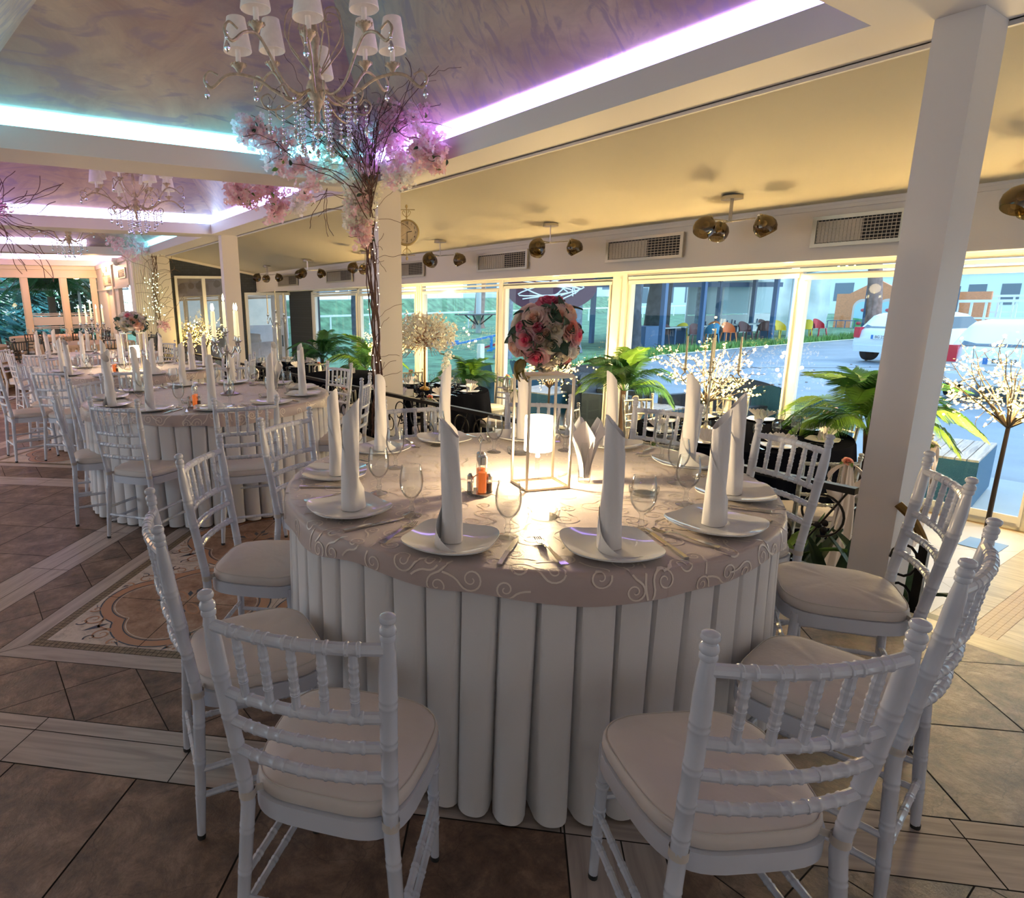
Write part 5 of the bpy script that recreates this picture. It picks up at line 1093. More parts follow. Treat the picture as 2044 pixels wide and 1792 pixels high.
def cluster(parent, name, c, n, rad, s_, mats, seed, sq=(1, 1, 1)):
    R = random.Random(seed); m = MB()
    def g_(): return max(-.85, min(.85, R.gauss(0, .5)))
    for i in range(n):
        v = Vector((g_() * sq[0], g_() * sq[1], g_() * sq[2])); blossom(m, R, Vector(c) + v * rad, s_ * R.uniform(.8, 1.2))
    return m.build(name, mats, parent, 0)
PINK =  [(2.17,5.62,2.92),(2.24,5.62,2.87),(2.33,5.62,2.86),(2.41,5.62,2.83),(2.51,5.62,2.84),(2.13,5.62,2.89),(2.36,5.62,2.69),(2.43,5.62,2.68),(2.58,5.62,2.62),(2.61,5.62,2.71),(2.67,5.62,2.45),(2.76,5.62,2.59),(2.97,5.62,3.06),(3.1,5.62,3.2),(3.18,5.62,3.23),(2.74,5.62,3.03),(3.04,5.62,2.98),(2.99,5.62,2.89),(3.23,5.62,2.96),(3.29,5.62,3.12),(3.3,5.62,2.9),(3.3,5.62,2.77),(3.36,5.62,2.73),(3.14,5.62,2.76),(3.33,5.25,3.1),(3.33,5.13,2.97),(3.33,5.12,3.11),(3.33,4.78,2.96),(3.33,5.17,2.94),(3.33,5.31,2.89),(3.33,5.13,2.81),(3.33,5.05,2.68),(3.33,4.82,2.75),(3.33,4.68,2.8),(3.33,4.6,2.69),(3.33,4.5,2.65),(3.33,4.64,2.6),(3.33,4.54,2.57),(3.33,4.76,2.68),(3.33,5.06,2.53),(3.3,5.75,2.15),(3.34,5.75,2.08),(3.28,5.75,2.25),(3.27,5.75,2.43),(2.36,6.6,2.6),(2.39,6.6,2.53),(2.51,6.6,2.5),(2.65,6.6,2.6),(2.81,6.6,2.53),(2.73,6.6,2.65),(2.83,6.6,2.44),(2.74,6.6,2.38),(2.33,6.6,2.55)]
WHITEB =  [(2.91,5.62,2.88),(2.99,5.62,2.83),(2.88,5.62,2.8),(2.83,5.62,2.68),(2.93,5.62,2.67),(3.09,5.62,3.43),(3.16,5.62,3.38),(3.24,5.62,3.37),(3.09,5.62,2.88),(3.11,5.62,2.65),(3.21,5.75,2.61),(3.29,5.75,2.66),(3.4,5.75,2.65),(3.46,5.75,2.58),(3.46,5.75,2.49),(3.2,5.75,2.52),(3.23,5.75,2.43),(3.4,5.75,2.39),(3.42,5.75,2.32),(3.26,5.75,2.29),(3.19,5.75,2.33),(3.17,5.75,2.24),(3.31,5.75,2.22),(3.38,5.75,2.67),(3.33,5.3,2.63),(3.33,5.26,2.59),(3.33,5.06,2.55),(3.33,4.94,2.55),(3.06,6.6,2.53),(3.03,6.6,2.48),(3.1,6.6,2.58),(3.49,5.75,2.7),(3.45,5.75,2.72)]
def canopy(x, y, label, full=True):
    t = thing('blossom_vine', label, 'artificial tree', (0, 0, 0)); R = random.Random(11)
    V = Vector
    m = MB()   # twisted stems climbing the pillar
    for s_ in range(9):
        ph = s_ * .7; P = []
        for i in range(40):
            z = .05 + i * .064; r = .035 + .018 * math.sin(i * .5 + s_ * 2) + .012 * R.random(); a = ph + i * .16 * (1 if s_ % 2 else -1)
            P.append((3.47 + .03 * math.sin(z * 2.2) + r * math.cos(a), 5.80 + r * math.sin(a), z))
        m.tube(bez(P, 2), [.011 - .004 * i / 78 for i in range(len(bez(P, 2)))] if s_ < 4 else .0055, 6)
    m.build('trunk', BARK, t)
    m = MB()
    for i in range(26): z = R.uniform(.5, 2.4); m.tube(twig(R, (3.46, 5.78, z), (R.uniform(-1, .8), R.uniform(-1, -.2), R.uniform(-.2, 1)), R.uniform(.2, .5), 7, .45), .0022, 5)
    m.build('side_twigs', BARK, t)
    m = MB()
    for i in range(40):
        a = R.random(); tgt = V((R.uniform(2.15, 3.35), R.uniform(5.2, 5.7), R.uniform(2.6, 3.3))) if i % 2 else V((R.uniform(2.9, 3.38), R.uniform(4.3, 5.5), R.uniform(2.6, 3.35)))
        p = V((3.42, 5.72, R.uniform(2.2, 2.75))); mid = (p + tgt) / 2 + V((-.1, -.1, R.uniform(-.05, .25))); P = bez([p, mid + V((R.uniform(-.12, .12),) * 3) * .6, tgt], 4)
        P = [q + V((R.uniform(-1, 1), R.uniform(-1, 1), R.uniform(-1, 1))) * .018 for q in P]; P = bez(P, 2); m.tube(P, [.006 * (1 - .7 * j / len(P)) for j in range(len(P))], 5)
        for _ in range(2): m.tube(twig(R, P[int(len(P) * R.uniform(.4, .95))], (R.uniform(-1, .6), R.uniform(-1, .1), R.uniform(-.6, 1)), R.uniform(.2, .5), 8, .5), .0018, 4)
    for q, d_, L in (((3.42, 5.72, 2.6), (.2, -1, .9), .9), ((3.3, 5.3, 2.9), (.1, -1, .6), .9), ((3.2, 5.5, 2.8), (.2, -.4, 1), .8), ((2.5, 5.5, 2.7), (-1, 0, .5), .5), ((3.45, 5.75, 2.5), (-.7, .2, -.3), .8), ((2.9, 5.65, 2.5), (-.2, .1, -1), .45)):
        for _ in range(3): m.tube(twig(R, q, d_, L, 12, .33), .003, 5)
    m.build('branches', BARK, t)
    for i, c in enumerate(PINK): cluster(t, 'pink_blossom_spray', c, 40, .105, .036, [PPET, PPET2], i, (1, 1, 1))
    for i, c in enumerate(WHITEB): cluster(t, 'white_blossom_spray', c, 60, .09, .023, [WPET, PPET2 if i % 5 == 0 else WPET], 100 + i, (.8, .8, 1.5))
    for i in range(80):
        c = V(R.choice(PINK)); o = link(bpy.data.objects.new('leaf', bmesh_of('leaf', 'fresh' if i % 3 else 'dark')), t); o.matrix_local = T(c.x + R.uniform(-.07, .07), c.y - .04 + R.uniform(-.05, .03), c.z + R.uniform(-.08, .06)) @ Matrix.Rotation(R.uniform(0, 6.3), 4, V((R.uniform(-1, 1), R.uniform(-1, 1), R.uniform(-1, 1))).normalized()) @ SC(R.uniform(.045, .07))
    m = MB()
    for i in range(34): z = R.uniform(.7, 2.4); a = R.random() * 6.28; m.sphere((3.46 + .06 * math.cos(a), 5.79 + .06 * math.sin(a), z), .0035, 5, 4)
    tag(m.build('fairy_lights', emis('warm_fairy_light', (1, .85, .45), 12, False), t), kind='stuff')
canopy(0, 0, 'twisted brown vine climbing the middle pillar with a canopy of pink and white blossoms')
# farther blossom vine at the grooved column
t = thing('blossom_vine', 'thin vine with pink blossoms on the far column beside the brick wall', 'artificial tree'); R = random.Random(4)
m = MB()
for s_ in range(5):
    P = [(3.55 + .05 * i / 14 + .05 * math.sin(i * .6 + s_), 15.85 + .05 * math.cos(i * .7 + s_ * 2), 1.0 + i * .12) for i in range(15)]; m.tube(bez(P, 3), .012 - .002 * s_, 5)
for i in range(46): m.tube(twig(R, (3.55, 15.8, R.uniform(1.0, 2.7)), (R.uniform(-1, 1), -.5, R.uniform(-.3, 1)), R.uniform(.3, .9), 8, .4), .004, 4)
m.build('trunk', BARKG, t)
for i, c in enumerate([(2.92, 15.6, 2.87), (3.08, 15.6, 2.72), (2.99, 15.6, 2.55), (3.27, 15.6, 2.67), (2.81, 15.6, 2.76), (3.14, 15.6, 2.5), (2.7, 15.6, 2.82), (3.4, 15.6, 2.75), (3.15, 15.6, 2.85), (3.62, 15.6, 1.0), (3.66, 15.6, 1.06)]): cluster(t, 'pink_blossom_spray', c, 22, .13, .045, [PPET, PPET2], 300 + i)
for i, c in enumerate([(3.5, 15.6, 2.72), (3.62, 15.55, 2.66), (3.4, 15.6, 2.6), (3.75, 15.6, 2.7)]): cluster(t, 'white_blossom_spray', c, 22, .11, .035, [WPET, WPET], 340 + i)
m = MB()
for i in range(70): m.sphere((3.5 + R.gauss(0, .12), 15.72, R.uniform(1.0, 2.2)), .011, 5, 4)
tag(m.build('fairy_lights', emis('green_white_fairy_light', (.85, 1, .5), 5, False), t), kind='stuff')
t = thing('blossom_vine', 'spray of pink blossoms at the left picture edge under the second ceiling bay', 'artificial tree'); m = MB()
for i in range(26): m.tube(twig(R, (.25, 10.5, 2.7), (R.uniform(.2, 1), R.uniform(-.6, 0), R.uniform(-.7, .7)), R.uniform(.5, 1.3), 10, .35), .005, 4)
m.build('branches', BARK, t)
for i, c in enumerate([(.42, 10.5, 2.85), (.5, 10.5, 2.76), (.38, 10.5, 2.7)]): cluster(t, 'pink_blossom_spray', c, 20, .1, .04, [PPET, PPET2], 360 + i)
t = thing('dome_camera', 'small white dome camera on the far cream beam', 'camera', (3.05, 17.4, 2.52)); m = MB().lathe([(.001, .10), (.10, .10), (.11, .04), (.10, .0)], 18); m.build('housing', FRAME, t); m = MB().lathe([(.085, .0), (.07, -.05), (.03, -.08), (.001, -.085)], 18); m.build('dome', FRAME, t)
t = thing('wall_lamp', 'small glowing wall lamp above the far side door', 'lamp', (3.04, 19.2, 2.40)); m = MB(); m.box(.02, .06, -.05, .05, -.04, .1); m.build('bracket', FRAME, t); m = MB().lathe([(.03, -.05), (.06, .05), (.055, .08)], 14); m.build('lamp_shade', emis('warm_wall_lamp', (1, .75, .45), 6), t)
ld = bpy.data.lights.new('wall_lamp_bulb', 'POINT'); ld.energy = 60; ld.color = (1, .55, .25); ld.shadow_soft_size = .1; lo = bpy.data.objects.new('wall_lamp_bulb', ld); link(lo, t); lo.location = (-.25, 0, .0)
c4 = dup(c1, (-2.6, 9.6, 2.35), .2, 'unseen chandelier added to warm the floor at the left', None); c4['category'] = 'chandelier'  # copy of the near chandelier, added out of view for a warm glow
ld = bpy.data.lights.new('added_warm_glow', 'POINT'); ld.energy = 90; ld.color = (1, .50, .20); ld.shadow_soft_size = .25; lo = bpy.data.objects.new('added_warm_glow', ld); link(lo, c4); lo.location = (0, 0, -.3)
# ================================================================ lower dining level by the windows
BLK = mat('black_cloth', (.006, .007, .012), .85, spec=.0); ZL = -.5
SASHM = mat('white_satin_sash', (.78, .76, .76), .3, sheen=.4); SASHP = mat('blush_satin_sash', (.82, .70, .64), .3, sheen=.4)
def sash(x, y, deg, label, side=0, mt=None):
    """bow of satin tied to the chair back with a small rose, tails hanging outside"""
    t = thing('chair_sash', label, 'chair sash', (x, y, ZL), math.radians(deg - 90), 'satin sashes on the lower chairs'); mt = mt or SASHM; sx = side * .15
    for k, (w, L) in enumerate(((.10, .80), (.08, .55))):
        m = MB(); m.grid(lambda u, v: (sx + (u - .5) * (w * (.35 + 1.5 * v)) + k * .02, -.095 - .03 * math.sin(PI * v) - .012 * math.sin(u * 14 + k) * v - .01 * k, .87 - L * v), 14, 8); m.build('tail', mt, t)
    for s_ in (-1, 1):
        m = MB(); m.grid(lambda u, v: (sx + s_ * (.015 + .10 * math.sin(PI * v) ** .8 * 1), -.10 - .03 * math.sin(PI * u), .87 - .30 * v * (.55 + .45 * u) + .0 * u), 8, 10); m.build('loop', mt, t)
    put_flower(t, 'rose', random.choice(['peach', 'coral', 'cream']), (0, 0, 1), 0, .035, 'rose', 1).matrix_local = T(sx, -.11, .885) @ aim((0, -.6, .8)) @ SC(.035)
    for a in (0, 1.6, 3.3): o = link(bpy.data.objects.new('leaf', bmesh_of('leaf', 'fresh')), t); o.matrix_local = T(sx, -.1, .88) @ RZ(a) @ RXm(-.5) @ SC(.06)
def fan_mesh(seed):
    m = MB(); n = 10
    def Q(u, v): a = -1.9 + 3.8 * u; r = .02 + .115 * v; z = .01 + .10 * v * math.cos(a * .45) + (.02 if int(u * n * 2 + .5) % 2 else 0) * v; return (r * math.sin(a), -.02 + r * math.cos(a) * .55 - .03 * v, z)
    m.grid(Q, n * 2, 3); m.grid(lambda u, v: ((u - .5) * .1, .02 + .01 * v, .0 + .13 * v * (1 - abs(u - .5) * 1.4)), 4, 3); return m
FANM = [fan_mesh(i).mesh('napkin', NAP, 0) for i in range(1)]
CARD = mat('table_card', (.8, .8, .78), .5)
def low_table(x, y, R, seed, w, n=8, ph=0, deco=True):
    t = thing('round_table', 'round table under a black cloth, %s' % w, 'table', (x, y, ZL), 0, 'black-cloth tables on the lower level'); m = MB().lathe([(.001, .73), (R - .02, .73), (R - .02, .755), (.001, .755)], 48); m.build('tabletop', TOPW, t); m = MB().lathe([(.3, 0), (.3, .02), (.04, .03), (.04, .73)], 20); m.build('pedestal', IRON, t)
    m = MB(); N = 160; vs = [(0, 0, .764)]
    for i in range(N): a = 2 * PI * i / N; vs.append((R * math.cos(a), R * math.sin(a), .764))
    for l in (.04, .3, .65, 1):
        for i in range(N): a = 2 * PI * i / N; r = R + .01 + .06 * l * math.sin(a * 16 + seed) + .05 * l; vs.append((r * math.cos(a), r * math.sin(a), .764 - .755 * l))
    m.add(vs, [(0, 1 + i, 1 + (i + 1) % N) for i in range(N)] + [(1 + j * N + i, 1 + (j + 1) * N + i, 1 + (j + 1) * N + (i + 1) % N, 1 + j * N + (i + 1) % N) for j in range(4) for i in range(N)])
    o = m.build('tablecloth', BLK); o.location = (x, y, ZL); tag(o, 'floor-length black cloth on the table %s' % w, 'tablecloth', 'black cloths')
    z = ZL + .7655
    L_ = {}
    def keep(kind, o): L_.setdefault(kind, []).append(o); return o
    for k in range(n):
        a = ph + 2 * PI * k / n; c, s_ = math.cos(a), math.sin(a)
        keep('white square plate', put_obj('plate', PM, (x + c * R * .76, y + s_ * R * .76, z), a, '', 'plate', 'plates on the black tables', .95))
        keep('fan-folded napkin', put_obj('napkin', FANM[0], (x + c * R * .76, y + s_ * R * .76, z + .006), a + PI / 2 + .4 * math.sin(k), '', 'napkin', 'fan napkins on the black tables', .9))
        for j, q in enumerate((.22, -.16)): keep('clear goblet', put_obj('goblet', GMF, (x + (R * .52 + .03 * j) * math.cos(a + q), y + (R * .52 + .03 * j) * math.sin(a + q), z), 0, '', 'glass', 'goblets on the black tables', 1.0 - .1 * j))
        keep('steel knife', put_obj('knife', KM, (x + c * R * .76 - s_ * .17, y + s_ * R * .76 + c * .17, z), a + PI / 2, '', 'knife', 'knives on the black tables'))
        keep('steel fork', put_obj('fork', FM, (x + c * R * .76 + s_ * .17, y + s_ * R * .76 - c * .17, z), a + PI / 2, '', 'fork', 'forks on the black tables'))
    sh = {1: 'right black', 2: 'blossom tree', 3: 'brick wall', 4: 'bare'}[seed]
    for q, os_ in L_.items(): rows(os_, (x, y), q, '%s table' % sh)
low_table(5.70, 3.12, .90, 1, 'right, under the thin unlit candelabra', 8, .2)
low_table(5.10, 7.20, .88, 2, 'under the white blossom tree', 8, .5)
low_table(4.95, 12.05, .9, 3, 'near the brick wall with the tall candelabra', 8, .1)
low_table(5.2, 9.75, .7, 4, 'bare one behind the blossom tree', 0)
GC = 'silver chairs on the lower level'
def lowchair(x, y, a, w, sash_side=None, mt=None, near=False):
    (chair if near else far_chair)(x, y, a, 'silver bamboo-style chair %s' % w, GC, 'silver', ZL)
    if sash_side is not None: sash(x, y, a, 'satin sash with rose, silver chair %s' % w, sash_side, mt)
lowchair(6.8, 2.75, 165, 'right of the candelabra table against the window', .8, None, True)
lowchair(5.80, 1.80, 98, 'just left of the square pillar', 0, SASHP, True)
lowchair(4.95, 4.30, -62, 'at the back left of the right black table', 0, None, True)
lowchair(6.05, 4.40, -110, 'at the back of the right black table', 0, None, True)
lowchair(6.85, 3.85, 210, 'behind the right black table by the window post', 0, None, True)
lowchair(4.75, 1.95, 52, 'at the front of the right black table', .5, SASHP, True)
lowchair(4.35, 2.95, 8, 'at the left of the right black table', 0, None, True)
lowchair(5.55, 5.95, 108, 'at the right of the blossom tree table', -.6, None, True)
lowchair(4.35, 6.05, 58, 'in front of the blossom tree table', 0, None, True)
lowchair(3.98, 7.3, 5, 'left of the blossom tree table', 0)
lowchair(6.35, 7.0, 175, 'by the window right of the blossom tree', 0)
lowchair(4.5, 8.4, -65, 'behind the blossom tree table, left', 0)
lowchair(5.7, 8.4, -115, 'behind the blossom tree table, right', 0)
lowchair(4.1, 11.1, 45, 'at the front left of the brick wall table', 0)
lowchair(5.2, 10.85, 95, 'at the front of the brick wall table', 0)
lowchair(6.15, 11.4, 150, 'at the right of the brick wall table', 0)
lowchair(4.0, 12.8, -35, 'at the back left of the brick wall table', 0)
lowchair(6.0, 13.0, 222, 'at the back right of the brick wall table', 0)
candelabra(5.57, 3.33, ZL + .7655, 'tall silver candelabra with unlit tapers on the lower black table', .52, 4, False, BRASS, .22, .27, cr=.010, rz=.5)
candelabra(4.95, 12.05, ZL + .7655, 'tall silver candelabra by the sliding glass door', .95, 4, False, SILVER, .22, .38, cr=.011, rz=.4)
# white blossom table tree
t = thing('blossom_tree_centrepiece', 'white blossom tree centrepiece with a gold stem on a black table', 'centrepiece', (5.10, 7.2, ZL + .7655)); R = random.Random(8)
m = MB().lathe([(.001, 0), (.07, 0), (.075, .02), (.05, .04), (.016, .05), (.015, .5), (.018, .62)], 16); m.build('stem', mat('gold_bamboo_stem', (.45, .28, .08), .4, .3), t)
m = MB()
for i in range(150):
    a = R.random() * 6.28; z = R.uniform(-.45, 1); q = math.sqrt(1 - z * z); d = Vector((q * math.cos(a), q * math.sin(a), z)); m.tube([(0, 0, .60), Vector((0, 0, .66)) + d * .2, Vector((0, 0, .66)) + d * R.uniform(.3, .42) + Vector((0, 0, -.05 * (1 - z)))], .0028, 4)
m.build('branches', mat('reddish_twig', (.35, .18, .12), .7), t)
for i in range(64):
    a = i * 2.4; z = 1 - 1.5 * (i + .5) / 64; q = math.sqrt(max(0, 1 - z * z)); r = R.uniform(.26, .40); cluster(t, 'white_blossom_spray', (q * math.cos(a) * r * 1.05, q * math.sin(a) * r * 1.05, .72 + z * r * .8), 30, .085, .019, [WPET, mat('cream_blossom_petal', (.80, .74, .60), .6) if 'cream_blossom_petal' not in MATS else MATS['cream_blossom_petal']], 500 + i)
for i in range(5): cluster(t, 'white_blossom_spray', (.30, -.16 + .03 * i, .48 - .055 * i), 24, .06, .019, [WPET, WPET], 600 + i)
# table cards
for i in range(2):
    o = MB(); o.add([(-.05, 0, 0), (.05, 0, 0), (.05, -.02, .09), (-.05, -.02, .09)], [(0, 1, 2, 3)]); o.add([(-.05, -.05, 0), (.05, -.05, 0), (.05, -.02, .09), (-.05, -.02, .09)], [(3, 2, 1, 0)]); q = o.build('table_card', CARD, None, 0); q.location = ((4.62, 6.85), (5.40, 9.8))[i] + (ZL + .766,); q.rotation_euler.z = -.9; tag(q, 'small folded white card on the %s' % ('blossom tree table' if i == 0 else 'bare black table'), 'card', 'table cards')
# ---- glowing fairy-light trees
FL = emis('fairy_light_blossom', (1, .66, .16), 6, False); TWG = mat('black_twig', (.03, .02, .015), .6)
def light_tree(x, y, z0, label, seed, R_=.62, zc=1.28, n=520, power=95, col=(1, .68, .27)):
    t = thing('fairy_light_tree', label, 'light tree', (x, y, z0), 0, 'glowing fairy-light trees'); R = random.Random(seed)
    m = MB(); m.box(-.14, .14, -.12, .12, 0, .006); m.build('base_plate', mat('steel_base', (.25, .35, .45), .4, .5) if seed == 1 else MATS['steel_base'], t, 0)
    m = MB(); m.tube([(0, 0, 0), (.0, 0, zc * .45), (.01, 0, zc * .78)], [.018, .016, .014], 10); m.build('pole', TWG, t)
    br = MB(); lm = MB(); nodes_ = []
    for i in range(22):
        a = i * 2.4 + R.uniform(-.2, .2); el = R.uniform(-.1, 1.2); d = Vector((math.cos(a) * math.cos(el), math.sin(a) * math.cos(el), math.sin(el))); P = twig(R, (.01, 0, zc * .78), (d.x * .8, d.y * .8, d.z * .6 + .55), R_ * R.uniform(.8, 1.15), 9, .16, -.0)
        br.tube(P, [.008 * (1 - .8 * j / len(P)) for j in range(len(P))], 5); nodes_ += P[6:]
        for _ in range(5):
            s_ = P[int(len(P) * R.uniform(.3, .95))]; Q = twig(R, s_, (R.uniform(-1, 1) + d.x, R.uniform(-1, 1) + d.y, R.uniform(-.5, .8)), R_ * R.uniform(.25, .5), 6, .3); br.tube(Q, .0022, 4); nodes_ += Q[3:] * 2
    br.build('branches', TWG, t)
    for i in range(n): c = R.choice(nodes_) + Vector((R.gauss(0, .012), R.gauss(0, .012), R.gauss(0, .012))); blossom(lm, R, c, R.uniform(.009, .015), (0, 0))
    tag(lm.build('light_blossoms', FL, t, 0), kind='stuff')
    ld = bpy.data.lights.new('tree_glow', 'POINT'); ld.energy = power / 7; ld.color = col; ld.shadow_soft_size = .02
    for i in range(7): lo = bpy.data.objects.new('tree_glow', ld); link(lo, t); a = i * 2.4; lo.location = (.12 * (i % 4) * math.cos(a), .12 * (i % 4) * math.sin(a), zc * (.95 + .05 * i))
light_tree(6.5, 1.47, ZL, 'glowing fairy-light tree on a black pole at the right picture edge', 1, .66, 1.22, 760)
light_tree(6.45, 3.88, ZL, 'glowing fairy-light tree behind the unlit candelabra at the window', 2, .6, 1.10, 700)
light_tree(6.45, 6.16, ZL, 'glowing fairy-light tree behind the rose bouquet', 3, .6, 1.0, 420)
light_tree(6.3, 9.9, ZL, 'glowing fairy-light tree on both sides of the vine-wrapped pillar', 4, .74, 1.15, 760)
light_tree(4.55, 15.6, ZL, 'glowing fairy-light tree in front of the brick wall window', 5, .6, 1.2, 420, 20)
# ---- potted palms
PALM = mat('palm_leaf', (.05, .17, .05), .45, var=.35, vscale=6); PALML = mat('palm_leaf_bright', (.16, .34, .04), .45, var=.3, vscale=6); POTM = mat('dark_planter', (.03, .05, .06), .5); TRK = mat('palm_trunk', (.10, .06, .04), .8)
def frond_mesh(seed, L=.62):
    R = random.Random(seed); m = MB(); P = bez([(0, 0, 0), (.25 * L, 0, .28 * L), (.6 * L, 0, .36 * L), (L, 0, .12 * L)], 8); m.tube(P, [.006 * (1 - .8 * i / len(P)) for i in range(len(P))], 5)
    for i in range(4, len(P)):
        f = i / len(P); l = L * .42 * math.sin(PI * (.12 + .80 * f)) ** .6
        for s_ in (-1, 1):
            for q in (0, .33, .66):
                p = P[i].lerp(P[min(i + 1, len(P) - 1)], q); d = Vector((.75, s_ * 1.0, .10 + R.uniform(-.1, .1))).normalized(); e = p + d * l + Vector((0, 0, -.35 * l)); md = p + d * l * .5; w = Vector((.006, 0, .002))
                m.add([p - w, p + w, md + w * .9, md - w * .9, e], [(0, 1, 2, 3), (3, 2, 4)])
    return m
FRM = [[frond_mesh(i).mesh('frond', q, 0) for i in range(3)] for q in (PALM, PALML)]
def palm(x, y, z0, label, h=.55, sc=1, seed=0, bright=0, n=17):
    t = thing('potted_palm', label, 'palm', (x, y, z0), seed, 'potted palms at the windows'); R = random.Random(seed)
    m = MB(); m.box(-.13, .13, -.13, .13, 0, .28); m.box(-.115, .115, -.115, .115, .28, .285); m.build('planter', POTM, t, 0)
    m = MB(); m.tube([(0, 0, .28), (.02, 0, h * .6 + .1), (0, 0, h + .02)], [.035, .03, .035], 8); m.build('trunk', TRK, t)
    for i in range(n):
        o = link(bpy.data.objects.new('frond', FRM[1 if i / n < bright else 0][i % 3]), t); o.matrix_local = T(0, 0, h) @ RZ(i * 2.4 + R.uniform(-.2, .2)) @ RYm(R.uniform(-1.0, .45)) @ SC(sc * R.uniform(.8, 1.15))
palm(6.5, 4.98, ZL, 'potted palm between the rose bouquet and the lower candelabra', .85, .95, 1, .35)
palm(6.3, 12.8, ZL, 'dark green potted palm in front of the brick wall corner', .75, 1.2, 2, 0)
palm(6.4, 11.1, ZL, 'bright green potted palm left of the vine trunk', .62, 1.15, 3, .6)
palm(6.5, 7.98, ZL, 'potted palm behind the white blossom tree', .55, .95, 4, .1)
palm(6.45, 2.36, ZL, 'large potted palm half hidden by the square pillar', .80, 1.05, 5, .6, 24)
# broad-leaved plants at the railing foot
t = thing('leafy_plant', 'low plant with long striped leaves behind the railing left of the square pillar', 'plant', (4.12, 1.60, ZL)); R = random.Random(5)
m = MB(); m.box(-.28, .28, -.5, .5, 0, .16); m.build('planter', POTM, t, 0)
for i in range(20):
    m = MB(); L = R.uniform(.38, .55); a = R.uniform(0, 6.3); tl = R.uniform(.25, .95); oy = R.uniform(-.4, .4); b_ = RZ(a)
    m.grid(lambda u, v: tuple(Vector((0, oy, .15)) + b_ @ Vector((math.sin(tl) * L * v + .12 * v * v * tl, (u - .5) * .085 * math.sin(PI * (.12 + .86 * v)), math.cos(tl * v) * L * v + .02 * abs(u - .5) * 2))), 4, 8); m.build('leaf', LEAF if i % 3 else LEAFL, t)
# ================================================================ outside the windows
G0 = -.56
ASPH = mat('wet_asphalt', (.24, .28, .33), .5, var=.14, vscale=1.2, bump=.3, bscale=90); PATIO = mat('patio_concrete', (.34, .38, .42), .6, var=.06, vscale=2)
GRASS = mat('lawn', (.11, .22, .12), .9, var=.45, vscale=1.6, bump=.6, bscale=60); GRASSL = mat('grass_tuft', (.18, .36, .09), .8, var=.4, vscale=4)
m = MB(); m.box(7.25, 9.35, -14, 60, G0 - .2, G0); struct(m, 'ground_patio', PATIO)
m = MB(); m.add([(9.35, -30, G0 - .02), (80, -30, G0 - .02), (80, 8.0, G0 - .02), (40, 13.8, G0 - .02), (27, 14.6, G0 - .02), (21, 14.6, G0 - .02), (13, 11.6, G0 - .02), (9.35, 11.8, G0 - .02)], [tuple(range(8))]); struct(m, 'ground_asphalt', ASPH)
m = MB(); m.add([(9.35, 11.8, G0 - .01), (13, 11.6, G0 - .01), (21, 14.6, G0 - .01), (27, 14.6, G0 - .01), (40, 13.8, G0 - .01), (80, 8, G0 + .3), (90, 110, G0 + .4), (9.35, 60, G0 - .01)], [tuple(range(8))]); m.add([(-40, 21.1, -.1), (9.3, 21.1, -.1), (9.3, 90, -.1), (-40, 90, -.1)], [(0, 1, 2, 3)])
# bank behind the racecourse fence
m.add([(10, 40, G0), (90, 62, G0), (90, 66, 1.9), (10, 43, 1.6)], [(0, 1, 2, 3)]); m.add([(10, 43, 1.6), (90, 66, 1.9), (90, 100, 2.2), (10, 60, 1.8)], [(0, 1, 2, 3)])
struct(m, 'ground_lawn', GRASS)
m = MB(); R = random.Random(2)
for i in range(5200):
    u = R.random(); x = 13 + u * 30; y = 11.6 + min(1, (x - 13) / 8) * 3.0 - max(0, x - 27) * .06 + abs(R.gauss(0, .55)) if x > 13 else 12
    h = R.uniform(.10, .32); a = R.uniform(0, 3.1); dx, dy = .02 * math.cos(a), .02 * math.sin(a); m.add([(x - dx, y - dy, G0), (x + dx, y + dy, G0), (x + R.uniform(-.08, .08), y + R.uniform(-.08, .08), G0 + h)], [(0, 1, 2)])
tag(m.build('grass_tufts', GRASSL, None, 0), 'rough grass tufts along the edge of the asphalt', 'grass', None, 'stuff')
m = MB(); R = random.Random(3)
for i in range(70): m.sphere((R.uniform(12, 24), R.uniform(4, 14), G0), R.uniform(.02, .05), 5, 3, (1, 1, .3))
tag(m.build('fallen_leaves', BARKG, None, 0), 'scattered dead leaves on the asphalt', 'leaves', None, 'stuff')
m = MB()
for y0, y1, x0, x1 in ((11.5, 8.5, 17.5, 21), (8.5, 3, 21, 30)): m.obox((x0, y0, G0 - .018), (x1, y1, G0 - .018), .05, .01)
struct(m, 'trim_asphalt_joint', mat('asphalt_joint', (.12, .12, .12), .9))
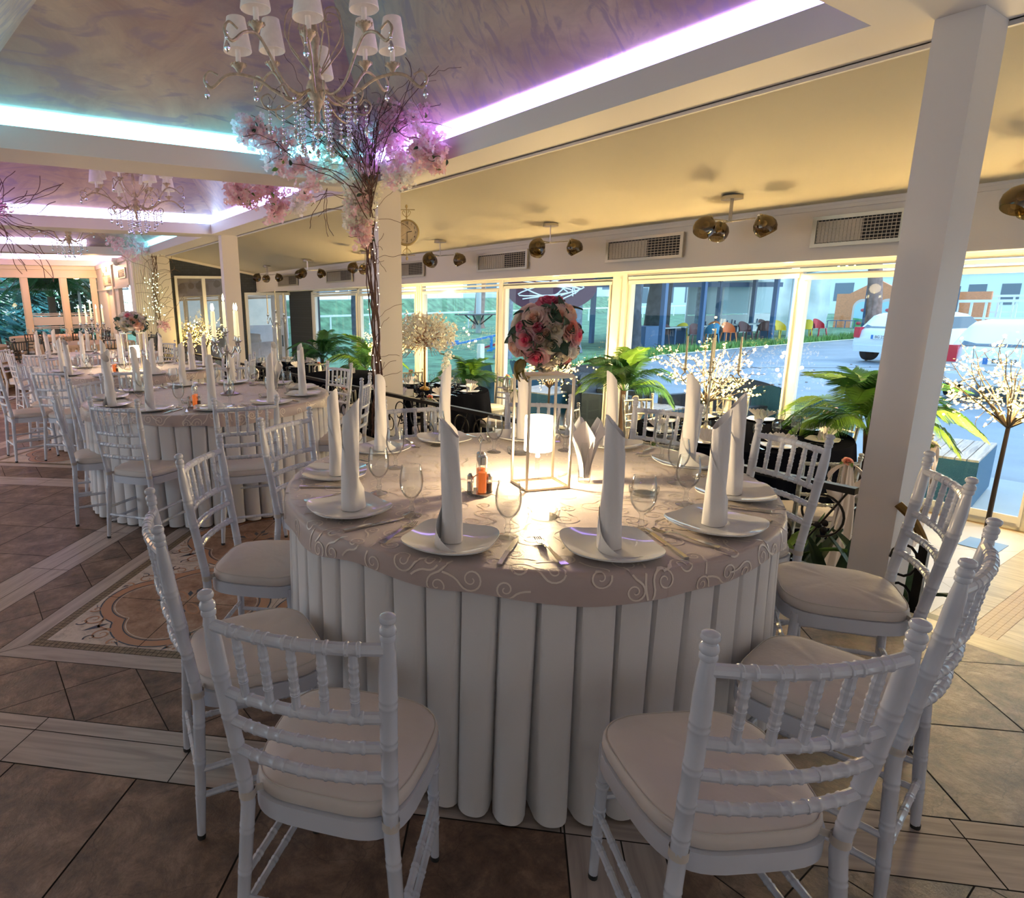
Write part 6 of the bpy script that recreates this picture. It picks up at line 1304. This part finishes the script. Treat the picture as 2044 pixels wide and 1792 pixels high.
# trees with trunk and leafy crown
TB = {'a': mat('grey_blue_bark', (.16, .20, .25), .9, var=.4, vscale=5, bump=.8, bscale=12), 'b': mat('reddish_bark', (.26, .16, .13), .9, var=.3, vscale=5, bump=.6, bscale=12), 'c': mat('dark_bark', (.06, .07, .09), .9, var=.4, vscale=4, bump=.8, bscale=10)}
FOL = {'g': mat('tree_leaves', (.12, .30, .09), .6, var=.4, vscale=3), 't': mat('blue_green_needles', (.07, .26, .24), .7, var=.5, vscale=2), 'l': mat('light_tree_leaves', (.22, .48, .20), .6, var=.3, vscale=3), 'd': mat('dark_hedge_leaves', (.04, .10, .05), .7, var=.4, vscale=3)}
def tree(x, y, label, h, r, bark, fol, crown, seed, z0=G0, nb=5, dense=1500, ls=.14, bare=False):
    t = thing('tree', label, 'tree', (x, y, z0), 0, 'trees outside'); R = random.Random(seed)
    m = MB(); P = twig(R, (0, 0, 0), (R.uniform(-.06, .06), 0, 1), h, 7, .05); m.tube(P, [r * (1.35 if i == 0 else 1) * (1 - .45 * i / len(P)) for i in range(len(P))], 12)
    for i in range(nb): s_ = P[int(len(P) * R.uniform(.5, .95))]; Q = twig(R, s_, (R.uniform(-1, 1), R.uniform(-1, 1), R.uniform(.3, 1)), h * .5, 7, .2); m.tube(Q, [r * .4 * (1 - .8 * j / len(Q)) for j in range(len(Q))], 6)
    m.build('trunk', TB[bark], t)
    if bare: return t
    m = MB(); cx, cz, rx, rz = crown
    for i in range(dense):
        a = R.random() * 6.28; z = R.uniform(-1, 1); q = math.sqrt(1 - z * z); d = R.uniform(.55, 1) * (1 + .18 * math.sin(a * 5 + z * 6)); c = Vector((cx + rx * q * math.cos(a) * d, rx * q * math.sin(a) * d, cz + rz * z * d))
        u = Vector((R.gauss(0, 1), R.gauss(0, 1), R.gauss(0, .6))).normalized() * ls; w = u.orthogonal().normalized() * ls * .5; m.add([c - u, c + w, c + u, c - w], [(0, 1, 2, 3)])
    m.build('foliage', FOL[fol], t, 0); return t
def conifer(x, y, z0, label, h, rad, seed, n=2600, fol='t'):
    t = thing('tree', label, 'tree', (x, y, z0), 0, 'trees outside'); R = random.Random(seed); m = MB(); m.tube([(0, 0, 0), (0, 0, h)], [.16, .03], 8); m.build('trunk', TB['a'], t); m = MB()
    for i in range(n):
        f = R.random() ** .7; z = h * (.12 + .88 * (1 - f)); rr_ = rad * (f ** .8) * R.uniform(.35, 1) * (1 + .2 * math.sin(z * 5)); a = R.random() * 6.28; c = Vector((rr_ * math.cos(a), rr_ * math.sin(a), z - .25 * rr_)); u = Vector((math.cos(a), math.sin(a), -.35)) * .26; w = Vector((-math.sin(a), math.cos(a), 0)) * .09; m.add([c - u, c + w, c + u, c - w], [(0, 1, 2, 3)])
    m.build('foliage', FOL[fol], t, 0)
conifer(.0, 28, -.1, 'broad blue-green conifer outside the left end window', 7, 2.6, 1); conifer(-2.6, 30, -.1, 'tall dark conifer at the left picture edge outside', 8, 3, 2); conifer(2.3, 36, -.1, 'blue-green conifer behind the middle mullion outside', 4.5, 1.8, 3); conifer(1.0, 41, -.1, 'pale green conifer far beyond the end windows', 9, 4, 8, 2200, 'l'); conifer(4.2, 42, -.1, 'light green tree far beyond the right end window', 9, 4.5, 9, 2200, 'l')
palm_o = None
tree(3.35, 25.5, 'dark round shrub outside the right end window', 1.0, .08, 'c', 'd', (0, 1.5, 1.1, 1.6), 5, -.1, 2, 1600, .12)
t = thing('palm_tree', 'outdoor palm with drooping fronds between the two end windows', 'palm', (2.15, 24.5, -.1)); m = MB(); m.tube([(0, 0, 0), (0, 0, 1.9)], .12, 8); m.build('trunk', TRK, t)
for i in range(18): o = link(bpy.data.objects.new('frond', FRM[0][i % 3]), t); o.matrix_local = T(0, 0, 1.9) @ RZ(i * 2.4) @ RYm(-.4 + .6 * (i % 3) * .5) @ SC(2.3)
# slender trunks and big old trunk seen through the middle windows
for i, (x, y, h, r, b, l) in enumerate(((19.5, 17.4, 7, .26, 'a', 'grey-blue tree trunk right of the rose bouquet'), (21.8, 16.4, 7, .30, 'c', 'dark tree trunk beside the grey-blue one, right of the bouquet'), (15.8, 17.4, 6, .27, 'a', 'pale grey trunk left of the rose bouquet outside'), (31.5, 37.5, 8, .42, 'b', 'reddish-brown trunk behind the wooden platform'), (27.5, 19.5, 7, .62, 'c', 'large dark leaning trunk behind the pergola post'), (22.5, 16.9, 7, .24, 'a', 'grey-blue trunk at the left of the pergola window'), (33.8, 21.2, 8, .30, 'a', 'slim grey trunk between the pergola posts'), (34.8, 13.2, 8, .33, 'b', 'brown trunk in front of the painted facade'), (20.8, 32, 7, .24, 'c', 'dark trunk left of the blossom tree outside'), (16.8, 30.0, 7, .22, 'c', 'thin dark trunk outside behind the vine trunk'))):
    tree(x, y, l, h, r, b, 'g', (0, h * .86, 2.2, 1.6), 20 + i, G0, 6, 260, .14)
# wooden platform round a trunk and playground seesaw
t = thing('tree_table', 'small wooden table built round a concrete post on the lawn', 'outdoor table', (27.4, 32.6, G0)); m = MB(); m.tube([(0, 0, 0), (0, 0, 3.6)], .17, 10); m.build('post', mat('concrete_post', (.5, .55, .55), .8), t); m = MB(); m.box(-1.1, 1.1, -1.1, 1.1, 1.15, 1.22); m.build('tabletop', mat('weathered_wood', (.10, .08, .09), .7), t, 0)
for a in range(4): m = MB(); c, s_ = math.cos(a * PI / 2 + .5), math.sin(a * PI / 2 + .5); m.obox((c * .15, s_ * .15, .55), (c * .95, s_ * .95, 1.15), .07, .07); m.build('brace', MATS['weathered_wood'], t)
BLUE = mat('blue_play_paint', (.03, .25, .62), .4); REDP = mat('red_play_paint', (.6, .05, .08), .4)
t = thing('seesaw', 'blue playground seesaw standing on the lawn', 'seesaw', (17.6, 20.2, G0)); m = MB(); m.obox((-1.3, 1.0, .25), (1.5, -1.2, 1.0), .10, .08); m.build('beam', BLUE, t); m = MB(); m.obox((0, -.1, 0), (0, -.1, .62), .08, .08); m.obox((-.4, -.3, .05), (.9, -1.2, .55), .06, .06); m.build('stand', BLUE, t); m = MB(); m.obox((-2.1, 1.9, .28), (-.9, .9, .40), .10, .10); m.build('side_bar', BLUE, t)
t = thing('seesaw', 'red playground seesaw behind the blue one', 'seesaw', (18.4, 19.8, G0)); m = MB(); m.obox((-.9, .8, .1), (1.1, -.8, .85), .09, .08); m.build('beam', REDP, t); m = MB(); m.tube([(.2 + .25 * math.cos(a), -.1, .55 + .2 * math.sin(a)) for a in [q * .6 for q in range(11)]], .03, 6); m.build('handle', REDP, t)
m = MB(); m.box(-.09, .09, -.09, .09, 0, .62); o = m.build('marker_post', FRAME, None, 0); o.location = (14.07, 16.6, G0); tag(o, 'short white marker post on the lawn', 'post')
# white racecourse rails
WPL = mat('white_rail_paint', (.80, .86, .88), .5)
def rail(p, q, n, h, label, dbl=False, z=G0):
    t = thing('course_rail', label, 'fence', (0, 0, 0)); P, Q = Vector((*p, z)), Vector((*q, z)); m = MB(); m.obox(P + Vector((0, 0, h)), Q + Vector((0, 0, h)), .12, .12)
    if dbl: m.obox(P + Vector((0, 0, h * .55)), Q + Vector((0, 0, h * .55)), .07, .07)
    m.build('top_rail', WPL, t)
    for i in range(n): c = P.lerp(Q, (i + .5) / n); m = MB(); m.obox(c, c + Vector((0, 0, h)), .08, .08); m.build('post', WPL, t)
rail((14, 36), (70, 43), 18, 1.25, 'long white racecourse rail crossing behind the lawn'); rail((12, 60), (90, 84), 14, 1.3, 'farther white racecourse rail on top of the bank', True, 1.9)
rail((38, 13.0), (39.5, 7.2), 12, 1.7, 'white gridded rail behind the parked cars at the far right', True); rail((46, 15.2), (47.5, 8.2), 12, 1.9, 'second white gridded rail behind the parked cars', True)
# distant buildings and vehicles on the far side of the course
def house(x, y, w, d, h, col, label, rz=0, z=1.2, nwin=5, roof=(.45, .25, .2)):
    t = thing('building', label, 'building', (x, y, z), rz); m = MB(); m.box(-w / 2, w / 2, -d / 2, d / 2, -2, h); m.build('wall', mat('wall_%s' % label[:14].replace(' ', '_'), col, .8), t, 0)
    m = MB(); m.add([(-w / 2 - .3, -d / 2 - .3, h), (w / 2 + .3, -d / 2 - .3, h), (w / 2 + .3, d / 2 + .3, h), (-w / 2 - .3, d / 2 + .3, h), (-w / 2, 0, h + 1.6), (w / 2, 0, h + 1.6)], [(0, 1, 5, 4), (2, 3, 4, 5), (3, 0, 4), (1, 2, 5)]); m.build('roof', mat('roof_%s' % label[:14].replace(' ', '_'), roof, .8), t, 0)
    for i in range(nwin): m = MB(); c = -w / 2 + (i + .5) * w / nwin; m.box(c - w / nwin * .28, c + w / nwin * .28, -d / 2 - .03, -d / 2, h * .35, h * .75); m.build('window', mat('distant_window', (.12, .18, .24), .2) if 'distant_window' not in MATS else MATS['distant_window'], t, 0)
    return t
house(62, 120, 30, 8, 5.5, (.75, .78, .80), 'long white low building far beyond the racecourse', -.45, 1.5, 8); house(40, 110, 16, 8, 5, (.70, .66, .60), 'beige house far beyond the racecourse', -.3, 1.5, 4); house(84, 84, 26, 8, 6, (.62, .68, .74), 'pale blue-grey stands far behind the rose bouquet', -.7, 1, 8); house(75, 36, 34, 6, 4.4, (.72, .82, .86), 'long pale stable building behind the pergola', -1.2, G0, 12, (.5, .6, .65))
house(64, 15.5, 16, 6, 3.6, (.74, .86, .90), 'bright white building behind the cars at the far right', -1.45, G0, 9, (.7, .8, .85)); m = MB(); m.obox((0, 0, 0), (0, 0, 2.3), .09, .09); o = m.build('utility_pole', mat('dark_pole', (.03, .06, .1), .6), None, 0); o.location = (30, 8.87, G0); tag(o, 'thin dark pole behind the parked cars right of the pillar', 'pole')
for i in range(5):
    x, y = 44 + i * 7, 88 + i * 5.5; t = thing('parked_van', 'white vehicle parked far beyond the racecourse, number %s from the left' % ['one', 'two', 'three', 'four', 'five'][i], 'van', (x, y, 1.86), -.4); m = MB(); m.box(-2.2, 2.2, -.9, .9, .35, 1.9); m.build('body', WPL, t, 0); m = MB(); m.box(-1.6, 1.6, -.93, -.9, 1.2, 1.7); m.build('window', MATS['distant_window'], t, 0)
# sign board hanging behind the bouquet
t = thing('hanging_sign', 'dark oval sign with white line drawing hanging behind the rose bouquet', 'sign', (12.6, 12.1, 1.75), math.radians(-37)); m = MB(); m.lathe([(.001, -.03), (1.15, -.03), (1.15, .03), (.001, .03)], 36); m.xf(RXm(PI / 2) @ Matrix.Diagonal((1, .52, 1, 1))); m.build('board', mat('dark_maroon_board', (.07, .02, .05), .5), t)
m = MB(); R = random.Random(6)
for i in range(9): P = bez([(R.uniform(-.9, .9), -.04, R.uniform(-.4, .35)) for _ in range(3)], 6); m.tube([(p.x, -.036, p.z) for p in P], .018, 5)
m.build('line_drawing', WPL, t)
m = MB(); m.obox((.55, .08, -2.3), (.55, .08, 1.6), .14, .14); m.build('post', mat('brown_post', (.32, .15, .09), .6), t)
# ---- pergola restaurant across the road
STEELB = mat('blue_steel', (.06, .14, .28), .5); CANV = mat('taupe_canvas', (.36, .36, .36), .8, var=.1, vscale=1)
t = thing('pergola', 'dark blue steel pergola with a canvas roof across the road', 'pergola', (0, 0, G0))
for x, y in ((23.3, 16.2), (25.9, 16.15), (31.2, 15.9), (28.5, 20.5), (33.5, 20.0), (24.5, 20.8), (37.5, 14.6), (36.0, 19.5), (22.6, 20.8)): m = MB(); m.box(x - .09, x + .09, y - .09, y + .09, 0, 3.9); m.build('post', STEELB, t, 0)
m = MB(); m.add([(20.5, 15.7, 3.6), (38.5, 14.3, 3.6), (39.5, 22, 3.0), (20.0, 23, 3.0), (20.5, 15.7, 3.9), (38.5, 14.3, 3.9), (39.5, 22, 4.6), (20.0, 23, 4.6)], [(0, 1, 2, 3), (4, 7, 6, 5), (0, 4, 5, 1), (3, 2, 6, 7)]); m.build('canvas_roof', CANV, t, 0)
m = MB(); m.obox((20.5, 15.6, 3.75), (38.5, 14.2, 3.75), .12, .3); m.obox((20.0, 21, 2.7), (39, 19.6, 2.7), .15, .25); m.build('beam', STEELB, t, 0)
m = MB(); R = random.Random(1)
for i in range(26): m.sphere((20.8 + i * .68, 15.5 - i * .052, 3.45 - .12 * math.sin(i * .9) ** 2), .05, 6, 4)
tag(m.build('string_lights', emis('string_light', (.9, .97, 1), 4, False), t), kind='stuff')
GLB = mat('pale_canopy_film', (.55, .74, .80), .4)
for i, (x, w) in enumerate(((34.8, 2.1), (37.2, 1.9), (39.3, 1.8))):
    y = 21.6 - .35 * i; t = thing('glazed_door', 'tall pale glass door panel with blue script lettering under the pergola, %s' % ('left one', 'middle one', 'right one')[i], 'door', (x, y, G0), -.55, 'glazed panels under the pergola'); m = MB(); xz_frame(m, -.05, -w / 2, w / 2, 0, 3.0, .10, .1); m.box(-w / 2, w / 2, -.04, .04, .0, 1.05); m.build('door_frame', WPL, t, 0); m = MB(); m.box(-w / 2 + .1, w / 2 - .1, -.02, .02, 1.1, 2.9); m.build('pane', GLB, t, 0)
    m = MB(); R = random.Random(7)
    for q in range(5): P = bez([(-.55 + q * .24 + R.uniform(-.08, .08), -.06, .3 + R.uniform(0, .5)) for _ in range(4)], 5); m.tube(P, .025, 5)
    m.build('script_lettering', mat('navy_script', (.02, .05, .15), .6) if i == 0 else MATS['navy_script'], t)
TARP = mat('pale_tarp', (.55, .66, .66), .5, var=.15, vscale=1); m = MB(); m.grid(lambda u, v: (40 + 4.5 * u + .12 * math.sin(v * 9 + u * 4), 21.2 - 1.8 * u + .1 * math.sin(u * 22), G0 + 3.3 * v), 24, 8); o = m.build('clear_tarp', TARP); tag(o, 'hanging pale plastic tarp at the right end of the pergola', 'tarp')
# plastic chairs and long tables under the pergola
def pchair(x, y, rz, mt, label):
    t = thing('plastic_chair', label, 'chair', (x, y, G0), rz, 'plastic chairs under the pergola'); m = MB(); m.grid(lambda u, v: (-.25 + .5 * u, -.22 + .46 * v, .44 + .02 * (2 * u - 1) ** 2), 4, 4); m.build('seat', mt, t)
    m = MB(); m.grid(lambda u, v: (.30 * math.cos(PI + PI * u), .05 - .32 * math.sin(PI * u) - .05 * v, .44 + (.20 + .28 * math.sin(PI * u)) * v), 12, 3); m.build('backrest', mt, t)
    for sx in (-1, 1):
        for sy in (-1, 1): m = MB(); m.obox((sx * .27, sy * .25, 0), (sx * .22, sy * .18, .44), .05, .04); m.build('leg', mt, t)
YLW = mat('yellow_plastic', (.75, .60, .05), .4); ORG = mat('orange_plastic', (.80, .25, .08), .4); BLP = mat('blue_plastic', (.04, .28, .50), .4); BRN = mat('brown_plastic', (.16, .08, .08), .4)
for i, (x, y, c, n_, w) in enumerate(((27.6, 18.2, YLW, 'yellow', 'at the left end of the long table'), (26.8, 16.9, BRN, 'dark brown', 'left of the blue chair'), (28.0, 16.9, BLP, 'blue', 'in the middle front'), (29.2, 16.8, ORG, 'orange', 'right of the blue chair'), (30.4, 18.3, ORG, 'orange', 'behind the front orange chair'), (30.4, 16.7, BRN, 'dark brown', 'right of the orange chair'), (31.9, 16.6, BRN, 'dark brown', 'left of the yellow chair'), (32.6, 16.2, YLW, 'yellow', 'right of the pergola post'), (34.6, 16.0, YLW, 'yellow', 'at the right end of the row'), (33.8, 17.6, BRN, 'dark brown', 'at the back right'), (26.0, 18.0, BRN, 'dark brown', 'at the back left'), (35.8, 15.9, REDP, 'red', 'near the white lamp post'))):
    pchair(x, y, .3 * math.sin(i * 3) - .6 + PI * (i % 2), c, '%s plastic armchair under the pergola %s' % (n_, w))
for i, (x, y) in enumerate(((28.2, 17.6), (31.8, 17.3), (24.8, 17.9))): t = thing('long_table', 'long pale table under the pergola, %s' % ('middle one', 'right one', 'left one')[i], 'table', (x, y, G0), -.08); m = MB(); m.box(-1.6, 1.6, -.4, .4, .72, .76); m.build('tabletop', TARP, t, 0); m = MB(); [m.box(a - .04, a + .04, -.3, .3, 0, .72) for a in (-1.4, 1.4)]; m.build('leg', STEELB, t, 0)
t = thing('lamp_post', 'slim white lamp post at the road edge', 'lamp post', (31.6, 15.35, G0)); m = MB().lathe([(.14, 0), (.14, .1), (.07, .15), (.06, 5)], 12); m.build('pole', WPL, t); m = MB().sphere((0, 0, 3.4), .2, 10, 8); m.build('globe', emis('lamp_globe', (1, .85, .6), 2), t)
m = MB(); m.box(-.45, .45, -.45, .45, 0, .9); o = m.build('planter_box', STEELB, None, 0); o.location = (23.6, 17.3, G0); tag(o, 'dark blue square planter box at the left of the pergola', 'planter')
# painted facade with arches
t = thing('painted_facade', 'orange brick play house with arched painted panels behind the road', 'building', (46, 16.65, G0), math.radians(-90)); t.scale = (.5, .5, .5); BRO = brick('orange_brick', (.85, .28, .10), (.7, .4, .25))
m = MB(); m.box(-6, 9, 0, .4, 0, 4.3); m.add([(-4.6, 0, 4.3), (1.2, 0, 4.3), (-1.7, 0, 5.9), (-4.6, .4, 4.3), (1.2, .4, 4.3), (-1.7, .4, 5.9)], [(0, 1, 2), (5, 4, 3), (0, 2, 5, 3), (1, 4, 5, 2)]); m.build('wall', BRO, t, 0)
SKY = mat('painted_sky', (.42, .74, .85), .6); GRN = mat('painted_green', (.12, .42, .16), .6); RIM = mat('arch_rim', (.70, .62, .58), .6)
for i, c in enumerate((-3.0, -.4, 5.4)):
    def arch(w, h0, h, y): return [(c - w, y, h0), (c + w, y, h0)] + [(c + w * math.cos(a), y, h + w * math.sin(a)) for a in [PI * q / 12 for q in range(13)]]
    m = MB(); m.poly(arch(1.05, .0, 2.6, -.02)); fr = m.build('arch_frame', RIM, t, 0); m = MB(); m.poly(arch(.82, .2, 2.5, -.04)); m.build('sky_panel', SKY, fr, 0); m = MB(); m.poly([(c - .82, -.05, .2), (c + .82, -.05, .2), (c + .82, -.05, 1.15), (c - .82, -.05, 1.35)]); m.build('meadow', GRN, fr, 0)
    for k in range(2): m = MB(); m.sphere((c + .15 - .3 * k, -.06, 2.3 - 1.6 * k), .25, 9, 6, (1.2, .2, .8)); m.build('painted_fruit', REDP, fr)
m = MB(); m.lathe([(.001, -.02), (.38, -.02)], 20); m.xf(T(-1.9, -.03, 4.6) @ RXm(PI / 2)); m.build('round_badge', RIM, t); m = MB(); m.box(1.0, 4.2, -.06, -.02, .9, 3.6); m.build('display_window', mat('speckled_window', (.45, .50, .55), .3, var=.5, vscale=6), t, 0)
m = MB(); m.box(-6, 4, -1.6, -1.5, 1.0, 1.1); [m.box(a - .04, a + .04, -1.6, -1.5, 0, 1.05) for a in range(-6, 5)]; m.build('handrail', STEELB, t, 0)
for i, (x, y) in enumerate(((40.5, 14.9), (42.3, 14.4), (43.6, 14.2))): t = thing('bench', 'low red bench by the painted facade, %s' % ('left', 'middle', 'right')[i], 'bench', (x, y, G0), -.3); m = MB(); m.box(-.8, .8, -.25, .25, .45, .52); m.build('seat', REDP, t, 0); m = MB(); [m.box(a - .04, a + .04, -.2, .2, 0, .45) for a in (-.7, .7)]; m.build('leg', REDP, t, 0)
# ---- cars
CARW = mat('white_car_paint', (.72, .78, .82), .15, spec=.8); CARG = mat('car_glass', (.05, .09, .13), .05, spec=1); TYRE = mat('tyre', (.02, .02, .02), .8); TAIL = mat('tail_lamp', (.6, .03, .06), .2); PLT = mat('plate_white', (.82, .84, .86), .4); PBL = mat('plate_blue', (.03, .2, .55), .4)
def car(x, y, rz, label, plate, hatch=True, wdt=.86, L=2.05, H=1.48):
    t = thing('car', label, 'car', (x, y, G0), rz)
    S_ = [(-L, .30, .55, .80, .82), (-L - .06, .45, .80, .98, .84), (-L + .02, .28, .95, .88, .84)]
    prof = [(-L, .34), (-L - .05, .50), (-L - .03, .72), (-L + .02, .96), (-L + .10, 1.02), (-L + .42, H - .08), (-L + .75, H), (0, H + .02), (.5, H - .05), (1.15, 1.02), (1.75, .90), (L - .05, .72), (L, .5), (L - .02, .30), (0, .24)]
    m = MB(); secs = [(-1, .80), (-.92, .96), (-.55, 1.0), (0, 1.0), (.55, 1.0), (.92, .96), (1, .80)]; vs = []
    for s_, q in secs:
        for px, pz in prof: k = 1 - (.22 * max(0, (pz - .95) / .55)); vs.append((px * (1 if abs(s_) < .9 else .985), s_ * wdt * k, .24 + (pz - .24) * (1 if abs(s_) < 1 else .93)))
    n = len(prof); m.add(vs, [(j * n + i, j * n + (i + 1) % n, (j + 1) * n + (i + 1) % n, (j + 1) * n + i) for j in range(len(secs) - 1) for i in range(n)] + [tuple(range(n - 1, -1, -1)), tuple((len(secs) - 1) * n + i for i in range(n))]); m.build('body', CARW, t, 50)
    W_ = wdt * .78; m = MB(); m.grid(lambda u, v: (-L + .13 + .33 * v - .022, (2 * u - 1) * (W_ - .06 * v), 1.05 + (H - .17 - 1.05) * v), 6, 3); m.build('rear_window', CARG, t)
    for s_ in (-1, 1):
        m = MB(); q = wdt * .955; m.add([(-L + .42, s_ * q, 1.0), (1.0, s_ * q, 1.0), (.55, s_ * q * .885, H - .12), (-L + .72, s_ * q * .885, H - .12)], [(0, 1, 2, 3) if s_ < 0 else (3, 2, 1, 0)]); m.build('side_window', CARG, t, 0)
        m = MB(); m.box(-L - .035, -L + .16, s_ * wdt * .78, s_ * wdt * .99, .74, 1.06); m.build('tail_light', TAIL, t, 0)
        for wx in (-L + .65, L - .75): m = MB().lathe([(.12, -.10), (.31, -.10), (.32, -.04), (.32, .10), (.12, .10), (.10, .08), (.001, .08)], 20); m.xf(T(wx, s_ * (wdt - .09), .32) @ RXm(-s_ * PI / 2)); m.build('wheel', TYRE, t)
    m = MB(); m.box(-L - .075, -L - .02, -wdt * .9, wdt * .9, .32, .52); m.build('bumper', CARW, t, 0); m = MB(); m.box(-L - .065, -L - .05, -.27, .27, .72, .84); pl = m.build('number_plate', PLT, t, 0); m = MB(); m.box(-L - .068, -L - .055, .20, .27, .72, .84); m.build('blue_strip', PBL, pl, 0)
    M = Matrix(((0, 0, -1, -L - .067), (-1, 0, 0, -.03), (0, 1, 0, .78), (0, 0, 0, 1))); text(plate, .115, M, INK, pl, 'plate_text', .001)
    return t
car(25.0, 7.9, math.radians(-16), 'white sedan with red tail lamp parked left behind the square pillar', 'BG 254')
car(18.0, 4.05, math.radians(5), 'white hatchback parked at the right picture edge behind the light tree', 'BG 233')
# ---- wicker lounge furniture on the patio
WICK = mat('blue_black_wicker', (.015, .09, .18), .45, bump=.9, bscale=140); WICKD = mat('dark_wicker', (.02, .025, .04), .5, bump=.9, bscale=140); SLAT = woodmat('patio_slat_wood', (.30, .24, .22), (.55, .46, .42), .5, 0, 1)
def wchair(x, y, rz, label, w=.62, mt=None, sofa=False, z0=G0):
    mt = mt or WICK; t = thing('wicker_sofa' if sofa else 'wicker_armchair', label, 'sofa' if sofa else 'armchair', (x, y, z0), rz); W_ = 1.3 if sofa else w
    m = MB(); m.box(-W_ / 2, W_ / 2, -.32, .32, .06, .42); m.build('seat_box', mt, t, 0); m = MB(); m.grid(lambda u, v: ((u - .5) * W_ * (1 - .1 * v), -.30 - .14 * v - .03 * math.sin(PI * u), .40 + .50 * v * (1 - .12 * (2 * u - 1) ** 2)), 10, 6); m.grid(lambda u, v: ((u - .5) * W_ * (1 - .1 * v), -.36 - .14 * v - .03 * math.sin(PI * u), .40 + .50 * v * (1 - .12 * (2 * u - 1) ** 2)), 10, 6); m.build('backrest', mt, t)
    for s_ in (-1, 1): m = MB(); m.box(s_ * W_ / 2 - .05, s_ * W_ / 2 + .05, -.36, .36, .06, .63); m.build('armrest', mt, t, 0)
    for sx in (-1, 1):
        for sy in (-1, 1): m = MB(); m.box(sx * W_ * .45 - .025, sx * W_ * .45 + .025, sy * .3 - .025, sy * .3 + .025, 0, .06); m.build('leg', IRON, t, 0)
wchair(8.15, 3.55, math.radians(-62), 'blue wicker armchair with raised back outside, right of the window post'); wchair(8.95, 4.15, math.radians(-100), 'blue wicker armchair behind the one right of the window post')
wchair(8.05, 6.35, math.radians(200), 'dark wicker armchair outside right of the palm', .62, WICKD); wchair(8.9, 7.15, math.radians(170), 'wide dark wicker sofa outside right of the palm', mt=WICKD, sofa=True); wchair(8.5, 5.0, math.radians(75), 'dark wicker sofa outside behind the light tree', mt=WICKD, sofa=True)
wchair(8.3, 9.75, math.radians(-60), 'tall blue wicker armchair outside left of the bouquet', .75); wchair(9.0, 8.9, math.radians(-120), 'blue wicker armchair outside just behind the bouquet')
def ctable(x, y, rz, label, w=.9, d=.6, h=.42):
    t = thing('patio_table', label, 'table', (x, y, G0), rz); m = MB(); m.box(-w / 2, w / 2, -d / 2, d / 2, .03, h - .02); m.build('wicker_body', WICK, t, 0); m = MB(); [m.box(-w / 2, w / 2, -d / 2 + i * d / 9 + .004, -d / 2 + (i + 1) * d / 9 - .004, h - .02, h) for i in range(9)]; m.build('slatted_top', SLAT, t, 0)
ctable(8.15, 2.35, math.radians(8), 'blue wicker patio table with a grey slatted top right of the square pillar', 1.1, .8, .50); ctable(7.95, 5.7, .0, 'patio table with a reddish slatted top right of the rose bouquet', .8, .8, .50); ctable(8.2, 7.9, .1, 'patio table with a reddish slatted top seen through the gold flower stand', .9, .9, .5)
# canopy structure outside the end windows
t = thing('terrace_canopy', 'grey steel truss canopy over the terrace beyond the end windows', 'canopy', (0, 0, 0)); m = MB(); m.box(-5, 4.5, 21.3, 23.2, 2.6, 2.66); m.build('roof_sheet', mat('blue_grey_sheet', (.20, .28, .36), .5), t, 0)
m = MB()
for z in (2.05, 2.45): m.obox((-5, 24.5, z), (4.6, 24.5, z), .07, .06)
for i in range(16): x = -5 + i * .6; m.obox((x, 24.5, 2.05), (x + .3, 24.5, 2.45), .04, .04); m.obox((x + .3, 24.5, 2.45), (x + .6, 24.5, 2.05), .04, .04)
m.obox((3.0, 24.5, 0), (3.0, 24.5, 2.5), .08, .08); m.build('truss', mat('grey_truss', (.36, .38, .40), .5), t, 0)
